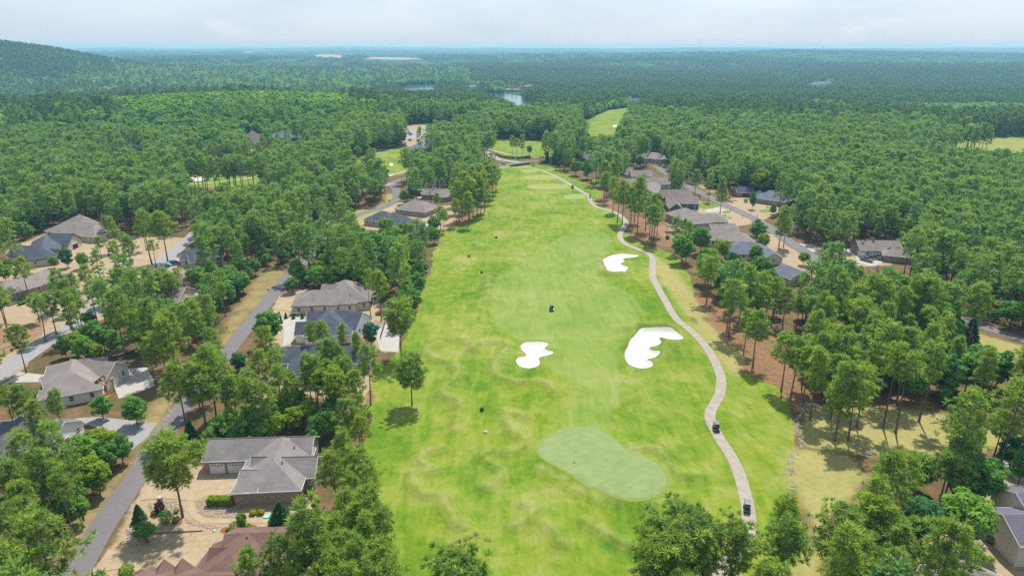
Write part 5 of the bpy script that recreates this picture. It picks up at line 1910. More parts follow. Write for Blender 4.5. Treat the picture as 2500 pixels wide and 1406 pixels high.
NOWOOD = GOLF + [m for k, m in enumerate(MASK_W['sand']) if k != 10] + [MASK_W['dry'][0], MASK_W['dry'][1], MASK_W['dry'][2], MASK_W['dry'][3], MASK_W['dry'][4], MASK_W['dry'][5], MASK_W['dry'][6]] + [w for w, z in LAKES] + [_parking] + FIELDS + [MASK_W['straw'][k] for k in (0, 2, 3, 4, 5, 7)]
LEAFY = [(.9, [(250, 172), (600, 150), (1150, 150), (1150, 205), (900, 215), (600, 205), (330, 215)]), (.7, [(1640, 275), (2080, 285), (2080, 355), (1900, 360), (1640, 330)]),
         (.75, [(1320, 215), (1540, 225), (1500, 260), (1440, 290), (1330, 260)]), (.8, [(0, 285), (100, 290), (110, 335), (0, 345)]), (.55, [(2150, 700), (2500, 860), (2500, 1000), (2050, 960), (1960, 880)]),
         (.45, [(1700, 560), (2100, 640), (2150, 740), (1900, 800), (1700, 700)]), (.5, [(1650, 180), (2500, 175), (2500, 215), (1650, 205)])]
LEAFY = [(p, np.array([atz(x, y, -8 if y < 240 else 0) for x, y in q])) for p, q in LEAFY]


def scatter(r0, r1, cell, pine_h, broad_h, base_leafy):
    """jittered planting of a distance band; returns arrays x, y, z, leafy?, height"""
    half = r1 * .98
    gx = np.arange(-half, half, cell)
    gy = np.arange(r0 * .66, r1, cell)
    X, Y = [q.ravel() for q in np.meshgrid(gx, gy)]
    X = X + RNG.uniform(-.48, .48, X.shape) * cell
    Y = Y + RNG.uniform(-.48, .48, X.shape) * cell
    r = np.hypot(X, Y)
    k = (r > r0) & (r <= r1) & (np.abs(X) < Y * .86 + 20)
    X, Y = X[k], Y[k]
    Z = th(X, Y)
    px, py, zc = proj(X, Y, Z + 12)
    k = (px > -260) & (px < 2760) & (py < 1720)
    X, Y, Z = X[k], Y[k], Z[k]
    big = smooth(.46, .56, vnoise(X, Y, 420 if r0 < 1500 else 900, 32)) * smooth(500, 900, np.hypot(X, Y))
    p = base_leafy + .55 * smooth(.62, .76, vnoise(X, Y, 95, 31)) + .62 * big + .6 * smooth(.60, .70, vnoise(X, Y, 210, 36)) * smooth(500, 900, np.hypot(X, Y)) - .12 * smooth(.5, .2, vnoise(X, Y, 200, 33))
    for pr, q in LEAFY:
        p = np.where(inside(X, Y, q), pr, p)
    leafy = RNG.uniform(0, 1, X.shape) < p
    H = np.where(leafy, RNG.uniform(*broad_h, X.shape), RNG.uniform(*pine_h, X.shape))
    if r0 < 500:
        for pr, q in LEAFY:
            m = inside(X, Y, q) & leafy
            H = np.where(m, RNG.uniform(8, 13.5, X.shape), H)
    keep = np.ones(X.shape, bool)
    for q in NOWOOD:
        keep &= sdf(X, Y, q, 6) > 1.0
    for n_, w, l_, m_ in STREETS:
        b = (X > l_[:, 0].min() - 8) & (X < l_[:, 0].max() + 8) & (Y > l_[:, 1].min() - 8) & (Y < l_[:, 1].max() + 8)
        if b.any():
            d = np.full(X.shape, 99.)
            d[b] = seg_dist(X[b], Y[b], l_[::2])
            keep &= d > w + 2.2
    if r0 < 700:
        b = np.hypot(X, Y) < 520
        d = np.full(X.shape, 99.)
        d[b] = seg_dist(X[b], Y[b], PATH[::4])
        keep &= d > 4.0
        for pr, q in SPARSE:
            m = inside(X, Y, q)
            keep &= ~(m & (RNG.uniform(0, 1, X.shape) > pr))
    for a, b_, w in FOOTPRINTS:
        keep &= seg_dist(X, Y, [tuple(a), tuple(b_)]) > w + 1.0
    hw = np.where(leafy, 3.6, 2.8)
    for q, dist, share in CLEAR:
        A = np.array(q)
        lo, hi = A.min(0) - 5, A.max(0) + 5
        hit = np.zeros(X.shape, int)
        n = 0
        for fr_ in ((1.0, .85, .68, .5) if r0 < 700 else (1.0, .85, .68, .5, .3)):
            for s in (-.75, 0, .75):
                a, b_, zc = proj(X + hw * s * (.5 if fr_ == 1.0 else 1), Y, Z + H * fr_)
                m = (a > lo[0]) & (a < hi[0]) & (b_ > lo[1]) & (b_ < hi[1])
                if m.any():
                    h = np.zeros(X.shape, bool)
                    h[m] = inside(a[m], b_[m], A)
                    hit += h
        bad = (hit >= (1 if share >= .9 else 2)) & (Y < dist)
        if share < 1:
            bad &= RNG.uniform(0, 1, X.shape) < share
        keep &= ~bad
    if r0 < 700 and TREES:
        tx = np.array([t[1] for t in TREES])
        ty = np.array([t[2] for t in TREES])
        near = np.where(np.hypot(X, Y) < 560)[0]
        for i in near:
            if keep[i] and np.min((tx - X[i]) ** 2 + (ty - Y[i]) ** 2) < 10:
                keep[i] = False
    return X[keep], Y[keep], Z[keep], leafy[keep], H[keep]


def region_of(x, y):
    px, py, _ = proj(x, y, 0)
    st = STREETS[0][2]
    sx = np.interp(min(y, 330), st[:, 1], st[:, 0])
    if py < 415:
        return 'the far wood beyond the tees'
    if px > 1500:
        if py < 640:
            return 'the dense wood behind the right hand houses'
        return 'the mixed stand right of the lower cart path' if px < 2330 or py > 860 else 'the wood edge behind the service road'
    if x < sx:
        return 'the woods around the two left streets' if py > 520 else 'the pine belt beyond the left houses'
    return 'the strip of trees between left street and fairway'


near = scatter(84, 430, 4.9, (12, 21), (4, 10), .10)
mid = scatter(430, 780, 5.2, (13, 22), (6, 14), .13)
cand = []
for src in (near, mid):
    for x, y, z, lf, h in zip(*src):
        cand.append((y, x, z, bool(lf), h))
cand.sort()
n_p = sum(1 for t in TREES if t[9] == 'pine_tree')
n_b = sum(1 for t in TREES if t[9] == 'broadleaf_tree')
rest = []
for y, x, z, lf, h in cand:
    px, py, zc = proj(x, y, z + h * .7)
    vis = -60 < px < 2560 and py < 1440
    reg = region_of(x, y)
    if vis and not lf and n_p < 300:
        n_p += 1
        TREES.append([pick(PINES), x, y, z, h, random.uniform(.9, 1.15), 'pine in ' + reg, 'pines of ' + reg, 'tree', 'pine_tree'])
    elif vis and lf and n_b < 290:
        n_b += 1
        TREES.append([pick(BROADS if random.random() < .7 else (DARKS if random.random() < .6 else BRIGHTS)), x, y, z, h, random.uniform(.95, 1.25), 'leafy tree in ' + reg, 'leafy trees of ' + reg, 'tree', 'broadleaf_tree'])
    else:
        rest.append((x, y, z, lf, h))

ORD = ['leftmost', 'second', 'third', 'fourth', 'fifth', 'sixth', 'seventh', 'eighth', 'ninth', 'tenth', 'eleventh', 'twelfth', 'thirteenth', 'fourteenth', 'fifteenth', 'sixteenth', 'seventeenth', 'eighteenth', 'nineteenth', 'twentieth', 'twenty-first', 'twenty-second']
_by = {}
for t in TREES:
    if t[7]:
        _by.setdefault((t[6], t[7]), []).append(t)
for (lb, gr), ts in _by.items():
    if 1 < len(ts) <= 22:      # small groups: say which one by its place in the row
        ts.sort(key=lambda q: proj(q[1], q[2], q[3] + q[4] * .7)[0])
        for k, q in enumerate(ts):
            q[6] = ('leftmost ' + lb) if k == 0 else (('rightmost ' + lb) if k == len(ts) - 1 else '%s, %s from left' % (lb, ORD[k]))
for key, x, y, z, h, wide, label, group, cat, name in TREES:
    t, c, h0 = PROTO[key]
    s = h / h0
    e = thing(name, label, cat, (x, y, z - .05), random.uniform(0, 6.28), group)
    w = s * wide if not name.startswith('pine') else (.35 * s + .65 * min(max(s, .75), 1.15)) * wide
    e.scale = (w, w, s)
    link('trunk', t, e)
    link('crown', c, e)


def wood_object(name, label, keys, x, y, z, idx, scl, rot):
    proto = bpy.data.collections.new(name + '_models')
    for k in range(len(keys)):
        ob = bpy.data.objects.new('%s_%02d' % (name, k), joined(keys[k]))
        proto.objects.link(ob)
    me = bpy.data.meshes.new(name)
    me.vertices.add(len(x))
    me.vertices.foreach_set('co', np.column_stack([x, y, z]).astype(np.float32).ravel())
    for nm, ty, fld, arr in (('pick', 'INT', 'value', idx.astype(np.int32)), ('turn', 'FLOAT', 'value', rot.astype(np.float32))):
        a = me.attributes.new(nm, ty, 'POINT')
        a.data.foreach_set(fld, arr)
    a = me.attributes.new('size', 'FLOAT_VECTOR', 'POINT')
    a.data.foreach_set('vector', scl.astype(np.float32).ravel())
    for k in keys:
        for mt in (PROTO[k][1].materials[0], PROTO[k][0].materials[0]):
            if mt.name not in me.materials:
                me.materials.append(mt)
    ob = link(name, me)
    ob['kind'] = 'stuff'
    ob['label'] = label
    ob['category'] = 'woodland'
    ng = bpy.data.node_groups.new(name + '_planting', 'GeometryNodeTree')
    ng.interface.new_socket(name='Geometry', in_out='INPUT', socket_type='NodeSocketGeometry')
    ng.interface.new_socket(name='Geometry', in_out='OUTPUT', socket_type='NodeSocketGeometry')
    N, L = ng.nodes, ng.links
    gi, go = N.new('NodeGroupInput'), N.new('NodeGroupOutput')
    ip = N.new('GeometryNodeInstanceOnPoints')
    ci = N.new('GeometryNodeCollectionInfo')
    ci.inputs['Collection'].default_value = proto
    ci.inputs['Separate Children'].default_value = True
    ci.inputs['Reset Children'].default_value = True

    def na(nm, ty):
        q = N.new('GeometryNodeInputNamedAttribute')
        q.data_type = ty
        q.inputs['Name'].default_value = nm
        return q.outputs[0]
    cx = N.new('ShaderNodeCombineXYZ')
    L.new(na('turn', 'FLOAT'), cx.inputs['Z'])
    L.new(gi.outputs[0], ip.inputs['Points'])
    L.new(ci.outputs[0], ip.inputs['Instance'])
    ip.inputs['Pick Instance'].default_value = True
    L.new(na('pick', 'INT'), ip.inputs['Instance Index'])
    L.new(cx.outputs[0], ip.inputs['Rotation'])
    L.new(na('size', 'FLOAT_VECTOR'), ip.inputs['Scale'])
    L.new(ip.outputs[0], go.inputs[0])
    md = ob.modifiers.new('planting', 'NODES')
    md.node_group = ng
    return ob


def plant_wood(name, label, sets, keys_p, keys_b, want_leafy):
    """sets: arrays x, y, z, leafy, height"""
    X = np.concatenate([s[0] for s in sets])
    Y = np.concatenate([s[1] for s in sets])
    Z = np.concatenate([s[2] for s in sets])
    Lf = np.concatenate([s[3] for s in sets]).astype(bool)
    Hh = np.concatenate([s[4] for s in sets])
    m = Lf == want_leafy
    if not m.any():
        return
    keys = keys_b if want_leafy else keys_p
    n = int(m.sum())
    idx = RNG.integers(0, len(keys), n)
    h0 = np.array([PROTO[k][2] for k in keys])[idx]
    s = Hh[m] / h0
    w = s * RNG.uniform(.95, 1.3, n)
    wood_object(name, label, keys, X[m], Y[m], Z[m] - .1, idx, np.column_stack([w, w, s]), RNG.uniform(0, 6.28, n))


R_ = [np.array(q) for q in zip(*rest)]
bandB = scatter(780, 1600, 6.4, (14, 22), (9, 15), .12)
bandC = scatter(1600, 3300, 9.8, (17, 25), (12, 18), .14)
D_ = scatter(3300, 9500, 44.0, (15, 24), (11, 16), .16)
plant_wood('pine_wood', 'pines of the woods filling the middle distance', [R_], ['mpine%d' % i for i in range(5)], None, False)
plant_wood('leafy_wood', 'leafy trees of the woods filling the middle distance', [R_], None, ['mbroad0', 'mbroad1', 'mbroad2', 'mbright', 'mdark'], True)
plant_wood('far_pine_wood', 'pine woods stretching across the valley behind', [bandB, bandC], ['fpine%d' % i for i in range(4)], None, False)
plant_wood('far_leafy_wood', 'leafy woods stretching across the valley behind', [bandB, bandC], None, ['fbroad0', 'fbroad1', 'fbroad2', 'fbright'], True)
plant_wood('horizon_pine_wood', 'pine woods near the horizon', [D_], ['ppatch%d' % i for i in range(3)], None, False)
plant_wood('horizon_leafy_wood', 'leafy woods near the horizon', [D_], None, ['bpatch%d' % i for i in range(3)], True)

# ------------------------------------------------------------------ drives, yards and beds
def drive(f, q, mat, eps=.045, slab=0.0, name='driveway', step=0):
    w = pts0(f, q)
    if step:
        w = [tuple(p) for p in catmull(w, True, step)]
    if slab:
        base = struct(name, sheet_mesh(name, w, mat, eps - .04, 2.5))
        a, b = np.array(w[0]), np.array(w[1])
        slab_pieces(base, w, slab, math.atan2(b[1] - a[1], b[0] - a[0]), mat, eps + .02)
        return base
    return struct(name, sheet_mesh(name, w, mat, eps, 2.5))


drive('Z1', [(1495, 660), (1735, 645), (1690, 815), (1480, 835), (1400, 870), (1180, 850), (1000, 862), (1080, 745), (1240, 705), (1400, 690)], 'concrete', slab=3.4)
drive('Z1', [(775, 1215), (900, 1250), (1100, 1240), (1250, 1208), (1480, 1208), (1460, 1375), (1100, 1400), (960, 1375), (860, 1352), (655, 1385)], 'concrete', slab=3.4)
drive('A4', [(1000, 190), (1085, 190), (1085, 300), (1115, 385), (1190, 440), (1940, 445), (1940, 490), (1180, 500), (1050, 430), (1000, 330)], 'concrete', name='garden_path')
drive('A2', [(90, 440), (185, 330), (335, 390), (312, 470)], 'concrete', slab=4.0)
for _f, _q, _m in (('A2', [(190, 535), (400, 520), (420, 600), (300, 680), (285, 770), (200, 800), (205, 640)], 'pale_concrete'), ('A2', [(1060, 590), (1180, 590), (1310, 720), (1300, 865), (1130, 850), (1100, 750)], 'pale_concrete'),
                   ('A3', [(720, 450), (960, 420), (1000, 470), (1450, 480), (1500, 500), (1440, 530), (1000, 500), (780, 500)], 'concrete'), ('A3', [(1480, 600), (1600, 490), (1740, 535), (1730, 605)], 'pale_concrete'),
                   ('A1', [(700, 150), (890, 140), (950, 250), (720, 330), (690, 250)], 'pale_concrete'), ('A1', [(40, 235), (120, 170), (290, 190), (240, 230)], 'pale_concrete'), ('A1', [(450, 450), (600, 440), (950, 480), (900, 560), (800, 640), (770, 560), (560, 500)], 'pale_asphalt'),
                   ('F4', [(1830, 640), (1940, 620), (2015, 650), (1850, 668)], 'pale_concrete'), ('M3', [(1290, 470), (1540, 465), (1520, 520), (1400, 560), (1290, 530)], 'pale_concrete'),
                   ('M3', [(830, 385), (1100, 430), (1290, 440), (1290, 468), (1050, 475), (905, 435)], 'pale_concrete'), ('Z3', [(2330, 590), (2500, 440), (2700, 460), (2700, 740), (2420, 720)], 'pale_concrete'),
                   ('A6', [(620, 880), (815, 870), (815, 900), (640, 910)], 'pale_concrete'), ('A6', [(945, 850), (1060, 838), (1062, 862), (940, 868)], 'pale_concrete'), ('A6', [(300, 1140), (400, 1110), (480, 1130), (390, 1190)], 'concrete'), ('A6', [(690, 940), (815, 960), (815, 1000), (730, 1000)], 'concrete'),
                   ('A6', [(790, 1330), (980, 1330), (1000, 1450), (860, 1450)], 'pale_concrete'), ('A6', [(880, 1200), (1000, 1190), (980, 1310), (800, 1300)], 'concrete')):
    drive(_f, _q, _m)
surf('lawn_grass', (.10, .19, .012), .95, .2, 1.2, bump=.3, bscale=8)
for _f, _q in (('F4', [(1775, 590), (1830, 570), (1930, 590), (1955, 610), (1900, 630), (1800, 630)]), ('F4', [(1990, 700), (2040, 700), (2062, 715), (2030, 728), (1995, 720)]), ('M3', [(600, 155), (690, 150), (700, 168), (620, 172)]),
               ('F4', [(860, 395), (920, 380), (935, 420), (890, 435)]), ('A6', [(660, 830), (820, 810), (850, 840), (840, 870), (660, 870)]), ('M3', [(340, 165), (390, 162), (385, 178), (345, 178)])):
    drive(_f, _q, 'lawn_grass', name='lawn', step=.8)
for _f, _q in (('A4', [(1375, 575), (1400, 548), (1470, 540), (1500, 575), (1480, 600), (1400, 602)]), ('A4', [(1660, 580), (1680, 520), (1760, 510), (1797, 540), (1760, 570), (1700, 590)]), ('A4', [(850, 500), (870, 450), (930, 445), (955, 475), (935, 505), (880, 515)]),
               ('A4', [(515, 705), (540, 680), (575, 690), (575, 715), (530, 720)]), ('A4', [(380, 1085), (410, 1050), (500, 1060), (515, 1093)]), ('F4', [(1825, 590), (1845, 582), (1885, 605), (1870, 612), (1840, 606)])):
    drive(_f, _q, 'mulch', name='mulch_bed', step=.5, eps=.07)

# ------------------------------------------------------------------ rocks
def rock_mesh(seed, name='boulder'):
    rng = np.random.default_rng(seed)
    bm = bmesh.new()
    bmesh.ops.create_icosphere(bm, subdivisions=2, radius=1.0)
    for v in bm.verts:
        n = v.co.normalized()
        k = 1 + .22 * math.sin(n.x * 3.1 + seed) + .18 * math.sin(n.y * 4.3 + seed * 2) + .12 * math.sin(n.z * 5 + n.x * 4) + rng.uniform(-.06, .06)
        v.co = Vector((n.x * k, n.y * k * .8, max(n.z * k * .62, -.3)))
    me = bpy.data.meshes.new(name)
    bm.to_mesh(me)
    bm.free()
    me.materials.append(MATS['rock'])
    return me


ROCKS = [rock_mesh(i) for i in range(4)]
for _k, (_f, _x, _y, _r, _l) in enumerate((('Z3', 1375, 530, .75, 'largest pale boulder in the clearing below the pines'), ('Z3', 1270, 468, .6, 'pale boulder beside two pine stems in the clearing'), ('Z3', 1320, 497, .3, 'small pale rock between the two boulders of the clearing'), ('Z3', 1915, 290, .75, 'pale boulder near the wood edge of the clearing'), ('Z3', 1988, 400, .5, 'boulder beside the right group of clearing pines'), ('Z3', 1440, 296, .3, 'small white stone under the tall thin pines'), ('Z3', 2430, 422, .35, 'small stone at the right edge of the clearing'), ('Z2', 1052, 378, .55, 'grey stone lying in the rough left of the green'), ('A4', 1315, 582, .35, 'grey stone at the end of the timber edging'), ('A4', 1052, 612, .25, 'small stone below the timber edging'))):
    x, y, z = P(_f, _x, _y)
    tag(link('boulder', ROCKS[_k % 4], None, (x, y, z + _r * .1), _k * 1.3, _r), _l, 'rock')


def stones(name, label, spots, r0, r1):
    """loose stones too small to tell apart, joined"""
    base = []
    bm = bmesh.new()
    bmesh.ops.create_icosphere(bm, subdivisions=1, radius=1.0)
    bv = np.array([v.co[:] for v in bm.verts])
    bf = np.array([[v.index for v in f.verts] for f in bm.faces])
    bm.free()
    A = Acc()
    Z = th(spots[:, 0], spots[:, 1])
    for (x, y), z in zip(spots, Z):
        r = random.uniform(r0, r1)
        s = np.array([random.uniform(.8, 1.4), random.uniform(.7, 1.1), random.uniform(.45, .75)]) * r
        a = random.uniform(0, 6.28)
        v = bv * s * RNG.uniform(.85, 1.15, (len(bv), 1))
        v = np.column_stack([v[:, 0] * math.cos(a) - v[:, 1] * math.sin(a), v[:, 0] * math.sin(a) + v[:, 1] * math.cos(a), v[:, 2]])
        A.add(v + np.array([x, y, z + .03]), bf)
    V, F, _ = A.get()
    o = link(name, np_mesh(name, V, F, 'rock_mix'))
    o['kind'] = 'stuff'
    tag(o, label, 'stones')


surf('rock_mix', (.22, .17, .12), .9, .3, 3.5, col2=(.46, .40, .32), detail=2)


def along(pl, n, spread):
    pl = catmull(pl, step=.5)
    i = RNG.integers(0, len(pl), n)
    return pl[i] + RNG.normal(0, spread, (n, 2))


def within(poly, n):
    A = np.array(poly)
    q = RNG.uniform(A.min(0), A.max(0), (n * 4, 2))
    return q[inside(q[:, 0], q[:, 1], A)][:n]


stones('creek_stones', 'line of small stones along the dry creek right of the path', np.vstack([along(pts0('Z3', [(960, 170), (900, 240), (865, 300), (875, 360), (900, 430), (905, 480)]), 300, .4), along(pts0('Z3', [(880, 490), (820, 580), (810, 660), (830, 740), (820, 800)]), 110, .5)]), .07, .24)
stones('river_stones', 'tan river stones in the bed below the clipped hedge', within(pts0('A4', [(1100, 250), (1200, 210), (1560, 300), (1570, 430), (1250, 430), (1130, 380)]), 700), .07, .2)
stones('river_stones', 'tan river stones in the bed around the pillar mailbox', within(pts0('A4', [(560, 280), (680, 230), (920, 240), (980, 330), (950, 430), (800, 400), (600, 420)]), 420), .07, .2)
stones('river_stones', 'tan river stones beside the street edge of the gravel yard', within(pts0('A4', [(310, 560), (400, 540), (520, 640), (480, 740), (340, 770)]), 300), .07, .22)
stones('verge_stones', 'strip of small stones along the verge of the near street', along(pts0('A1', [(1040, 400), (960, 520), (870, 640), (800, 720)]), 420, .55), .06, .2)
stones('drain_stones', 'grey stones between garden path and timber edging', within(pts0('A4', [(960, 410), (1060, 480), (1190, 500), (1400, 540), (1290, 585), (1200, 540), (1000, 500)]), 260), .06, .16)
stones('garden_stones', 'white stones in the bed beside the beige house', within(pts0('A5', [(1230, 470), (1330, 370), (1450, 360), (1300, 420), (1250, 500)]), 130), .1, .3)
stones('slope_stones', 'white stones on the slope behind the black fence', within(pts0('A5', [(900, 780), (1000, 790), (1080, 960), (1170, 1040), (1060, 1010), (960, 860)]), 150), .1, .3)

# ------------------------------------------------------------------ shrubs and hedges
def shrub(f, x, y, R, hz, mat, label, size=.13, n=800, group=None, name='shrub', cat='shrub'):
    gx, gy, gz = P(f, x, y)
    (wv, wf, _), (cv, cf, ct) = shrub_model(int(x * 7 + y), R, hz, n, size)
    e = thing(name, label, cat, (gx, gy, gz), 0, group)
    link('stem', np_mesh('stem', wv, wf, 'bark'), e)
    link('foliage', np_mesh('foliage', cv, cf, mat, False, ct), e)


for _a in (('A4', 705, 375, .85, 1.25, 'purple_leaves', 'dark purple shrub behind the pillar mailbox bed'), ('A4', 772, 490, 1.15, 1.3, 'broad_leaves', 'green conical shrub right of the purple shrub'),
           ('A4', 630, 395, .5, .4, 'yellow_leaves', 'golden shrub left of the purple shrub'), ('A4', 885, 375, .45, .4, 'yellow_leaves', 'golden shrub at the foot of the tall single pine'),
           ('A4', 880, 480, .65, .5, 'hedge_leaves', 'olive shrub in the ringed mulch bed'), ('A4', 1560, 590, 1.25, 1.0, 'hedge_leaves', 'larger clipped round bush behind the red brown roof'),
           ('A4', 1692, 585, .8, .75, 'hedge_leaves', 'smaller clipped round bush behind the red brown roof'), ('A4', 1750, 395, .6, .45, 'yellow_leaves', 'left of two golden shrubs at the brick front wall'),
           ('A4', 1838, 388, .65, .45, 'yellow_leaves', 'right of two golden shrubs at the brick front wall'), ('A4', 325, 1085, 1.25, 1.0, 'hedge_leaves', 'round yellow green bush beside the lower driveway'),
           ('A4', 1465, 580, .3, .3, 'hedge_leaves', 'tiny shrub in the left mulch ellipse'), ('A5', 600, 1060, 1.15, .75, 'yellow_leaves', 'yellow green shrub beside the walled patio'),
           ('A5', 1200, 960, .75, .75, 'broad_leaves', 'green shrub at the foot of the beige house'), ('A5', 600, 1220, .8, .8, 'broad_leaves', 'green shrub inside the walled patio'),
           ('A3', 465, 735, 1.7, 1.3, 'purple_leaves', 'dark red shrub at the corner of the brick corner house'), ('A2', 45, 1025, .7, .6, 'yellow_leaves', 'round golden bush beside the roadside pine'),
           ('A6', 1755, 480, 2.2, 2.2, 'purple_leaves', 'dark red tree shrub at the entrance corner'), ('F4', 455, 245, 1.6, 1.1, 'purple_leaves', 'dark purple shrub beside the entrance road'),
           ('F4', 355, 265, 1.8, 1.6, 'broad_leaves', 'rounded shrub at the end of the low entrance hedge'), ('M2', 1133, 356, .55, .4, 'dark_leaves', 'low dark shrub farthest up the left rough'),
           ('M2', 937, 489, .5, .35, 'dark_leaves', 'low dark shrub at the left edge of the rough'), ('M2', 1028, 606, .5, .35, 'dark_leaves', 'low dark shrub in the middle of the left rough'),
           ('Z2', 1030, 222, .5, .4, 'dark_leaves', 'low dark bush between the mounds left of the green'), ('M3', 350, 205, .7, .5, 'hedge_leaves', 'small bush on the street side lawn by the right street'),
           ('M3', 500, 100, 1.1, 1.1, 'hedge_leaves', 'bright bush by the small brick garage'), ('M3', 160, 65, 1.2, .9, 'broad_leaves', 'green bush on the corner of the right street gardens'),
           ('F4', 1510, 890, 1.0, .8, 'dark_leaves', 'dark shrub below the raised deck'), ('A2', 1105, 500, .9, .5, 'yellow_leaves', 'pale grass clump in the sandy yard')):
    shrub(*_a)
for _k, (_x, _y) in enumerate(((205, 915), (245, 895), (272, 915), (230, 945), (195, 955), (255, 930))):
    shrub('A3', _x, _y, .75, .6, 'hedge_leaves', 'round clipped bush before the brick corner house', group='clipped bushes before the brick corner house')
for _x, _y in ((165, 525), (228, 537), (300, 540), (385, 538), (182, 580)):
    x, y, z = P('A2', _x, _y)
    e = thing('young_cypress', 'small young cypress in the pale yard of the slate hip house', 'tree', (x, y, z), 0, 'young cypresses in the pale yard')
    e.scale = (.26, .26, .25)
    link('trunk', PROTO['cedar'][0], e)
    link('crown', PROTO['cedar'][1], e)


def hedge(label, a, b, depth, height, mat='hedge_leaves', size=.12, dens=55, name='hedge'):
    a, b = np.array(a[:2]), np.array(b[:2])
    L = np.linalg.norm(b - a)
    n = int(dens * (2 * L * height + L * depth + 2 * depth * height))
    rng = np.random.default_rng(int(L * 100))
    # points on a softened box
    q = rng.uniform(-1, 1, (n, 3))
    ax = rng.choice(3, n, p=[.08, .47, .45])
    sgn = np.where(rng.uniform(size=n) < .5, -1, 1)
    sgn[ax == 2] = 1
    q[np.arange(n), ax] = sgn
    q[:, 2] = np.clip(q[:, 2], -1, 1)
    nr = np.zeros((n, 3))
    nr[np.arange(n), ax] = sgn
    q *= (1 - .16 * (np.abs(q) ** 4).sum(1)[:, None] / 3)
    pos = q * np.array([L / 2 * 1.05, depth / 2 * 1.1, height / 2]) + np.array([0, 0, height / 2]) + rng.normal(0, .05, (n, 3))
    nn = nr + rng.normal(size=(n, 3)) * .5
    nn /= np.linalg.norm(nn, axis=1)[:, None]
    u = np.cross(nn, rng.normal(size=(n, 3)))
    u /= np.linalg.norm(u, axis=1)[:, None]
    v = np.cross(nn, u)
    s = (size * rng.uniform(.7, 1.3, n))[:, None]
    V = np.stack([pos - u * s, pos + v * s * .7, pos + u * s, pos - v * s * .7], 1).reshape(-1, 3)
    tone = np.repeat(np.clip(rng.normal(.35, .2, n), 0, 1), 4)
    c = (a + b) / 2
    e = thing(name, label, 'hedge', (c[0], c[1], gz1(*c)), math.atan2(b[1] - a[1], b[0] - a[0]))
    link('foliage', np_mesh('foliage', V, np.arange(n * 4).reshape(-1, 4), mat, False, tone), e)
    MB().box((0, 0, height * .45), (L * .9, depth * .8, height * .8)).build('inner_branches', 'bark', e)


hedge('neatly clipped bright green box hedge before the brick house drive', P('A4', 1235, 285), P('A4', 1555, 285), 1.5, 1.7)
hedge('long low clipped hedge beside the entrance road', P('A6', 1975, 583), P('A6', 2238, 552), 1.3, 1.2, 'dark_leaves', .22, 22)
for _k, (_x0, _y0, _x1, _y1, _m) in enumerate(((1790, 420, 1880, 455, 'yellow_leaves'), (1885, 455, 1990, 475, 'hedge_leaves'), (2000, 470, 2110, 480, 'dark_leaves'), (2120, 470, 2250, 470, 'dark_leaves'))):
    hedge(('golden shrub border at the bend of the entrance drive', 'bright shrub border left in the entrance bed', 'dark shrub border in the middle of the entrance bed', 'dark shrub border at the right end of the entrance bed')[_k], P('A6', _x0, _y0), P('A6', _x1, _y1), 2.2, 1.3, _m, .3, 10, 'shrub_border')

# ------------------------------------------------------------------ golf carts, flag, golfer
def heading(line, x, y):
    d = np.hypot(line[:, 0] - x, line[:, 1] - y)
    i = min(max(int(np.argmin(d)), 2), len(line) - 3)
    t = line[i + 2] - line[i - 2]
    return math.atan2(t[1], t[0])


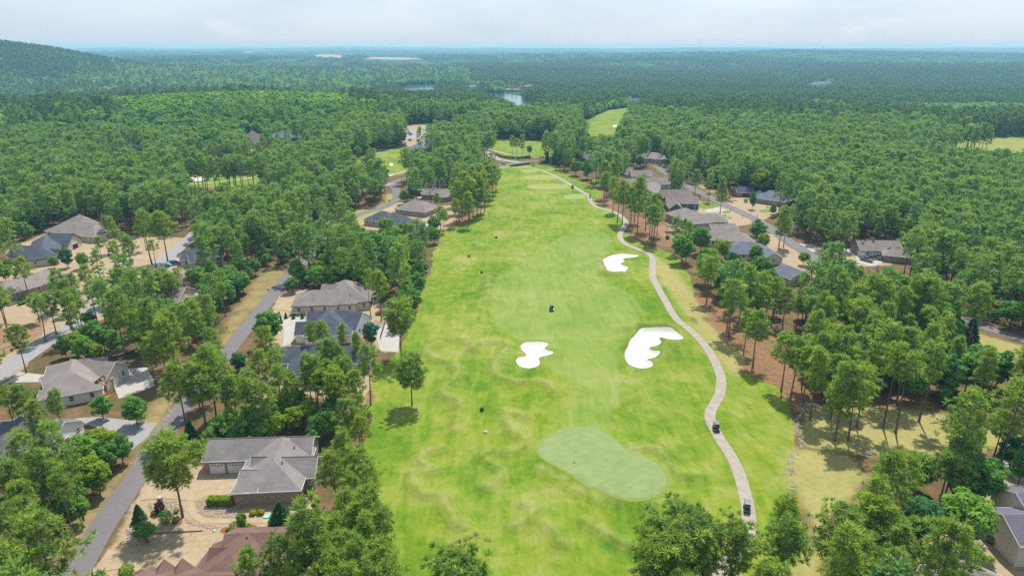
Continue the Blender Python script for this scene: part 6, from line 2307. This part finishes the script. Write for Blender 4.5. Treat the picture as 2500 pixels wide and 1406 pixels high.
def golf_cart(label, loc, rz, body='cart_navy'):
    c = thing('golf_cart', label, 'golf cart', loc, rz, 'golf carts')
    MB().box((0, 0, .36), (2.2, 1.02, .14)).build('floor_pan', 'black_metal', c, .03)
    MB().prism([(1.18, .34), (1.24, .52), (1.12, .78), (.72, .90), (.62, .90), (.62, .34)], -.55, .55).build('front_cowl', body, c, .05)
    MB().prism([(-.10, .36), (-.10, .66), (-.30, .70), (-1.16, .74), (-1.22, .60), (-1.16, .36)], -.56, .56).build('rear_body', body, c, .05)
    MB().box((-.38, 0, .80), (.52, 1.02, .16)).build('seat', 'seat_vinyl', c, .05)
    MB().box((-.68, 0, 1.05), (.14, 1.02, .42), rx=0).build('backrest', 'seat_vinyl', c, .05)
    MB().box((-.12, 0, 1.90), (1.72, 1.16, .07), taper=.94).build('canopy', 'cart_roof', c, .03)
    for s in (-1, 1):
        MB().tube((.66, s * .5, .88), (.48, s * .5, 1.88), .022, n=6).build('canopy_post', 'black_metal', c)
        MB().tube((-.86, s * .5, .72), (-.80, s * .5, 1.88), .022, n=6).build('canopy_post', 'black_metal', c)
        MB().box((1.20, s * .34, .62), (.06, .18, .10)).build('headlight', 'lamp_white', c, .02)
        for xx in (.78, -.78):
            w = MB().tube((xx, s * .46, .23), (xx, s * .62, .23), .23, n=14).build('wheel', 'tyre', c)
            MB().tube((xx, s * .615, .23), (xx, s * .632, .23), .13, n=10).build('rim', 'rim', w)
    MB().prism([(.62, .92), (.50, 1.78), (.53, 1.78), (.65, .92)], -.47, .47).build('windscreen', 'dark_glass', c)
    m = MB()
    for i in range(12):
        a0, a1 = i * math.pi / 6, (i + 1) * math.pi / 6
        m.tube((.36 + .08 * math.cos(a0), -.25 + .17 * math.sin(a0), 1.02 + .15 * math.cos(a0)), (.36 + .08 * math.cos(a1), -.25 + .17 * math.sin(a1), 1.02 + .15 * math.cos(a1)), .016, n=5)
    m.tube((.60, -.25, .86), (.37, -.25, 1.02), .02, n=5).build('steering_wheel', 'black_metal', c)
    for s in (-1, 1):
        b = MB().tube((-1.04, s * .25, .68), (-1.16, s * .25, 1.46), .15, .13, n=9).build('golf_bag', 'cart_black' if s > 0 else 'denim', c)
        m = MB()
        for i in range(4):
            m.tube((-1.15, s * .25 + (i - 1.5) * .05, 1.42), (-1.20, s * .25 + (i - 1.5) * .07, 1.62), .018, n=4)
        m.build('clubs', 'chrome', b)
    return c


for _f, _x, _y, _hd, _b, _l in (('P', 1823, 1246, None, 'cart_navy', 'dark blue golf cart nearest the camera on the cart path'), ('P', 1748, 1050, None, 'cart_black', 'dark golf cart farther up the near cart path bend'),
                                ('P', 1347, 758, -1.4, 'car_grey', 'golf cart alone in the middle of the fairway'), ('P', 1441, 483, None, 'car_white', 'pale fronted golf cart on the upper path near the pines'),
                                ('P', 1398, 460, None, 'car_red', 'golf cart with reddish body on the upper path by the tees'), ('A6', 1890, 555, .2, 'cart_black', 'dark golf cart crossing at the entrance road')):
    x, y, z = P(_f, _x, _y)
    golf_cart(_l, (x, y, z + .07), heading(PATH, x, y) if _hd is None else _hd, _b)

x, y, z = P('Z2', 1690, 574)
fl = thing('flagstick', 'white flag on a thin stick in the putting green', 'flag', (x, y, z + .03))
MB().tube((0, 0, 0), (0, 0, 2.3), .03, .022, 6).build('pole', 'flag_white', fl)
_fv, _ff = [], []
for i in range(7):
    for k in (0, 1):
        _fv.append((i * .12, .06 * math.sin(i * 1.1) * (i / 6), 2.28 - k * (.55 - .03 * i)))
for i in range(6):
    _ff.append((2 * i, 2 * i + 1, 2 * i + 3, 2 * i + 2))
_fv += [(a, b + .012, c) for a, b, c in _fv]
_ff += [tuple(k + 14 for k in f[::-1]) for f in list(_ff)] + [(0, 14, 15, 1), (12, 13, 27, 26)]
MB().add(_fv, _ff).build('flag', 'flag_white', fl)
MB().tube((0, 0, -.02), (0, 0, .012), .12, n=14).build('hole', 'black_metal', fl)


def person(label, loc, rz, shirt, trousers):
    """standing figure grown from a joint skeleton"""
    J = [((0, 0, .95), .15), ((0, 0, 1.18), .145), ((0, 0, 1.42), .16), ((0, 0, 1.50), .07), ((.02, 0, 1.60), .085), ((.02, 0, 1.72), .085),
         ((0, .10, .90), .10), ((.03, .12, .50), .07), ((0, .13, .09), .045), ((.14, .14, .04), .04), ((0, -.10, .90), .10), ((.03, -.12, .50), .07), ((0, -.13, .09), .045), ((.14, -.14, .04), .04),
         ((0, .20, 1.40), .07), ((.05, .26, 1.12), .05), ((.20, .14, .95), .038), ((.28, .08, .92), .035), ((0, -.20, 1.40), .07), ((.05, -.26, 1.12), .05), ((.20, -.14, .95), .038), ((.28, -.08, .92), .035)]
    E = [(0, 1), (1, 2), (2, 3), (3, 4), (4, 5), (0, 6), (6, 7), (7, 8), (8, 9), (0, 10), (10, 11), (11, 12), (12, 13), (2, 14), (14, 15), (15, 16), (16, 17), (2, 18), (18, 19), (19, 20), (20, 21)]
    me = bpy.data.meshes.new('body')
    me.from_pydata([j[0] for j in J], E, [])
    ob = link('body', me)
    md = ob.modifiers.new('skin', 'SKIN')
    for v, (p, r) in zip(me.skin_vertices[0].data, J):
        v.radius = (r, r)
    me.skin_vertices[0].data[0].use_root = True
    ob.modifiers.new('smooth', 'SUBSURF').levels = 1
    dg = bpy.context.evaluated_depsgraph_get()
    nm = bpy.data.meshes.new_from_object(ob.evaluated_get(dg))
    bpy.data.objects.remove(ob)
    for q in ('skin', shirt, trousers, 'bark'):
        nm.materials.append(MATS[q])
    for p in nm.polygons:
        z, sd = p.center.z, abs(p.center.y)
        p.material_index = 3 if z > 1.70 or z < .08 else (0 if z > 1.48 or (sd > .1 and p.center.x > .12 and z > .5) else (2 if z < .98 else 1))
        p.use_smooth = True
    t = thing('person', label, 'person', loc, rz)
    link('body', nm, t)
    MB().tube((.27, 0, .95), (.62, 0, .04), .014, n=6).build('golf_club', 'chrome', t)
    return t


x, y, z = P('F4', 598, 436)
person('person in blue standing on the second tee box', (x, y, z), -.6, 'denim', 'car_grey')

# ------------------------------------------------------------------ cars
def car(label, loc, rz, paint, kind='sedan', group=None):
    L, W = (5.4, 1.95) if kind == 'pickup' else ((4.8, 1.9) if kind == 'suv' else (4.5, 1.8))
    c = thing('parked_car' if kind != 'pickup' else 'pickup_truck', label, 'car' if kind != 'pickup' else 'truck', loc, rz, group)
    h = L / 2
    if kind == 'pickup':
        prof = [(-h, .45), (-h, 1.05), (-h + .1, 1.1), (h - 1.5, 1.12), (h - .2, 1.02), (h, .85), (h, .45)]
        cab = [(-.75, 1.08), (-.62, 1.78), (.55, 1.80), (1.15, 1.10)]
    elif kind == 'suv':
        prof = [(-h, .4), (-h, .95), (-h + .1, 1.05), (h - 1.3, 1.08), (h - .2, .95), (h, .75), (h, .4)]
        cab = [(-h + .1, 1.02), (-h + .4, 1.70), (.45, 1.72), (1.15, 1.05)]
    else:
        prof = [(-h, .35), (-h, .85), (-h + .2, .95), (h - 1.4, .95), (h - .3, .80), (h, .65), (h, .35)]
        cab = [(-h + .5, .92), (-h + 1.2, 1.42), (.3, 1.45), (1.05, .93)]
    MB().prism(prof, -W / 2, W / 2).build('body', paint, c, .06)
    zt = max(z for x, z in cab)
    zb = min(z for x, z in cab)
    n = len(cab)
    V = [(x, s * (W / 2 - .06 - .18 * (z - zb) / (zt - zb)), z) for s in (-1, 1) for x, z in cab]
    g = MB().add(V, [(i, (i + 1) % n, n + (i + 1) % n, n + i) for i in range(n)] + [tuple(range(n)), tuple(range(2 * n - 1, n - 1, -1))]).build('windows', 'dark_glass', c, .03)
    x0, x1 = cab[1][0], cab[2][0]
    MB().box(((x0 + x1) / 2, 0, zt + .01), (x1 - x0 + .12, W - .42, .07)).build('cabin_roof', paint, c, .03)
    if kind == 'pickup':
        MB().box((-h + .98, 0, 1.115), (1.75, W - .35, .02)).build('bed', 'black_metal', c)
    for s in (-1, 1):
        MB().box((h - .03, s * (W / 2 - .3), .75), (.1, .36, .16)).build('headlight', 'lamp_white', c, .02)
        MB().box((-h + .02, s * (W / 2 - .2), .85), (.08, .2, .22)).build('tail_light', 'lamp_red', c, .02)
        MB().box((.75 if kind != 'pickup' else 1.0, s * (W / 2 + .08), 1.08), (.12, .2, .14)).build('mirror', paint, c, .02)
        for xx in (h - .95, -h + 1.0):
            w = MB().tube((xx, s * (W / 2 - .22), .36), (xx, s * (W / 2 + .02), .36), .36, n=16).build('wheel', 'tyre', c)
            MB().tube((xx, s * (W / 2 + .015), .36), (xx, s * (W / 2 + .03), .36), .21, n=12).build('rim', 'rim', w)
    return c


for _f, _x, _y, _rz, _p, _k, _l, _g in (('M3', 1362, 520, -1.0, 'car_grey', 'pickup', 'grey pickup in front of the garage bays', None), ('M3', 1425, 505, -.9, 'car_black', 'pickup', 'black pickup beside the grey one at the garage bays', None),
                                        ('A6', 768, 968, 3.1, 'car_black', 'pickup', 'dark pickup beside the brick house drive', None), ('A3', 1672, 575, .3, 'car_blue', 'suv', 'blue vehicle parked by the slate corner house', None),
                                        ('A6', 838, 192, .2, 'car_white', 'sedan', 'white car at the left of the car park', None), ('A6', 868, 198, .2, 'car_white', 'suv', 'second white car at the left of the car park', None), ('A6', 1050, 176, -.2, 'car_blue', 'suv', 'dark blue car in the far row of the car park', None),
                                        ('A6', 1093, 184, -.2, 'car_white', 'suv', 'white car next to the dark blue one', None), ('A6', 1132, 190, -.2, 'car_white', 'sedan', 'white car at the right end of the far row', None), ('A6', 640, 142, 1.2, 'car_red', 'sedan', 'red car half hidden by car park pines', None),
                                        ('A6', 655, 238, 1.2, 'car_blue', 'sedan', 'blue car behind the car park trees', None), ('A6', 1012, 168, -.2, 'car_grey', 'suv', 'grey car left of the dark blue one', None), ('A6', 1370, 598, 0, 'car_white', 'suv', 'white car behind the street corner pines', None), ('A6', 665, 165, 1.2, 'car_silver', 'suv', 'silver car next to the red one', None)):
    x, y, z = P(_f, _x, _y)
    car(_l, (x, y, z + .16), _rz, _p, _k, _g)

# ------------------------------------------------------------------ fences, walls, posts and other small things
surf('edging_timber', (.23, .14, .105), .9, .2, 4)


def iron_fence(label, a, b, h=1.25):
    a, b = np.array(a[:2]), np.array(b[:2])
    L = np.linalg.norm(b - a)
    e = thing('iron_fence', label, 'fence', (a[0], a[1], gz1(*a)), math.atan2(b[1] - a[1], b[0] - a[0]))
    n = max(1, int(round(L / 2.2)))
    for i in range(n + 1):
        MB().box((i * L / n, 0, h / 2), (.07, .07, h + .1)).build('post', 'black_metal', e)
    for z in (.12, h - .08):
        MB().box((L / 2, 0, z), (L, .035, .045)).build('rail', 'black_metal', e)
    m = MB()
    for i in range(int(L / .14)):
        m.box((i * .14 + .07, 0, h / 2), (.018, .018, h - .1))
    p = m.build('pickets', 'black_metal', e)
    p['kind'] = 'stuff'


iron_fence('black iron fence on the slope between patio house and beige house', P('A5', 640, 860), P('A5', 1010, 1070))
iron_fence('black iron fence along the garden of the beige house', P('A5', 1330, 330), P('A5', 1500, 300))
iron_fence('black iron fence on the far side of the pale concrete yard', P('A2', 1075, 590), P('A2', 1172, 590))
iron_fence('black iron fence on the fairway side of the pale concrete yard', P('A2', 1172, 592), P('A2', 1128, 735))
iron_fence('short black iron gate beside the clipped round bushes', P('A4', 1780, 592), P('A4', 1920, 578), 1.0)
iron_fence('brown fence before the corner porch of the pyramid roof house', P('A6', 790, 1322), P('A6', 960, 1330), 1.1)
a, b = P('A4', 580, 612), P('A4', 1180, 582)
e = thing('timber_edging', 'long low timber edging across the gravel yard', 'edging', (a[0], a[1], a[2]), math.atan2(b[1] - a[1], b[0] - a[0]))
_L = math.hypot(b[0] - a[0], b[1] - a[1])
for i in range(5):
    MB().box(((i + .5) * _L / 5, 0, .10), (_L / 5 - .02, .2, .22)).build('timber', 'edging_timber', e, .01)
x, y, z = P('A4', 706, 268)
e = thing('mailbox_pillar', 'brick mailbox pillar with pale cap by the gravel bed', 'mailbox', (x, y, z))
MB().box((0, 0, .65), (.7, .7, 1.35)).build('pillar', 'brick_brown', e, .01)
MB().box((0, 0, 1.39), (.86, .86, .12)).build('cap', 'pale_concrete', e, .02)
MB().box((0, -.37, .95), (.25, .06, .2)).build('box_door', 'black_metal', e, .01)
for _f, _x, _y, _l in (('F4', 2050, 648, 'mailbox post beside the right street lawn'), ('F4', 2152, 712, 'mailbox post lower down the right street'), ('F4', 1743, 487, 'mailbox post highest up the right street'), ('F4', 2280, 708, 'mailbox post across the right street'), ('A6', 546, 760, 'mailbox post at the street corner')):
    x, y, z = P(_f, _x, _y)
    e = thing('mailbox', _l, 'mailbox', (x, y, z))
    MB().box((0, 0, .6), (.12, .12, 1.2)).build('post', 'black_metal', e)
    MB().prism([(-.28, 1.1), (.28, 1.1), (.28, 1.28), (.14, 1.4), (-.14, 1.4), (-.28, 1.28)], -.3, .3).build('box', 'black_metal', e, .02)
for _f, _x, _y, _l in (('A6', 1877, 528, 'white post sign left at the entrance junction'), ('A6', 2045, 496, 'white post sign in the entrance bed')):
    x, y, z = P(_f, _x, _y)
    e = thing('sign_post', _l, 'sign', (x, y, z))
    MB().box((0, 0, 1.1), (.22, .22, 2.2)).build('post', 'white_paint', e, .01)
    MB().box((0, -.14, 1.7), (.9, .08, .7)).build('sign_board', 'white_paint', e, .02)
x, y, z = P('M1', 1622, 1002)
e = thing('fire_hydrant', 'red fire hydrant on the verge of the near street', 'hydrant', (x, y, z))
MB().tube((0, 0, 0), (0, 0, .6), .14, .13, 10).tube((0, 0, .6), (0, 0, .76), .16, .05, 10).build('barrel', 'red_paint', e)
MB().tube((-.22, 0, .45), (.22, 0, .45), .065, n=8).build('outlet', 'red_paint', e)
x, y, z = P('A3', 1262, 915)
e = thing('traffic_drum', 'orange drum with white top beside the pale left street', 'drum', (x, y, z))
MB().tube((0, 0, 0), (0, 0, 1.3), .36, .28, 14).build('drum', 'orange_paint', e)
MB().tube((0, 0, 1.3), (0, 0, 1.62), .285, .2, 14).build('top_band', 'flag_white', e)
x, y, z = P('A3', 1605, 590)
e = thing('tarp_trailer', 'teal tarp covered trailer by the slate corner house', 'trailer', (x, y, z))
MB().prism([(-1.3, .45), (-1.25, 1.2), (-.4, 1.6), (.8, 1.3), (1.4, .5)], -.8, .8).build('tarp', 'teal_tarp', e, .15)
for s in (-1, 1):
    MB().tube((0, s * .7, .3), (0, s * .88, .3), .3, n=12).build('wheel', 'tyre', e)
x, y, z = P('A2', 312, 498)
e = thing('utility_trailer', 'small white utility trailer on the sandy yard', 'trailer', (x, y, z), .15)
MB().box((0, 0, .5), (2.6, 1.5, .1)).build('deck', 'car_silver', e, .02)
for s in (-1, 1):
    MB().box((0, s * .74, .75), (2.6, .05, .4)).build('side_rail', 'white_paint', e)
    MB().tube((-.1, s * .8, .32), (-.1, s * .98, .32), .32, n=12).build('wheel', 'tyre', e)
MB().tube((1.3, 0, .48), (2.4, 0, .42), .05, n=6).build('tow_bar', 'black_metal', e)
x, y, z = P('H', 1772, 500)
e = thing('parasol', 'closed red parasol on the terrace behind the brick house', 'parasol', (x, y, z))
MB().tube((0, 0, 0), (0, 0, 2.7), .03, n=6).build('pole', 'black_metal', e)
MB().tube((0, 0, 1.0), (0, 0, 2.6), .30, .05, 10).build('canopy', 'red_fabric', e)
x, y, z = P('A4', 1908, 418)
e = thing('garden_dish', 'pale blue shallow dish on the ground by the brick front wall', 'dish', (x, y, z))
MB().tube((0, 0, .05), (0, 0, .18), .5, .62, 18).build('bowl', 'blue_plastic', e)
MB().tube((0, 0, 0), (0, 0, .06), .3, .3, 12).build('foot', 'blue_plastic', e)
x, y, z = P('A4', 1525, 605)
e = thing('garden_ornament', 'pale bird shaped garden ornament below the larger clipped bush', 'ornament', (x, y, z))
MB().tube((0, 0, 0), (.3, 0, .35), .12, .2, 8).tube((.3, 0, .35), (.55, 0, .75), .1, .06, 8).tube((-.05, 0, .2), (-.45, 0, .5), .14, .03, 8).build('figure', 'car_white', e, .02)
x, y, z = P('A6', 365, 1095)
e = thing('yard_flag', 'small red and white flag on a pole by the curving street', 'flag', (x, y, z))
MB().tube((0, 0, 0), (0, 0, 3.2), .04, n=6).build('pole', 'white_paint', e)
for i in range(5):
    MB().box((.8, 0, 3.1 - i * .18), (1.5, .03, .175)).build('stripe', ('red_fabric', 'flag_white')[i % 2], e)
x, y, z = P('M3', 655, 140)
e = thing('air_conditioner', 'white air conditioning unit beside the brick bungalow', 'unit', (x, y, z))
MB().box((0, 0, .5), (1.1, .9, 1.0)).build('case', 'white_paint', e, .03)
MB().tube((0, 0, 1.0), (0, 0, 1.05), .36, n=14).build('fan_grille', 'black_metal', e)
x, y, z = P('A1', 408, 1112)
e = thing('board', 'pale weathered board lying in the roadside grass', 'board', (x, y, z), -.05)
MB().box((0, 0, .12), (1.9, .3, .06)).build('plank', 'white_brick', e)
MB().box((-.2, .1, .06), (.3, .5, .06)).build('batten', 'white_brick', e)
# timber porch of the white brick house
x, y, z = P('A1', 632, 300)
_o = Vector((x - HDc[0], y - HDc[1], z - HDc[2] + 0.0))
p = MB()
for s in (-1, 1):
    p.tube(_o + Vector((-1.9, s * 1.4, 3.0)), _o + Vector((0, s * 1.4, 4.3)), .13, n=4).tube(_o + Vector((1.9, s * 1.4, 3.0)), _o + Vector((0, s * 1.4, 4.3)), .13, n=4).tube(_o + Vector((-1.9, s * 1.4, 3.0)), _o + Vector((1.9, s * 1.4, 3.0)), .12, n=4).tube(_o + Vector((0, s * 1.4, 3.0)), _o + Vector((0, s * 1.4, 4.2)), .1, n=4)
p = p.build('porch_truss', 'timber', HD)
for sx in (-1, 1):
    for sy in (-1, 1):
        MB().box(_o + Vector((sx * 1.75, sy * 1.4, 1.5)), (.22, .22, 3.0)).build('porch_post', 'timber', p)
MB().add([_o + Vector(q) for q in ((-2.2, -1.7, 2.95), (0, -1.7, 4.46), (0, 1.7, 4.46), (-2.2, 1.7, 2.95), (-2.2, -1.7, 3.1), (0, -1.7, 4.62), (0, 1.7, 4.62), (-2.2, 1.7, 3.1))], [(0, 1, 2, 3), (4, 5, 6, 7), (0, 1, 5, 4), (1, 2, 6, 5), (2, 3, 7, 6), (3, 0, 4, 7)]).build('porch_roof', 'roof_taupe', p)
for i in range(5):
    MB().box(_o + Vector((1.0 + .32 * i, -2.0 - .0 * i, .9 - .18 * i)), (.32, 1.4, .12)).build('step', 'timber', p)
# raised deck of the deck house
x, y, z = P('F4', 1560, 835)
_o = Vector((x - HR5c[0], y - HR5c[1], z - HR5c[2]))
d = MB().box(_o + Vector((0, 1.2, 2.7)), (6.4, 4.4, .22)).build('deck', 'dark_timber', HR5)
for sx in (-1, -.33, .33, 1):
    MB().box(_o + Vector((sx * 3.0, -.8, 1.3)), (.24, .24, 2.8)).build('post', 'white_paint', d)
    MB().box(_o + Vector((sx * 3.0, -.8, 4.0)), (.18, .18, 2.5)).build('porch_post', 'white_paint', d)
MB().box(_o + Vector((0, -.9, 3.75)), (6.3, .07, .08)).box(_o + Vector((-3.1, 1.2, 3.75)), (.07, 4.2, .08)).build('handrail', 'white_paint', d)
m = MB()
for i in range(40):
    m.box(_o + Vector((-3.0 + i * .154, -.9, 3.28)), (.03, .03, .9))
m.build('balusters', 'white_paint', d)['kind'] = 'stuff'
# walled patio of the patio house
_pa, _pb, _pc, _pd = [P('A5', *q) for q in ((425, 1215), (512, 1095), (735, 1185), (650, 1320))]
pw = thing('patio_wall', 'low white wall round a small paved patio in the bottom right corner', 'wall', (_pa[0], _pa[1], _pa[2]))
for a, b in ((_pa, _pb), (_pb, _pc)):
    _L = math.hypot(b[0] - a[0], b[1] - a[1])
    c = ((a[0] + b[0]) / 2 - _pa[0], (a[1] + b[1]) / 2 - _pa[1])
    g = math.atan2(b[1] - a[1], b[0] - a[0])
    w = MB().box((c[0], c[1], .8), (_L, .22, 1.7), g).build('wall', 'white_brick', pw)
    MB().box((c[0], c[1], 1.68), (_L + .1, .34, .1), g).build('coping', 'white_paint', w)
struct('patio_floor', sheet_mesh('patio_floor', [q[:2] for q in (_pa, _pb, _pc, _pd)], 'pale_concrete', .06, 2))
# radio mast on the far ridge
x, y = (1965 - 1250) / FOC * 4900, 4890.0
z = gz1(x, y)
rm = thing('radio_mast', 'thin lattice radio mast on the far right ridge', 'mast', (x, y, z))
_top = 82 - 4890 * math.tan(math.radians(19.5) - math.atan((703 - 115) / FOC)) - z
for i in range(3):
    a = i * 2.094
    MB().tube((3 * math.cos(a), 3 * math.sin(a), 0), (.6 * math.cos(a), .6 * math.sin(a), _top), .35, .25, 5).build('leg', 'black_metal', rm)
for k in range(1, 9):
    t = k / 9
    r = 3 - 2.4 * t
    m = MB()
    for i in range(3):
        a, b = i * 2.094, (i + 1) * 2.094
        m.tube((r * math.cos(a), r * math.sin(a), t * _top), (r * math.cos(b), r * math.sin(b), t * _top), .2, n=4)
    m.build('brace', 'black_metal', rm)
MB().tube((0, 0, _top - 5), (0, 0, _top), 2.0, 2.0, 10).build('antenna_ring', 'black_metal', rm)

# screened porch of the taupe hip house
x, y, z = P('A2', 985, 425)
pr = thing('screened_porch', 'dark screened porch with white base at the fairway end of the taupe hip house', 'porch', (x, y, z))
MB().box((0, 1.6, .3), (4.6, 3.4, .6)).build('base', 'white_paint', pr)
MB().box((0, 1.6, 1.75), (4.3, 3.1, 2.25)).build('screen', 'dark_glass', pr)
for sx in (-1, -.33, .33, 1):
    MB().box((sx * 2.2, -.02, 1.75), (.14, .14, 2.35)).build('post', 'dark_timber', pr)
MB().box((0, 1.6, 2.98), (4.8, 3.6, .16)).build('beam', 'dark_timber', pr)

# ------------------------------------------------------------------ haze: one closed box of thin blue air round the place
def haze():
    m, n, l, o = _mat('haze_air')
    v = n.new('ShaderNodeVolumePrincipled')
    v.inputs['Color'].default_value = (.20, .43, .69, 1)
    v.inputs['Density'].default_value = 1.8e-4
    v.inputs['Absorption Color'].default_value = (.5, .5, .5, 1)
    v.inputs['Anisotropy'].default_value = 0.1
    l.new(v.outputs[0], o.inputs['Volume'])
    MATS['haze_air'] = m
    zl, zh = -60.0, 110.0
    b = MB().box((0, 0, (zl + zh) / 2), (42000, 42000, zh - zl)).build('haze', 'haze_air')
    b['kind'] = 'stuff'
    b['label'] = 'thin blue haze over the far woods'
    b['category'] = 'haze'


haze()
